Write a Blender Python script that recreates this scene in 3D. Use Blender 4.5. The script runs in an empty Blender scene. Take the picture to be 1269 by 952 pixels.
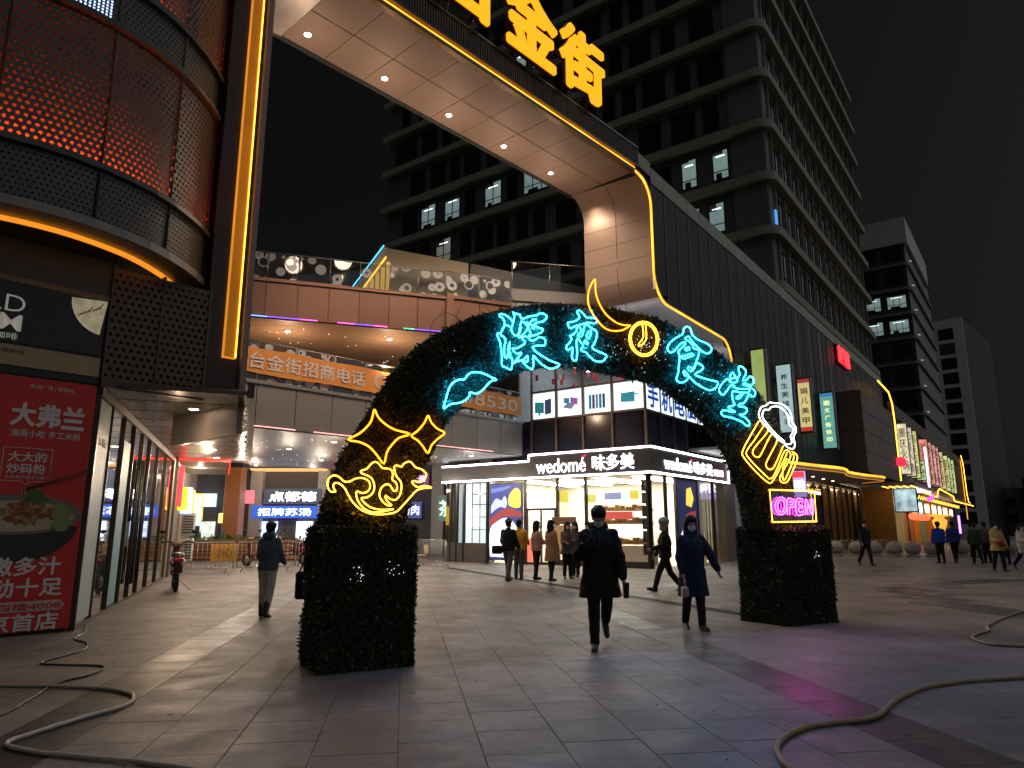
import bpy, bmesh, math, random
import numpy as np
from mathutils import Vector, Matrix
random.seed(7); rng = np.random.default_rng(7)
sc = bpy.context.scene
col = sc.collection
R = math.radians

# ---------------------------------------------------------------- camera, sky, light, exposure
CAM_H, PITCH = 1.55, R(11.6)
cam_d = bpy.data.cameras.new('camera'); cam = bpy.data.objects.new('camera', cam_d); col.objects.link(cam)
cam_d.sensor_width = 36.0; cam_d.lens = 36.0 * 875.0 / 1269.0
cam_d.clip_start = 0.1; cam_d.clip_end = 2000
cam.location = (0, 0, CAM_H); cam.rotation_euler = (math.pi / 2 + PITCH, 0, 0)
sc.camera = cam
w = bpy.data.worlds.new('World'); sc.world = w; w.use_nodes = True
wn = w.node_tree.nodes; wl = w.node_tree.links
bg = wn['Background']
sky = wn.new('ShaderNodeTexSky'); sky.sky_type = 'NISHITA'; sky.sun_disc = False
sky.sun_elevation = R(28); sky.sun_rotation = R(78); sky.air_density = 1.0; sky.dust_density = 4.0
hs = wn.new('ShaderNodeHueSaturation'); hs.inputs['Saturation'].default_value = 0.12   # night city haze is nearly colourless
wl.new(sky.outputs[0], hs.inputs['Color']); wl.new(hs.outputs[0], bg.inputs[0])
bg.inputs[1].default_value = 0.0017
sun_d = bpy.data.lights.new('sun', 'SUN'); sun = bpy.data.objects.new('sun', sun_d); col.objects.link(sun)
sun_d.energy = 0.5; sun_d.angle = R(160); sun_d.color = (0.97, 0.95, 0.98)       # the glow of the lit city across the square
SUN_EL, SUN_AZ = R(48), R(78)                                                  # azimuth clockwise from +Y
sun.rotation_euler = Vector((-math.sin(SUN_AZ) * math.cos(SUN_EL), -math.cos(SUN_AZ) * math.cos(SUN_EL), -math.sin(SUN_EL))).to_track_quat('-Z', 'Y').to_euler()
sc.view_settings.view_transform = 'Standard'; sc.view_settings.look = 'None'
sc.view_settings.exposure = 0.0; sc.view_settings.gamma = 1.0; sc.view_settings.use_curve_mapping = False
cy = sc.cycles
cy.use_denoising = True; cy.max_bounces = 6; cy.diffuse_bounces = 3; cy.glossy_bounces = 3
cy.transmission_bounces = 4; cy.transparent_max_bounces = 12; cy.sample_clamp_indirect = 3.0
cy.caustics_reflective = False; cy.caustics_refractive = False

# ---------------------------------------------------------------- materials
MATS = {}
def _noise(nt, scale, detail=4, coord='Object'):
    tc = nt.nodes.new('ShaderNodeTexCoord'); n = nt.nodes.new('ShaderNodeTexNoise')
    n.inputs['Scale'].default_value = scale; n.inputs['Detail'].default_value = detail
    nt.links.new(tc.outputs[coord], n.inputs['Vector']); return n
def mat(name, c, rough=.6, metal=0., var=.18, scale=3., bump=0., bscale=60., spec=.5, rand=0., coat=0., alpha=None, rvar=.12):
    """painted / stone / metal surface: base colour with a little drift, grain and uneven gloss"""
    if name in MATS: return MATS[name]
    m = bpy.data.materials.new(name); m.use_nodes = True; MATS[name] = m
    nt = m.node_tree; b = nt.nodes['Principled BSDF']; L = nt.links
    b.inputs['Roughness'].default_value = rough; b.inputs['Metallic'].default_value = metal
    b.inputs['Specular IOR Level'].default_value = spec; b.inputs['Coat Weight'].default_value = coat
    n = _noise(nt, scale); mx = nt.nodes.new('ShaderNodeMix'); mx.data_type = 'RGBA'
    mx.inputs[6].default_value = (*[v * (1 - var) for v in c], 1); mx.inputs[7].default_value = (*[min(1, v * (1 + var)) for v in c], 1)
    L.new(n.outputs['Fac'], mx.inputs[0]); out = mx.outputs[2]
    if rand:
        oi = nt.nodes.new('ShaderNodeObjectInfo'); mr = nt.nodes.new('ShaderNodeMapRange')
        mr.inputs[3].default_value = 1 - rand; mr.inputs[4].default_value = 1 + rand
        L.new(oi.outputs['Random'], mr.inputs[0])
        vm = nt.nodes.new('ShaderNodeVectorMath'); vm.operation = 'SCALE'
        L.new(out, vm.inputs[0]); L.new(mr.outputs[0], vm.inputs['Scale']); out = vm.outputs[0]
    L.new(out, b.inputs['Base Color'])
    if rvar:
        n3 = _noise(nt, scale * 1.7, 6); r3 = nt.nodes.new('ShaderNodeMapRange')
        r3.inputs[3].default_value = max(.02, rough - rvar); r3.inputs[4].default_value = min(1, rough + rvar)
        L.new(n3.outputs['Fac'], r3.inputs[0]); L.new(r3.outputs[0], b.inputs['Roughness'])
    if bump:
        n2 = _noise(nt, bscale, 5); bp = nt.nodes.new('ShaderNodeBump'); bp.inputs['Strength'].default_value = bump
        bp.inputs['Distance'].default_value = .01
        L.new(n2.outputs['Fac'], bp.inputs['Height']); L.new(bp.outputs[0], b.inputs['Normal'])
    return m
def emat(name, c, s, sample=True, var=0., scale=6.):
    if name in MATS: return MATS[name]
    m = bpy.data.materials.new(name); m.use_nodes = True; MATS[name] = m
    nt = m.node_tree; b = nt.nodes['Principled BSDF']
    b.inputs['Base Color'].default_value = (*[v * .5 for v in c], 1); b.inputs['Roughness'].default_value = .5
    b.inputs['Emission Color'].default_value = (*c, 1); b.inputs['Emission Strength'].default_value = s
    if var:
        n = _noise(nt, scale, 3); r = nt.nodes.new('ShaderNodeMapRange')
        r.inputs[1].default_value = .3; r.inputs[2].default_value = .7
        r.inputs[3].default_value = s * (1 - var); r.inputs[4].default_value = s * (1 + var)
        nt.links.new(n.outputs['Fac'], r.inputs[0]); nt.links.new(r.outputs[0], b.inputs['Emission Strength'])
    m.cycles.emission_sampling = 'FRONT_BACK' if sample else 'NONE'
    return m
def gmat(name, tint=(.8, .85, .85), refl=.12, film=None, fcol=(.7, .7, .68), rough=.03):
    """thin window pane: see-through with a mirror share that grows at grazing angles"""
    if name in MATS: return MATS[name]
    m = bpy.data.materials.new(name); m.use_nodes = True; MATS[name] = m
    nt = m.node_tree; L = nt.links; nt.nodes.remove(nt.nodes['Principled BSDF'])
    t = nt.nodes.new('ShaderNodeBsdfTransparent'); t.inputs[0].default_value = (*tint, 1)
    g = nt.nodes.new('ShaderNodeBsdfGlossy'); g.inputs['Roughness'].default_value = rough
    lw = nt.nodes.new('ShaderNodeLayerWeight'); lw.inputs[0].default_value = .35
    mr = nt.nodes.new('ShaderNodeMapRange'); mr.inputs[3].default_value = refl; mr.inputs[4].default_value = min(1., refl + .7)
    L.new(lw.outputs['Facing'], mr.inputs[0])
    mx = nt.nodes.new('ShaderNodeMixShader'); L.new(mr.outputs[0], mx.inputs[0]); L.new(t.outputs[0], mx.inputs[1]); L.new(g.outputs[0], mx.inputs[2])
    out = mx.outputs[0]
    if film:   # frosted film with cut-out discs and rings printed on the glass
        d = nt.nodes.new('ShaderNodeBsdfDiffuse'); d.inputs[0].default_value = (*fcol, 1)
        tc = nt.nodes.new('ShaderNodeTexCoord'); v = nt.nodes.new('ShaderNodeTexVoronoi'); v.inputs['Scale'].default_value = film
        L.new(tc.outputs['Object'], v.inputs['Vector'])
        a = nt.nodes.new('ShaderNodeMath'); a.operation = 'LESS_THAN'; a.inputs[1].default_value = .42
        L.new(v.outputs['Distance'], a.inputs[0])
        sep = nt.nodes.new('ShaderNodeSeparateColor'); L.new(v.outputs['Color'], sep.inputs[0])
        hole = nt.nodes.new('ShaderNodeMath'); hole.operation = 'MULTIPLY'; hole.inputs[1].default_value = .34; L.new(sep.outputs[0], hole.inputs[0])
        b2 = nt.nodes.new('ShaderNodeMath'); b2.operation = 'GREATER_THAN'; L.new(v.outputs['Distance'], b2.inputs[0]); L.new(hole.outputs[0], b2.inputs[1])
        an = nt.nodes.new('ShaderNodeMath'); an.operation = 'MULTIPLY'; L.new(a.outputs[0], an.inputs[0]); L.new(b2.outputs[0], an.inputs[1])
        sc_ = nt.nodes.new('ShaderNodeMath'); sc_.operation = 'MULTIPLY'; sc_.inputs[1].default_value = .8; L.new(an.outputs[0], sc_.inputs[0])
        m2 = nt.nodes.new('ShaderNodeMixShader'); L.new(sc_.outputs[0], m2.inputs[0]); L.new(out, m2.inputs[1]); L.new(d.outputs[0], m2.inputs[2]); out = m2.outputs[0]
    L.new(out, nt.nodes['Material Output'].inputs[0])
    return m
def perfmat(name, c, pitch=.085, rad=.30, rough=.5, metal=.3):
    """sheet metal with staggered round holes punched through it (UV in metres)"""
    if name in MATS: return MATS[name]
    m = bpy.data.materials.new(name); m.use_nodes = True; MATS[name] = m
    nt = m.node_tree; L = nt.links; b = nt.nodes['Principled BSDF']
    n = _noise(nt, 1.5); mx = nt.nodes.new('ShaderNodeMix'); mx.data_type = 'RGBA'
    mx.inputs[6].default_value = (*[v * .8 for v in c], 1); mx.inputs[7].default_value = (*[v * 1.2 for v in c], 1)
    L.new(n.outputs['Fac'], mx.inputs[0]); L.new(mx.outputs[2], b.inputs['Base Color'])
    b.inputs['Roughness'].default_value = rough; b.inputs['Metallic'].default_value = metal
    uv = nt.nodes.new('ShaderNodeUVMap'); sx = nt.nodes.new('ShaderNodeSeparateXYZ'); L.new(uv.outputs[0], sx.inputs[0])
    def M(op, a, bb=None):
        q = nt.nodes.new('ShaderNodeMath'); q.operation = op
        for i, v in enumerate((a, bb)):
            if v is None: continue
            if isinstance(v, (int, float)): q.inputs[i].default_value = v
            else: L.new(v, q.inputs[i])
        return q.outputs[0]
    u = M('DIVIDE', sx.outputs[0], pitch); v = M('DIVIDE', sx.outputs[1], pitch)
    row = M('FLOOR', v); odd = M('MULTIPLY', M('MODULO', M('ABSOLUTE', row), 2.0), .5)
    fu = M('SUBTRACT', M('FRACT', M('ADD', u, odd)), .5); fv = M('SUBTRACT', M('FRACT', v), .5)
    d = M('SQRT', M('ADD', M('MULTIPLY', fu, fu), M('MULTIPLY', fv, fv)))
    al = M('GREATER_THAN', d, rad)
    t = nt.nodes.new('ShaderNodeBsdfTransparent'); ms = nt.nodes.new('ShaderNodeMixShader')
    L.new(al, ms.inputs[0]); L.new(t.outputs[0], ms.inputs[1]); L.new(b.outputs[0], ms.inputs[2])
    L.new(ms.outputs[0], nt.nodes['Material Output'].inputs[0])
    return m

# ---------------------------------------------------------------- mesh helpers
class MB:
    """collects shapes for ONE mesh"""
    def __init__(s): s.v = []; s.f = []; s.sm = []; s.uv = None
    def add(s, vs, fs, smooth=False):
        o = len(s.v); s.v += [tuple(p) for p in vs]; s.f += [tuple(i + o for i in f) for f in fs]; s.sm += [smooth] * len(fs); return s
    def box(s, x0, x1, y0, y1, z0, z1):
        return s.add([(x0,y0,z0),(x1,y0,z0),(x1,y1,z0),(x0,y1,z0),(x0,y0,z1),(x1,y0,z1),(x1,y1,z1),(x0,y1,z1)],
                     [(0,3,2,1),(4,5,6,7),(0,1,5,4),(1,2,6,5),(2,3,7,6),(3,0,4,7)])
    def bbox(s, x0, x1, y0, y1, z0, z1, b=.01):
        """box with chamfered edges"""
        b = min(b, (x1-x0)*.45, (y1-y0)*.45, (z1-z0)*.45)
        bm = bmesh.new(); bmesh.ops.create_cube(bm, size=1)
        for q in bm.verts: q.co = (x0+(q.co.x+.5)*(x1-x0), y0+(q.co.y+.5)*(y1-y0), z0+(q.co.z+.5)*(z1-z0))
        bmesh.ops.bevel(bm, geom=list(bm.edges), offset=b, segments=1, affect='EDGES')
        return s.bm(bm)
    def bm(s, bm, smooth=False):
        bm.verts.index_update(); s.add([q.co[:] for q in bm.verts], [[q.index for q in f.verts] for f in bm.faces], smooth); bm.free(); return s
    def quad(s, a, b, c, d): return s.add([a, b, c, d], [(0, 1, 2, 3)])
    def poly(s, pts2, y0, y1, flip=False):
        """prism of an (x,z) outline between depths y0 and y1"""
        n = len(pts2); vs = [(x, y0, z) for x, z in pts2] + [(x, y1, z) for x, z in pts2]
        fs = [tuple(range(n)), tuple(range(2*n-1, n-1, -1))] + [(i, i+n, (i+1) % n + n, (i+1) % n) for i in range(n)]
        return s.add(vs, fs)
    def tube(s, pts, r, n=8, cap=True, closed=False, smooth=True):
        P = [Vector(p) for p in pts]; m = len(P); rr = r if isinstance(r, (list, tuple)) else [r] * m
        T = []
        for i in range(m):
            a = P[(i-1) % m] if (i > 0 or closed) else P[0]; b = P[(i+1) % m] if (i < m-1 or closed) else P[-1]
            t = b - a; T.append(t.normalized() if t.length > 1e-9 else Vector((0, 0, 1)))
        up = Vector((0, 0, 1)) if abs(T[0].z) < .9 else Vector((1, 0, 0))
        nrm = (up - T[0] * up.dot(T[0])).normalized(); vs = []
        for i in range(m):
            nrm = nrm - T[i] * nrm.dot(T[i]); nrm = nrm.normalized() if nrm.length > 1e-6 else T[i].orthogonal().normalized()
            bn = T[i].cross(nrm)
            for k in range(n):
                a = 2 * math.pi * k / n; vs.append(P[i] + (nrm * math.cos(a) + bn * math.sin(a)) * rr[i])
        fs = []
        for i in range(m if closed else m-1):
            j = (i+1) % m
            for k in range(n): fs.append((i*n+k, i*n+(k+1) % n, j*n+(k+1) % n, j*n+k))
        if cap and not closed: fs += [tuple(range(n-1, -1, -1)), tuple((m-1)*n+k for k in range(n))]
        return s.add(vs, fs, smooth)
    def lathe(s, prof, c=(0, 0, 0), n=16, smooth=True, axis='z'):
        vs = []; m = len(prof)
        for r, z in prof:
            for k in range(n):
                a = 2*math.pi*k/n; x, y = r*math.cos(a), r*math.sin(a)
                if axis == 'z': vs.append((c[0]+x, c[1]+y, c[2]+z))
                elif axis == 'y': vs.append((c[0]+x, c[1]+z, c[2]+y))
                else: vs.append((c[0]+z, c[1]+x, c[2]+y))
        fs = [(i*n+k, i*n+(k+1) % n, (i+1)*n+(k+1) % n, (i+1)*n+k) for i in range(m-1) for k in range(n)]
        fs += [tuple(range(n-1, -1, -1)), tuple((m-1)*n+k for k in range(n))]
        return s.add(vs, fs, smooth)
    def ball(s, c, r, sub=2, sq=(1, 1, 1)):
        bm = bmesh.new(); bmesh.ops.create_icosphere(bm, subdivisions=sub, radius=1)
        for q in bm.verts: q.co = (c[0]+q.co.x*r*sq[0], c[1]+q.co.y*r*sq[1], c[2]+q.co.z*r*sq[2])
        return s.bm(bm, True)
    def mesh(s, name):
        me = bpy.data.meshes.new(name); me.from_pydata(s.v, [], s.f); me.polygons.foreach_set('use_smooth', s.sm); 
        if s.uv:
            l = me.uv_layers.new(name='UVMap'); 
            for i, lp in enumerate(me.loops): l.data[i].uv = s.uv[lp.vertex_index]
        me.update(); return me
def obj(name, mb, m, parent=None, loc=None, rot=None):
    me = mb.mesh(name) if isinstance(mb, MB) else mb
    if m is not None and not me.materials: me.materials.append(m)
    o = bpy.data.objects.new(name, me); col.objects.link(o)
    if parent is not None: o.parent = parent
    if loc is not None: o.location = loc
    if rot is not None: o.rotation_euler = rot
    return o
def tag(o, label=None, cat=None, group=None, kind=None):
    if label: o['label'] = label
    if cat: o['category'] = cat
    if group: o['group'] = group
    if kind: o['kind'] = kind
    return o
def thing(name, label, cat, loc=(0, 0, 0), rz=0., group=None, kind=None):
    o = bpy.data.objects.new(name, None); col.objects.link(o); o.location = loc; o.rotation_euler = (0, 0, rz); o.empty_display_size = .2
    return tag(o, label, cat, group, kind)
def wall(name, label, cat, p, heading, group=None, z=0., kind=None):
    """a thing whose local x runs along a wall (left to right seen from outside), y goes into the wall, z up"""
    return thing(name, label, cat, (p[0], p[1], z), R(90 - heading), group, kind)
def copy_tree(o, parent=None):
    c = o.copy(); col.objects.link(c); c.parent = parent
    for ch in list(o.children): copy_tree(ch, c)
    return c
def hv(deg): return np.array([math.sin(R(deg)), math.cos(R(deg))])
_TXT = {}
def text_mesh(body, w, h, depth=.01, bold=0., line=1.0, fit='both', lean=0.):
    """lettering cut to a w x h block, centred on its origin, standing up (x along, z up, face towards -y)"""
    c = bpy.data.curves.new('lettering', 'FONT'); c.body = body; c.align_x = 'CENTER'; c.space_line = line; c.resolution_u = 3
    cjk = any(ord(q) > 0x2e80 for q in body)
    if not cjk: c.offset = bold
    c.extrude = .05
    o = bpy.data.objects.new('lettering', c); col.objects.link(o)
    bpy.context.view_layer.update()
    me = bpy.data.meshes.new_from_object(o.evaluated_get(bpy.context.evaluated_depsgraph_get()))
    bpy.data.objects.remove(o); bpy.data.curves.remove(c)
    n = len(me.vertices); a = np.empty(n * 3, dtype=np.float32); me.vertices.foreach_get('co', a); a = a.reshape(-1, 3)
    lo, hi = a.min(0), a.max(0); s = hi - lo; ctr = (lo + hi) / 2
    kx = w / s[0]; ky = h / s[1]
    if fit == 'min': kx = ky = min(kx, ky)
    b = np.empty_like(a); b[:, 0] = (a[:, 0]-ctr[0])*kx + lean*(a[:, 1]-ctr[1])*ky; b[:, 2] = (a[:, 1]-ctr[1])*ky; b[:, 1] = -(a[:, 2]) / .05 * depth / 2
    if cjk and bold > 0:      # heavier strokes: the same glyphs laid over each other a stroke's width apart
        fs = [tuple(p.vertices) for p in me.polygons]; d = min(kx, ky) * bold; V = []; F = []
        for i, (dx, dz) in enumerate(((0, 0), (1, 0), (-1, 0), (0, 1), (0, -1), (.7, .7), (-.7, .7), (.7, -.7), (-.7, -.7))):
            o_ = i * n; V.append(b + np.array((dx*d, -i*depth*.02, dz*d), dtype=np.float32)); F += [tuple(q+o_ for q in f) for f in fs]
        bpy.data.meshes.remove(me); me = bpy.data.meshes.new('lettering'); me.from_pydata(np.concatenate(V).tolist(), [], F); me.update(); return me
    me.vertices.foreach_set('co', b.ravel()); me.materials.clear(); me.update()
    return me
def text(name, body, w, h, m, parent, loc, depth=.012, bold=0., line=1.0, fit='both', rot=None, lean=0.):
    return obj(name, text_mesh(body, w, h, depth, bold, line, fit, lean), m, parent, loc, rot)
def lamp(name, kind, loc, energy, colr, parent=None, size=.1, spot=None):
    l = bpy.data.lights.new(name, kind); l.energy = energy; l.color = colr
    if kind == 'SPOT': l.spot_size = spot or R(110); l.spot_blend = .6; l.shadow_soft_size = size
    elif kind == 'POINT': l.shadow_soft_size = size
    o = bpy.data.objects.new(name, l); col.objects.link(o); o.location = loc
    if parent is not None: o.parent = parent
    return o

# shared materials
M_dark = mat('dark_metal', (.035, .035, .036), .45, .4, bump=.05)
M_black = mat('black_paint', (.012, .012, .013), .4, 0, bump=.03)
M_steel = mat('brushed_steel', (.45, .45, .44), .35, .9, bump=.05)
M_grey = mat('grey_panel', (.16, .155, .15), .5, .2, bump=.03)
M_white = mat('white_paint', (.7, .7, .68), .5, 0)
M_amber = emat('amber_light', (1., .46, .04), 5.0)
M_amber_dim = emat('amber_light_dim', (1., .36, .02), 1.6)
M_whiteled = emat('white_led', (.92, .95, 1.), 12.0)
M_lampwarm = emat('warm_downlight', (1., .82, .6), 30., sample=False)
# ---------------------------------------------------------------- paving
def granite(name, c, rough):
    m = bpy.data.materials.new(name); m.use_nodes = True; MATS[name] = m
    nt = m.node_tree; L = nt.links; b = nt.nodes['Principled BSDF']; N = nt.nodes.new
    geo = N('ShaderNodeNewGeometry')
    def noise(s, d=4):
        n = N('ShaderNodeTexNoise'); n.inputs['Scale'].default_value = s; n.inputs['Detail'].default_value = d; L.new(geo.outputs['Position'], n.inputs['Vector']); return n.outputs['Fac']
    def rng_(x, lo, hi, a=.3, bb=.7):
        r = N('ShaderNodeMapRange'); r.inputs[1].default_value = a; r.inputs[2].default_value = bb; r.inputs[3].default_value = lo; r.inputs[4].default_value = hi; L.new(x, r.inputs[0]); return r.outputs[0]
    def mul(a, bb):
        q = N('ShaderNodeMath'); q.operation = 'MULTIPLY'; L.new(a, q.inputs[0]); L.new(bb, q.inputs[1]); return q.outputs[0]
    oi = N('ShaderNodeObjectInfo'); at = N('ShaderNodeAttribute'); at.attribute_name = 'tone'
    f = mul(rng_(noise(140, 2), .72, 1.28), rng_(noise(.6, 6), .66, 1.16))
    f = mul(f, rng_(noise(9, 6), .82, 1.12)); f = mul(f, rng_(oi.outputs['Random'], .93, 1.06, 0, 1)); f = mul(f, rng_(at.outputs['Fac'], .93, 1.06, 0, 1))
    for vs_, lim, amt in ((1.5, .035, .5), (.83, .06, .72)):      # trodden gum and drip spots
        vo = N('ShaderNodeTexVoronoi'); vo.inputs['Scale'].default_value = vs_; L.new(geo.outputs['Position'], vo.inputs['Vector'])
        f = mul(f, rng_(vo.outputs['Distance'], amt, 1., lim*.6, lim))
    st = N('ShaderNodeTexNoise'); st.inputs['Scale'].default_value = .32; st.inputs['Detail'].default_value = 8; st.inputs['Distortion'].default_value = 1.2; L.new(geo.outputs['Position'], st.inputs['Vector'])
    f = mul(f, rng_(st.outputs['Fac'], .72, 1.05, .36, .5))
    vm = N('ShaderNodeVectorMath'); vm.operation = 'SCALE'; vm.inputs[0].default_value = c; L.new(f, vm.inputs['Scale'])
    L.new(vm.outputs[0], b.inputs['Base Color'])
    L.new(rng_(noise(2.3, 6), rough - .09, rough + .11), b.inputs['Roughness']); b.inputs['Specular IOR Level'].default_value = .28
    bp = N('ShaderNodeBump'); bp.inputs['Strength'].default_value = .22; bp.inputs['Distance'].default_value = .004
    L.new(noise(90, 4), bp.inputs['Height']); L.new(bp.outputs[0], b.inputs['Normal'])
    return m
M_gran = granite('granite_light', (.22, .198, .185), .52)
M_grand = granite('granite_dark', (.062, .058, .06), .42)
M_mortar = mat('mortar_bed', (.04, .037, .035), .9, 0, scale=5)
g = MB(); g.quad((-260, -60, -.03), (260, -60, -.03), (260, 420, -.03), (-260, 420, -.03))
ground = obj('plaza_ground', g, M_mortar); tag(ground, 'grey granite paving of the plaza', 'paving', kind='structure')
TE, TF = hv(-8.5), hv(81.5)          # joint directions
TS, GAP, BEV = .6, .0024, .003
def tile_mesh(nm, m):
    a = TS/2 - GAP; b = a - BEV
    q = MB().add([(-b,-b,0),(b,-b,0),(b,b,0),(-b,b,0),(-a,-a,-BEV*.7),(a,-a,-BEV*.7),(a,a,-BEV*.7),(-a,a,-BEV*.7),(-a,-a,-.03),(a,-a,-.03),(a,a,-.03),(-a,a,-.03)],
                 [(0,1,2,3)] + [(i, i+4, (i+1) % 4+4, (i+1) % 4) for i in range(4)] + [(i+4, i+8, (i+1) % 4+8, (i+1) % 4+4) for i in range(4)])
    me = q.mesh(nm); me.materials.append(m); return me
tm_l, tm_d = tile_mesh('paving_slab', M_gran), tile_mesh('paving_slab', M_grand)
tiles = []
for i in range(-70, 110):
    offs = (i * .37) % 1.0
    for j in range(4, 118):
        b = (i + .5) * TS; a = (j + offs) * TS
        x, y = TE * a + TF * b
        if y < 3.2 or y > 62 or abs(x) > .80 * y + 3: continue
        d = math.hypot(x - 17, y - 15)
        dark = (3.6 < b < 4.2) or (-3.0 < b < -2.4) or (7.0 < d < 8.3)
        tiles.append((y if abs(x) < .73 * y + .3 else 999, x, y, dark))
tiles.sort()
trz = R(8.5)
for k, (d, x, y, dark) in enumerate(tiles[:290]):
    o = bpy.data.objects.new('paving_slab', tm_d if dark else tm_l); col.objects.link(o); o.parent = ground
    o.location = (x, y, random.uniform(-.0014, .0004)); o.rotation_euler = (random.gauss(0, .0007), random.gauss(0, .0007), trz)
# the slabs farther off, laid as one sheet of pieces
V = []; F = []; MI = []; TN = []
base = np.array([v.co[:] for v in tm_l.vertices]); pf = [tuple(p.vertices) for p in tm_l.polygons][:5]
cz, sz = math.cos(trz), math.sin(trz)
rotb = np.stack([base[:, 0]*cz - base[:, 1]*sz, base[:, 0]*sz + base[:, 1]*cz, base[:, 2]], 1)
for k, (d, x, y, dark) in enumerate(tiles[290:]):
    o = len(V); t = random.random()
    V += [(p[0]+x, p[1]+y, p[2]-.0012) for p in rotb]; F += [tuple(q+o for q in f) for f in pf]; MI += [int(dark)]*5; TN += [t]*5
me = bpy.data.meshes.new('far_paving_slabs'); me.from_pydata(V, [], F); me.materials.append(M_gran); me.materials.append(M_grand)
me.polygons.foreach_set('material_index', MI)
at = me.attributes.new('tone', 'FLOAT', 'FACE'); at.data.foreach_set('value', TN)
fp = bpy.data.objects.new('paving_slabs', me); col.objects.link(fp); fp.parent = ground; fp['kind'] = 'stuff'
g = MB(); g.quad((-260, 60, -.008), (260, 60, -.008), (260, 420, -.008), (-260, 420, -.008)); obj('street_paving', g, M_gran, ground)

# drain channel running across the square past the shop
d0, d1 = np.array((-2.6, 29.6)), np.array((4.55, 13.05)); dd = d1 - d0; dl = float(np.linalg.norm(dd)); hd = math.degrees(math.atan2(dd[0], dd[1]))
dr = wall('drain_channel', 'narrow iron drain grating let into the paving in front of the bakery', 'drain', d0, hd)
b = MB(); b.box(0, dl, -.16, -.13, -.02, .006); b.box(0, dl, .13, .16, -.02, .006); obj('frame', b, mat('iron', (.05, .045, .04), .5, .7, bump=.1), dr)
b = MB(); b.quad((0, -.14, .0025), (dl, -.14, .0025), (dl, .14, .0025), (0, .14, .0025)); obj('channel', b, M_black, dr)
b = MB()
for k in range(int(dl / .075)): b.box(k*.075, k*.075+.03, -.13, .13, .003, .0065)
o = obj('grating_bars', b, MATS['iron'], dr); o['kind'] = 'stuff'

# hoses and cable lying on the ground
def spline(pts, n=8):
    P = [Vector(p) for p in pts]; out = []
    for i in range(len(P)-1):
        p0 = P[max(i-1, 0)]; p1 = P[i]; p2 = P[i+1]; p3 = P[min(i+2, len(P)-1)]
        for k in range(n):
            t = k / n
            out.append(.5*((2*p1)+(p2-p0)*t+(2*p0-5*p1+4*p2-p3)*t*t+(3*p1-p0-3*p2+p3)*t**3))
    out.append(P[-1]); return out
def hose(pts, r, m, label, name='hose', cat='hose'):
    b = MB(); sp_ = spline([(x, y, r) for x, y in pts]); rr = random.Random(len(label))
    b.tube([(p.x+rr.uniform(-.006, .006), p.y+rr.uniform(-.006, .006), p.z) for p in sp_], [r*rr.uniform(.93, 1.05) for p in sp_], 10); return tag(obj(name, b, m), label, cat)
hose([(1.9, 4.3), (1.82, 5.09), (1.94, 5.56), (2.32, 5.99), (2.97, 6.27), (3.28, 6.62), (3.58, 6.97), (4.23, 7.52), (5.39, 7.9), (7.5, 8.2)], .021,
     mat('hose_tan', (.30, .23, .13), .6, 0, scale=20, bump=.2, bscale=200), 'tan water hose curving across the dark paving stripe')
hose([(9.5, 9.5), (6.81, 9.91), (6.5, 10.3), (6.73, 10.84), (7.33, 11.41), (7.6, 11.85), (7.95, 12.26), (8.67, 13.01), (9.71, 13.99), (11, 14.8)], .021,
     MATS['hose_tan'], 'tan water hose bent in a hairpin beside the dark paving ring')
hose([(-6.6, 7.6), (-5.11, 7.52), (-4.45, 7.48), (-3.89, 7.34), (-3.55, 7.07), (-3.43, 6.7), (-3.54, 6.35), (-3.67, 5.83), (-3.68, 5.56), (-3.37, 5.38), (-2.9, 5.25), (-2.39, 5.12), (-1.9, 4.9), (-1.2, 4.3)], .018,
     mat('hose_white', (.42, .38, .32), .55, 0, scale=20, bump=.2, bscale=200), 'pale water hose looping in front of the red poster')
hose([(-7.75, 14.0), (-7.0, 12.2), (-6.48, 11.24), (-6.25, 10.61), (-5.86, 10.24), (-5.55, 9.59), (-5.54, 8.81), (-5.27, 8.66), (-4.68, 8.56), (-4.55, 8.07), (-4.64, 7.66), (-4.42, 6.85), (-4.32, 6.4), (-4.3, 5.4)], .011,
     M_black, 'thin black power cable zigzagging out from the glass shopfront', 'power_cable', 'cable')
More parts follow.
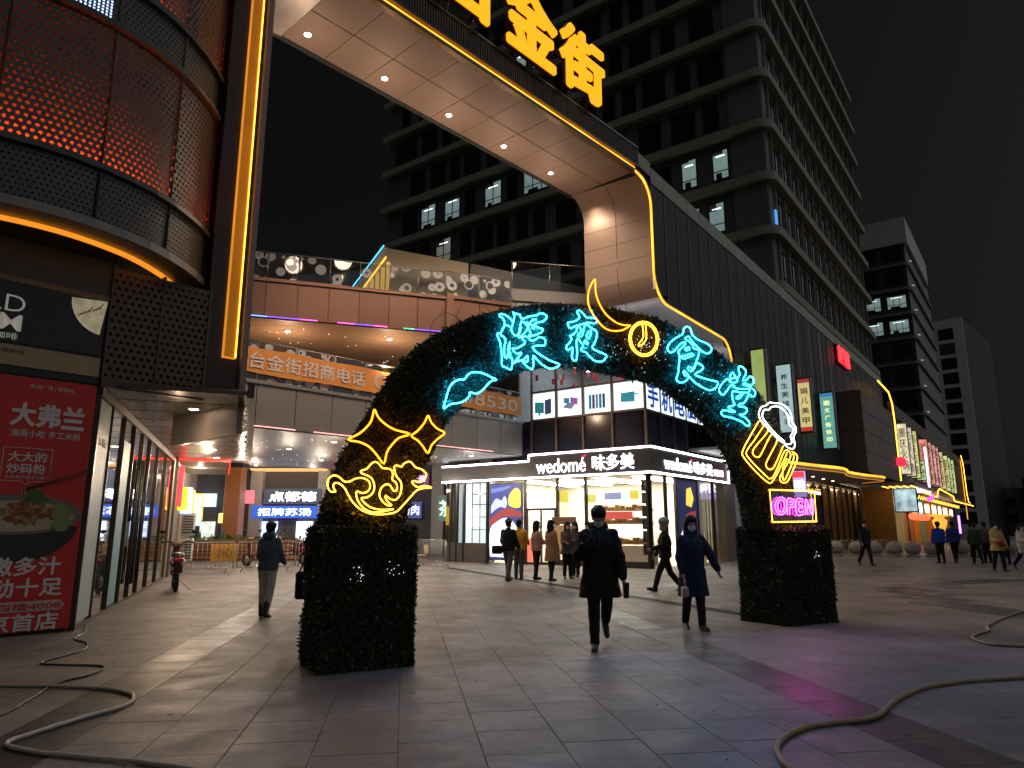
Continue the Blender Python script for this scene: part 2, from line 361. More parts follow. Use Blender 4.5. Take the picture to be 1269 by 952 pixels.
# neon outlines in metres on the arch's front plane: (along the arch, height)
NEON = {
'deep': [
  [(-2.164,4.149),(-2.170,4.123),(-2.124,4.028),(-2.096,3.851),(-2.095,3.721),(-2.033,3.693),(-1.949,3.678),(-1.937,3.835),(-1.971,3.834),(-1.966,3.908),(-1.983,3.946),(-1.971,4.059),(-1.991,3.986),(-2.005,3.862),(-2.028,3.824),(-2.056,3.856),(-2.062,3.956),(-2.040,4.070),(-2.068,4.117),(-2.114,4.131),(-2.114,4.162),(-2.164,4.149)],
  [(-2.114,4.162),(-2.080,4.238),(-2.057,4.277),(-2.063,4.343),(-2.092,4.380),(-2.137,4.403),(-2.126,4.431),(-2.058,4.434),(-1.983,4.402),(-1.934,4.357)],
  [(-2.057,4.277),(-2.023,4.292),(-1.972,4.274)],
  [(-1.926,4.488),(-1.902,4.450),(-1.908,4.387),(-1.931,4.301),(-1.949,4.247),(-1.926,4.189),(-1.885,4.163),(-1.851,4.174),(-1.821,4.234),(-1.792,4.369),(-1.757,4.374),(-1.704,4.345),(-1.680,4.302),(-1.710,4.251),(-1.810,4.143),(-1.833,4.171),(-1.786,4.291)],
  [(-1.926,4.488),(-1.873,4.476),(-1.821,4.474),(-1.786,4.422),(-1.745,4.428),(-1.650,4.474),(-1.542,4.502),(-1.493,4.536),(-1.420,4.547),(-1.365,4.524),(-1.378,4.479),(-1.433,4.428),(-1.506,4.412),(-1.555,4.383),(-1.591,4.352),(-1.638,4.360),(-1.650,4.380),(-1.590,4.436),(-1.542,4.443)],
  [(-1.757,4.374),(-1.668,4.361),(-1.668,4.288),(-1.633,4.230),(-1.663,4.179),(-1.580,4.207),(-1.508,4.238),(-1.447,4.278),(-1.440,4.327),(-1.495,4.324),(-1.537,4.349),(-1.567,4.345),(-1.585,4.300),(-1.615,4.317)],
  [(-1.746,4.168),(-1.687,4.166),(-1.628,4.127),(-1.568,4.140),(-1.508,4.185),(-1.448,4.194),(-1.394,4.164),(-1.407,4.084),(-1.509,4.070),(-1.593,4.043),(-1.599,4.017),(-1.546,3.972),(-1.439,3.923),(-1.330,3.879),(-1.221,3.856),(-1.159,3.842),(-1.178,3.808),(-1.246,3.774),(-1.320,3.755),(-1.392,3.778),(-1.464,3.811),(-1.535,3.864),(-1.582,3.910),(-1.600,3.872),(-1.592,3.791),(-1.607,3.727),(-1.636,3.714),(-1.689,3.743),(-1.759,3.791),(-1.759,3.827),(-1.688,3.897),(-1.683,3.846),(-1.700,3.808),(-1.747,3.813)],
  [(-1.764,3.831),(-1.886,3.786),(-1.926,3.751),(-1.863,3.819),(-1.787,3.930),(-1.851,3.907),(-1.909,3.935),(-1.926,3.974),(-1.862,3.982),(-1.793,4.022),(-1.740,4.060),(-1.728,4.092),(-1.758,4.119),(-1.781,4.147),(-1.746,4.168)],
],
'night': [
  [(-0.982,4.487),(-0.907,4.506),(-0.832,4.546),(-0.788,4.602),(-0.829,4.660),(-0.812,4.691),(-0.761,4.692),(-0.711,4.650),(-0.653,4.609),(-0.550,4.620),(-0.472,4.615),(-0.474,4.572),(-0.518,4.543),(-0.621,4.535),(-0.706,4.511),(-0.791,4.474),(-0.876,4.440),(-0.951,4.401),(-0.983,4.424),(-0.999,4.464),(-0.982,4.487)],
  [(-0.825,4.447),(-0.852,4.373),(-0.903,4.316),(-0.962,4.287),(-0.938,4.249),(-0.963,4.196),(-1.030,4.125),(-1.023,4.077),(-0.990,4.075),(-0.932,4.117),(-0.916,4.098),(-0.935,3.999),(-0.920,3.932),(-0.862,3.939),(-0.843,4.038),(-0.849,4.163),(-0.838,4.262),(-0.781,4.228),(-0.732,4.165),(-0.775,4.117),(-0.742,4.086),(-0.684,4.073),(-0.618,4.018),(-0.517,3.967),(-0.397,3.974),(-0.317,4.041),(-0.315,4.084),(-0.410,4.108),(-0.563,4.152),(-0.527,4.234),(-0.480,4.341),(-0.487,4.426),(-0.572,4.456),(-0.639,4.496),(-0.690,4.496),(-0.736,4.347),(-0.770,4.300),(-0.829,4.306),(-0.777,4.370),(-0.768,4.421),(-0.809,4.447)],
  [(-0.616,4.407),(-0.669,4.321),(-0.619,4.300),(-0.582,4.398),(-0.616,4.407)],
  [(-0.687,4.255),(-0.714,4.223),(-0.655,4.203),(-0.646,4.225),(-0.687,4.255)],
],
'eat': [
  [(1.279,4.707),(1.345,4.765),(1.432,4.749),(1.475,4.639),(1.599,4.579),(1.802,4.539),(1.889,4.472),(1.830,4.387),(1.712,4.378),(1.564,4.459),(1.432,4.556),(1.385,4.607),(1.306,4.558),(1.391,4.522),(1.464,4.474),(1.485,4.419),(1.599,4.405),(1.579,4.307),(1.491,4.144),(1.449,4.082),(1.363,4.100),(1.330,4.059),(1.395,4.028),(1.474,4.085),(1.532,4.186),(1.668,4.136),(1.638,4.075),(1.480,3.991),(1.629,3.951),(1.859,3.928),(1.988,3.913),(1.955,3.833),(1.820,3.762),(1.693,3.777),(1.495,3.842),(1.351,3.939),(1.258,4.022),(1.231,3.982),(1.277,3.940),(1.317,3.973),(1.338,3.919),(1.246,3.844),(1.122,3.821),(1.077,3.872),(1.121,3.988),(1.161,4.236),(1.142,4.327),(1.195,4.372),(1.300,4.462),(1.277,4.497),(1.187,4.447),(1.031,4.304),(0.934,4.301),(0.927,4.384),(1.043,4.503),(1.248,4.626),(1.279,4.707)],
  [(1.295,4.395),(1.385,4.425),(1.382,4.387),(1.306,4.367),(1.295,4.395)],
  [(1.187,4.248),(1.274,4.269),(1.441,4.328),(1.464,4.302),(1.374,4.262),(1.259,4.220),(1.187,4.248)],
],
'hall': [
  [(2.499,4.223),(2.584,4.243),(2.676,4.184),(2.654,4.102),(2.590,4.016),(2.674,4.025),(2.765,4.094),(2.847,4.063),(2.839,3.982),(2.764,3.935),(2.641,3.962),(2.588,3.937),(2.747,3.913),(2.867,3.846),(2.845,3.765),(2.787,3.749),(2.707,3.781),(2.658,3.707),(2.581,3.622),(2.468,3.593),(2.451,3.552),(2.601,3.546),(2.637,3.491),(2.562,3.426),(2.452,3.417),(2.584,3.370),(2.674,3.300),(2.654,3.240),(2.586,3.245),(2.469,3.303),(2.257,3.344),(2.073,3.358),(2.025,3.411),(2.095,3.455),(2.293,3.443),(2.348,3.457),(2.217,3.494),(2.221,3.532),(2.344,3.562),(2.312,3.656),(2.324,3.792),(2.514,3.792),(2.695,3.809),(2.729,3.872),(2.547,3.854),(2.384,3.857),(2.307,3.907),(2.103,3.713),(2.005,3.799),(2.207,3.994),(2.283,3.944),(2.420,3.958),(2.452,4.011),(2.372,4.032),(2.287,3.983),(2.294,4.062),(2.353,4.118),(2.428,4.047),(2.514,4.086),(2.499,4.223)],
  [(2.411,3.704),(2.553,3.766),(2.507,3.713),(2.435,3.677),(2.411,3.704)],
],
'moon': [
  [(-0.498,5.225),(-0.552,5.156),(-0.607,5.029),(-0.628,4.894),(-0.605,4.782),(-0.548,4.690),(-0.464,4.602),(-0.362,4.516),(-0.241,4.476),(-0.098,4.485),(0.030,4.522),(0.170,4.610),(0.088,4.600),(-0.057,4.605),(-0.199,4.657),(-0.320,4.741),(-0.421,4.871),(-0.477,5.022),(-0.481,5.213),(-0.498,5.225)],
],
'clock': [
  [(0.731,4.504),(0.729,4.441),(0.713,4.377),(0.682,4.317),(0.639,4.263),(0.586,4.218),(0.525,4.184),(0.460,4.163),(0.394,4.156),(0.331,4.162),(0.273,4.182),(0.222,4.214),(0.183,4.257),(0.155,4.308),(0.142,4.366),(0.142,4.428),(0.157,4.490),(0.186,4.549),(0.227,4.603),(0.279,4.649),(0.339,4.684),(0.403,4.707),(0.470,4.716),(0.535,4.712),(0.595,4.693),(0.647,4.660),(0.688,4.617),(0.717,4.563),(0.731,4.504)],
  [(0.692,4.495),(0.691,4.439),(0.677,4.383),(0.650,4.330),(0.613,4.282),(0.566,4.242),(0.514,4.212),(0.457,4.194),(0.400,4.187),(0.344,4.193),(0.293,4.210),(0.249,4.239),(0.215,4.277),(0.191,4.323),(0.179,4.375),(0.179,4.429),(0.192,4.484),(0.217,4.537),(0.253,4.585),(0.298,4.625),(0.350,4.656),(0.406,4.676),(0.464,4.684),(0.521,4.679),(0.574,4.662),(0.619,4.634),(0.655,4.595),(0.680,4.548),(0.692,4.495)],
  [(0.415,4.661),(0.424,4.467),(0.324,4.335),(0.351,4.308),(0.479,4.438),(0.481,4.671)],
],
'mug': [
  [(2.909,3.335),(2.692,3.088),(2.478,2.823),(2.483,2.704),(2.753,2.479),(3.032,2.311),(3.161,2.351),(3.410,2.628),(3.575,2.847)],
  [(3.067,3.310),(2.771,3.008),(2.580,2.829),(2.586,2.710),(2.991,2.417),(3.093,2.378),(3.189,2.436),(3.336,2.625),(3.511,2.868),(3.639,2.850),(3.626,2.737),(3.350,2.430),(3.358,2.334),(3.485,2.326),(3.587,2.415),(3.812,2.721),(3.805,2.821),(3.697,2.866)],
  [(2.994,3.292),(3.146,3.205),(2.739,2.861),(2.728,2.753),(2.812,2.721),(2.905,2.774),(3.151,3.081),(3.266,3.138),(3.347,3.044),(3.034,2.660),(3.024,2.563),(3.109,2.530),(3.224,2.596),(3.484,2.953)],
  [(3.551,2.734),(3.441,2.581),(3.403,2.408),(3.473,2.386),(3.727,2.742),(3.712,2.829)],
],
'foam': [
  [(2.948,3.363),(2.922,3.460),(2.988,3.577),(3.119,3.626),(3.216,3.685),(3.344,3.684),(3.531,3.688),(3.692,3.612),(3.754,3.502),(3.760,3.388),(3.845,3.305),(3.833,3.202),(3.766,3.121),(3.789,2.996),(3.741,2.918),(3.610,2.923),(3.524,2.981)],
  [(2.948,3.363),(3.214,3.160),(3.454,3.014),(3.512,3.035),(3.321,3.142),(3.038,3.370),(3.012,3.467),(3.074,3.547),(3.184,3.556),(3.263,3.613),(3.450,3.630),(3.592,3.566),(3.675,3.470),(3.679,3.343),(3.784,3.275),(3.756,3.197),(3.691,3.129),(3.718,3.043),(3.655,2.989),(3.525,2.993)],
],
'open_frame': [
  [(3.055,2.192),(4.206,2.199),(4.195,1.678),(3.068,1.661),(3.055,2.192)],
],
'open': [
  [(3.457,1.930),(3.444,1.886),(3.419,1.845),(3.383,1.813),(3.340,1.793),(3.295,1.785),(3.251,1.792),(3.214,1.811),(3.186,1.843),(3.170,1.882),(3.168,1.926),(3.180,1.970),(3.205,2.010),(3.240,2.043),(3.282,2.064),(3.328,2.072),(3.372,2.066),(3.410,2.046),(3.439,2.015),(3.455,1.975),(3.457,1.930)],
  [(3.398,1.930),(3.390,1.898),(3.375,1.870),(3.353,1.848),(3.327,1.833),(3.300,1.828),(3.274,1.833),(3.251,1.846),(3.235,1.868),(3.226,1.896),(3.225,1.927),(3.233,1.958),(3.248,1.986),(3.270,2.009),(3.295,2.023),(3.323,2.029),(3.349,2.024),(3.372,2.011),(3.389,1.989),(3.398,1.961),(3.398,1.930)],
  [(3.451,1.787),(3.481,2.042),(3.617,2.044),(3.685,1.990),(3.639,1.916),(3.526,1.903),(3.513,1.787)],
  [(3.534,1.999),(3.601,2.001),(3.618,1.962),(3.535,1.946)],
  [(3.880,2.050),(3.718,2.047),(3.687,1.794),(3.874,1.796)],
  [(3.875,2.011),(3.780,2.009),(3.773,1.945),(3.855,1.947),(3.850,1.907),(3.768,1.906),(3.759,1.838),(3.880,1.840)],
  [(3.923,1.791),(3.956,2.056),(4.068,1.886),(4.091,2.059)],
  [(3.972,1.792),(3.992,1.946),(4.113,1.788),(4.149,2.060)],
],
'cloud': [
  [(-4.285,1.973),(-4.334,1.965),(-4.372,2.005),(-4.385,2.075),(-4.357,2.132),(-4.301,2.155),(-4.242,2.129),(-4.190,2.088),(-4.124,2.090),(-4.052,2.128),(-3.963,2.134),(-3.894,2.098),(-3.877,2.034),(-3.904,1.983),(-3.971,1.960),(-4.031,1.980),(-4.041,1.944),(-4.019,1.874),(-3.948,1.790),(-3.842,1.742),(-3.721,1.751),(-3.577,1.781)],
  [(-4.285,1.973),(-4.316,2.021),(-4.304,2.063),(-4.253,2.065),(-4.186,2.018),(-4.139,1.942),(-4.069,1.845),(-3.962,1.762),(-3.826,1.721),(-3.659,1.723),(-3.537,1.753),(-3.446,1.841),(-3.369,1.923),(-3.291,2.006),(-3.195,2.039),(-3.089,2.049),(-3.180,2.069),(-3.277,2.051),(-3.342,2.094),(-3.335,2.124),(-3.246,2.112),(-3.182,2.159),(-3.167,2.220),(-3.234,2.270),(-3.308,2.289),(-3.366,2.347),(-3.415,2.352),(-3.469,2.320),(-3.492,2.289),(-3.556,2.301),(-3.586,2.277),(-3.568,2.204),(-3.543,2.161),(-3.494,2.104),(-3.484,2.031),(-3.504,1.942),(-3.557,1.890),(-3.627,1.903),(-3.683,1.938),(-3.665,1.881),(-3.601,1.824),(-3.663,1.830),(-3.726,1.880),(-3.759,1.944),(-3.740,2.023),(-3.688,2.068),(-3.633,2.063),(-3.584,1.999),(-3.546,2.007),(-3.540,2.058),(-3.565,2.102),(-3.605,2.130),(-3.599,2.188),(-3.616,2.239),(-3.664,2.259),(-3.734,2.264),(-3.782,2.313),(-3.828,2.332),(-3.880,2.301),(-3.923,2.248),(-3.997,2.216),(-3.981,2.188),(-3.905,2.162),(-3.850,2.121),(-3.824,2.035),(-3.844,1.963),(-3.909,1.912),(-3.976,1.903),(-3.936,1.847),(-3.844,1.792),(-3.722,1.772),(-3.577,1.781)],
],
'star': [
  [(-3.862,2.959),(-3.812,2.873),(-3.715,2.791),(-3.587,2.732),(-3.393,2.693),(-3.536,2.638),(-3.627,2.542),(-3.686,2.450),(-3.717,2.316),(-3.809,2.414),(-3.904,2.504),(-4.027,2.555),(-4.169,2.575),(-4.046,2.649),(-3.959,2.728),(-3.894,2.822),(-3.862,2.959)],
],
'sparkle': [
  [(-3.158,2.941),(-3.117,2.866),(-3.031,2.787),(-2.925,2.740),(-3.012,2.664),(-3.102,2.573),(-3.149,2.471),(-3.217,2.551),(-3.293,2.623),(-3.376,2.671),(-3.297,2.738),(-3.209,2.844),(-3.158,2.941)],
],
'leaf': [
  [(-2.946,3.053),(-2.917,3.174),(-2.887,3.286),(-2.845,3.370),(-2.781,3.427),(-2.715,3.452),(-2.660,3.458),(-2.627,3.504),(-2.572,3.557),(-2.482,3.577),(-2.368,3.569),(-2.263,3.534),(-2.176,3.507),(-2.240,3.490),(-2.297,3.447),(-2.366,3.368),(-2.434,3.310),(-2.501,3.288),(-2.574,3.297),(-2.579,3.256),(-2.623,3.201),(-2.710,3.148),(-2.797,3.130),(-2.862,3.109),(-2.946,3.053)],
],
}
# ---------------------------------------------------------------- leafy neon arch on two clipped pedestals
def leafmat(name, c1, c2):
    m = bpy.data.materials.new(name); m.use_nodes = True; MATS[name] = m
    nt = m.node_tree; b = nt.nodes['Principled BSDF']; L = nt.links
    at = nt.nodes.new('ShaderNodeAttribute'); at.attribute_name = 'tone'
    mx = nt.nodes.new('ShaderNodeMix'); mx.data_type = 'RGBA'; mx.inputs[6].default_value = (*c1, 1); mx.inputs[7].default_value = (*c2, 1)
    L.new(at.outputs['Fac'], mx.inputs[0]); L.new(mx.outputs[2], b.inputs['Base Color']); b.inputs['Roughness'].default_value = .42
    return m
M_leaf = leafmat('plastic_leaf', (.03, .044, .02), (.14, .165, .075))
M_leaf2 = leafmat('plastic_leaf_dark', (.025, .034, .017), (.12, .135, .06))
def leaves(pos, nrm, size, wide=.36, out=.6):
    """many small blades as one mesh: each a folded quad standing off the surface"""
    n = len(pos)
    rnd = rng.normal(size=(n, 3)); d = nrm * out + rnd * .62; d /= np.linalg.norm(d, axis=1)[:, None]
    side = np.cross(d, rng.normal(size=(n, 3))); side /= np.linalg.norm(side, axis=1)[:, None]
    s = size * np.where(rng.random(n) < .035, rng.uniform(1.6, 2.8, n), rng.uniform(.55, 1.35, n))[:, None]; wv = side * s * wide * .5
    p0 = pos + rng.normal(size=(n, 3)) * .004
    bend = np.cross(side, d) * s * rng.uniform(-.25, .25, n)[:, None]
    V = np.stack([p0 - wv * .5, p0 + wv * .5, p0 + d * s * .55 + wv + bend * .4, p0 + d * s + bend, p0 + d * s * .55 - wv + bend * .4], 1).reshape(-1, 3)
    me = bpy.data.meshes.new('leaves')
    me.vertices.add(n*5); me.vertices.foreach_set('co', V.astype(np.float32).ravel())
    me.loops.add(n*5); me.loops.foreach_set('vertex_index', np.arange(n*5, dtype=np.int32))
    me.polygons.add(n); me.polygons.foreach_set('loop_start', np.arange(n, dtype=np.int32)*5)
    me.update(); a = me.attributes.new('tone', 'FLOAT', 'FACE'); a.data.foreach_set('value', (rng.random(n)**1.6).astype(np.float32))
    return me
ARCH_P = (1.69, 10.32); ARCH_H = 59.5
OUTER = [(-4.3,1.58),(-4.291,1.66),(-4.264,1.886),(-4.118,2.297),(-3.981,2.601),(-3.808,2.917),(-3.609,3.277),(-3.379,3.622),(-3.125,3.905),(-2.776,4.178),(-2.409,4.395),(-2.024,4.561),(-1.483,4.708),(-.909,4.826),(-.301,4.899),(.341,4.921),(1.018,4.861),(1.728,4.697),(2.301,4.501),(2.754,4.266),(3.30,3.81),(3.62,3.30),(3.80,2.8),(3.88,2.34),(3.90,1.70),(3.90,1.55)]
INNER = [(-3.31,1.58),(-3.304,1.715),(-3.199,2.203),(-2.973,2.525),(-2.819,2.887),(-2.539,3.205),(-2.209,3.472),(-1.888,3.656),(-1.649,3.777),(-1.081,3.94),(-.584,3.974),(-.063,3.984),(.206,3.965),(.748,3.932),(1.138,3.853),(1.38,3.787),(1.757,3.629),(2.014,3.478),(2.228,3.325),(2.544,2.974),(2.736,2.722),(2.883,2.398),(3.024,2.005),(3.06,1.761),(3.07,1.55)]
def resample(P, n):
    P = np.array(P); s = np.r_[0, np.cumsum(np.linalg.norm(np.diff(P, axis=0), axis=1))]; t = np.linspace(0, s[-1], n)
    return np.stack([np.interp(t, s, P[:, 0]), np.interp(t, s, P[:, 1])], 1)
arch = wall('foliage_arch', 'dark green leafy archway carrying neon signs above the plaza', 'archway', ARCH_P, ARCH_H)
NS, NK = 90, 28
o_, i_ = resample(OUTER, NS), resample(INNER, NS)
cen = (o_ + i_) / 2; half = (o_ - i_) / 2; AD = .34     # depth half
YC = .45
rings = np.zeros((NS, NK, 3))
for k in range(NK):
    a = 2*math.pi*k/NK; c, s = math.cos(a), math.sin(a); e = 2.0/3.2
    cr = math.copysign(abs(c)**e, c); sr = math.copysign(abs(s)**e, s)
    rings[:, k, 0] = cen[:, 0] + half[:, 0]*cr; rings[:, k, 2] = cen[:, 1] + half[:, 1]*cr; rings[:, k, 1] = YC + AD*sr
lump = np.sin(np.arange(NS)[:, None]*.55 + 2*np.sin(np.arange(NK)*.9)[None, :])*np.sin(np.arange(NK)[None, :]*1.1 + np.arange(NS)[:, None]*.23)
rings += (rings - np.stack([cen[:, 0], np.full(NS, YC), cen[:, 1]], 1)[:, None, :])*(lump*.045)[:, :, None] + rng.normal(size=rings.shape)*.009
b = MB(); b.add(rings.reshape(-1, 3), [(i*NK+k, i*NK+(k+1) % NK, (i+1)*NK+(k+1) % NK, (i+1)*NK+k) for i in range(NS-1) for k in range(NK)], True)
obj('frame_skin', b, mat('leaf_backing', (.008, .012, .006), .9, 0), arch)
def scatter_grid(rg, n):
    a = rg[:-1]; bb = rg[1:]
    q = np.stack([a, np.roll(a, -1, 1), np.roll(bb, -1, 1), bb], 2).reshape(-1, 4, 3)
    ar = np.linalg.norm(np.cross(q[:, 2]-q[:, 0], q[:, 3]-q[:, 1]), axis=1); idx = rng.choice(len(q), n, p=ar/ar.sum())
    u, v = rng.random((2, n, 1)); Q = q[idx]
    p = (Q[:, 0]*(1-u)+Q[:, 1]*u)*(1-v) + (Q[:, 3]*(1-u)+Q[:, 2]*u)*v
    nr = np.cross(Q[:, 2]-Q[:, 0], Q[:, 3]-Q[:, 1]); nr /= np.linalg.norm(nr, axis=1)[:, None]
    return p, nr
p, nr = scatter_grid(rings, 165000)
# make normals point away from the tube centre
sgn_done = []
for s0 in range(0, len(p), 20000):
    pp = p[s0:s0+20000]; k = np.argmin(((pp[:, None, [0, 2]] - cen[None, ::3, :])**2).sum(2), axis=1)*3
    ctr = np.stack([cen[k, 0], np.full(len(pp), YC), cen[k, 1]], 1); sgn_done.append(np.sign(((pp-ctr)*nr[s0:s0+20000]).sum(1)))
nr *= np.concatenate(sgn_done)[:, None]
lv = obj('leaves', leaves(p, nr, .038), M_leaf, arch); lv['kind'] = 'stuff'
# loose bare wires sticking out of the leaves near the shoulder
b = MB()
for q in range(3):
    u0 = -3.1 + q*.38; z0 = 3.75 + q*.25
    b.tube(spline([(u0, .2, z0), (u0+.02, .16, z0+.42), (u0+.25, .18, z0+.62), (u0+.55, .2, z0+.45), (u0+.6, .22, z0+.1)], 6), .004, 5)
obj('loose_wire', b, M_dark, arch)

def pedestal(label, u, w, d, h, seed):
    t = wall('leafy_pedestal', label, 'pedestal', (ARCH_P[0]+hv(ARCH_H)[0]*u, ARCH_P[1]+hv(ARCH_H)[1]*u), ARCH_H, 'clipped leafy pedestals of the arch')
    bm = bmesh.new(); bmesh.ops.create_cube(bm, size=1); bmesh.ops.subdivide_edges(bm, edges=bm.edges[:], cuts=9, use_grid_fill=True)
    rr = random.Random(seed)
    for q in bm.verts:
        x, y, z = q.co; wob = 1 + rr.uniform(-.014, .014) + .012*math.sin(z*9+y*5+seed)
        q.co = (x*w*wob, (y+.5)*d + rr.uniform(-.008, .008), (z+.5)*h)
        if q.co.z > h*.98: q.co.z += rr.uniform(-.02, .02)
    bm.normal_update()
    P = []; Nn = []
    fs = [f for f in bm.faces if f.normal.z > -.5]; A = np.array([f.calc_area() for f in fs]); n = 60000
    for i in np.random.default_rng(seed).choice(len(fs), n, p=A/A.sum()):
        f = fs[i]; a, bq, c, dq = [v.co for v in f.verts]; r1, r2 = rr.random(), rr.random()
        P.append((a*(1-r1)+bq*r1)*(1-r2)+(dq*(1-r1)+c*r1)*r2); Nn.append(f.normal)
    P = np.array([q[:] for q in P]); Nn = np.array([q[:] for q in Nn])
    obj('hedge_box', MB().bm(bm), MATS['leaf_backing'], t)
    k = obj('leaves', leaves(P, Nn, .033), M_leaf2, t); k['kind'] = 'stuff'
    return t
pl = pedestal('leafy green block under the star and cloud neon foot of the arch', -3.83, 1.08, .82, 1.56, 3)
pr = pedestal('leafy green block under the neon OPEN sign foot of the arch', 3.86, 1.24, .98, 1.56, 4)

# neon signs fixed to the front of the arch
NEON_COL = {'cyan': ((.009, .40, 1.), 62.), 'yellow': ((1., .2, .006), 7.5), 'white': ((.9, .95, 1.), 6.0), 'pink': ((1., .025, .8), 30.0), 'gold': ((1., .34, .022), 12.0)}
NM = {k: emat('neon_' + k, c, s) for k, (c, s) in NEON_COL.items()}
NL = [('deep', 'cyan', 'cyan neon outline of the first brush character with water strokes, on the arch'),
      ('night', 'cyan', 'cyan neon outline of the brush character beside the crescent moon'),
      ('eat', 'cyan', 'cyan neon outline of the roof-topped brush character after the clock'),
      ('hall', 'cyan', 'cyan neon outline of the last brush character above the beer mug'),
      ('leaf', 'cyan', 'cyan neon leaf-shaped flame curl below the first character'),
      ('moon', 'yellow', 'yellow neon crescent moon at the top of the arch'),
      ('clock', 'gold', 'yellow neon round clock with two hands beside the moon'),
      ('star', 'yellow', 'large yellow neon four-pointed star on the arch leg'),
      ('sparkle', 'yellow', 'small yellow neon four-pointed star next to the large one'),
      ('cloud', 'gold', 'yellow neon swirling cloud at the foot of the arch'),
      ('mug', 'gold', 'yellow neon tilted beer mug with white foam')]
NAMES = dict(deep='neon_character', night='neon_character', eat='neon_character', hall='neon_character', leaf='neon_leaf', moon='neon_moon', clock='neon_clock', star='neon_star', sparkle='neon_star', cloud='neon_cloud', mug='neon_mug')
def neon_tubes(nm, parent, m, name='tube', r=.0095, depth=.04):
    for l in NEON[nm]:
        closed = l[0] == l[-1]; pts = [(x, depth, z) for x, z in (l[:-1] if closed else l)]
        if nm == 'open_frame':
            b = MB(); b.tube(pts, r, 6, closed=True)
        elif closed:
            q = spline(pts[-2:] + pts + pts[:2], 3); pp = q[6:6 + 3*len(pts) + 1]
            b = MB(); b.tube(pp, r, 6, closed=False)
        else:
            b = MB(); b.tube(spline(pts, 3), r, 6)
        obj(name, b, m, parent)
for nm, c, lab in NL:
    t = wall(NAMES[nm], lab, 'neon sign', ARCH_P, ARCH_H)
    neon_tubes(nm, t, NM[c], r=.0105 if c == 'yellow' else .0078)
    if nm == 'mug': neon_tubes('foam', t, NM['white'], 'foam_tube')
    # stand-off pins that hold the tube
    pins = MB(); l = max(NEON[nm], key=len)
    for q in range(0, len(l), max(2, len(l)//6)): pins.tube([(l[q][0], .045, l[q][1]), (l[q][0], .14, l[q][1])], .004, 4)
    obj('stand_off_pins', pins, M_dark, t)
t = wall('open_sign', 'rectangular neon sign reading OPEN in pink with a yellow border', 'neon sign', ARCH_P, ARCH_H)
neon_tubes('open_frame', t, NM['gold'], 'border_tube', .010); neon_tubes('open', t, NM['pink'], 'letter_tube', .0075)
fr = NEON['open_frame'][0]
b = MB(); b.quad(*[(x, .075, z) for x, z in fr[:4]][::-1]); obj('backing_sheet', b, gmat('tinted_acrylic', (.55, .5, .55), .06), t)
b = MB(); b.tube([(fr[2][0]-.05, .08, fr[2][1]), (fr[2][0]-.05, .1, 1.5)], .008, 5); b.tube([(fr[3][0]+.05, .08, fr[3][1]), (fr[3][0]+.05, .1, 1.5)], .008, 5); obj('bracket', b, M_dark, t)
# feed cables looped between the neon pieces
for i, pts in enumerate(([(-3.6, 2.2), (-3.45, 2.75), (-3.2, 3.2), (-2.8, 3.55), (-2.2, 3.75)], [(-1.95, 3.8), (-1.4, 4.05), (-.9, 4.0), (-.4, 4.1), (.2, 4.2)], [(.6, 4.2), (1.0, 4.3), (1.5, 4.05), (2.1, 3.85), (2.5, 3.5)], [(3.0, 3.1), (3.3, 2.6), (3.35, 2.1), (3.5, 1.75)])):
    b = MB(); b.tube(spline([(u, .068+.012*(k % 2), z) for k, (u, z) in enumerate(pts)], 6), .006, 5); obj('feed_cable', b, M_black, arch)
# fairy lights scattered over the crown of the arch and on both blocks
b = MB(); k = 0
for (u, z, n, s) in ((.55, 4.25, 26, .28), (.75, 4.45, 14, .25), (2.0, 3.75, 14, .35), (-2.7, 3.6, 5, .2), (-.15, 4.15, 8, .15)):
    for q in range(n): b.ball((u+random.gauss(0, s), .07, z+random.gauss(0, s*.55)), .0036, 1)
for (u0, z0, n, s) in ((-3.98, 1.05, 14, .05), (-3.6, 1.08, 9, .06), (4.02, 1.1, 10, .05)):
    for q in range(n): b.ball((u0+random.gauss(0, s), -.028, z0+random.gauss(0, s*.7)), .0028, 1)
fl = wall('fairy_lights', 'tiny white fairy lights sprinkled over the leafy arch', 'fairy lights', ARCH_P, ARCH_H, kind='stuff')
obj('bulbs', b, emat('fairy_white', (.8, .9, 1.), 5., sample=False), fl)
# ---------------------------------------------------------------- gateway beam and the podium it runs into
G0 = np.array((4.65, 24.01)); GH = 42.6; PH = 36.5
M_tan = mat('tan_panel', (.29, .205, .165), .62, .1, var=.06, scale=.8, rvar=.06, rand=.05)
M_joint = mat('dark_joint', (.02, .017, .015), .8)
M_corr = mat('corrugated_cladding', (.075, .085, .09), .34, .5, var=.12, scale=1.2, rand=.12)
M_cope = mat('coping_metal', (.26, .27, .225), .4, .5, var=.12, rand=.08)
M_ambtrim = emat('amber_trim', (1., .40, .03), 2.2, var=.35, scale=.7)
gate = wall('gateway', 'tan panelled gateway beam spanning the street with glowing amber edge and downlights', 'gateway', G0, GH)
XL, ZS, DEP = -14.55, 14.4, 2.9
def corrug(x0, x1, z0, z1, y, pitch=.09, dep=.028):
    """one folded cladding panel with vertical ribs"""
    n = max(2, int((x1-x0)/pitch)); vs = []; fs = []
    for i in range(n+1):
        xa = x0 + (x1-x0)*i/n; w_ = (x1-x0)/n
        for q, dy in ((0, 0), (.35, 0), (.5, -dep), (.85, -dep)):
            if i == n and q > 0: break
            vs += [(xa+q*w_, y+dy, z0), (xa+q*w_, y+dy, z1)]
    for k in range(len(vs)//2-1): fs.append((2*k, 2*k+2, 2*k+3, 2*k+1))
    return MB().add(vs, fs)
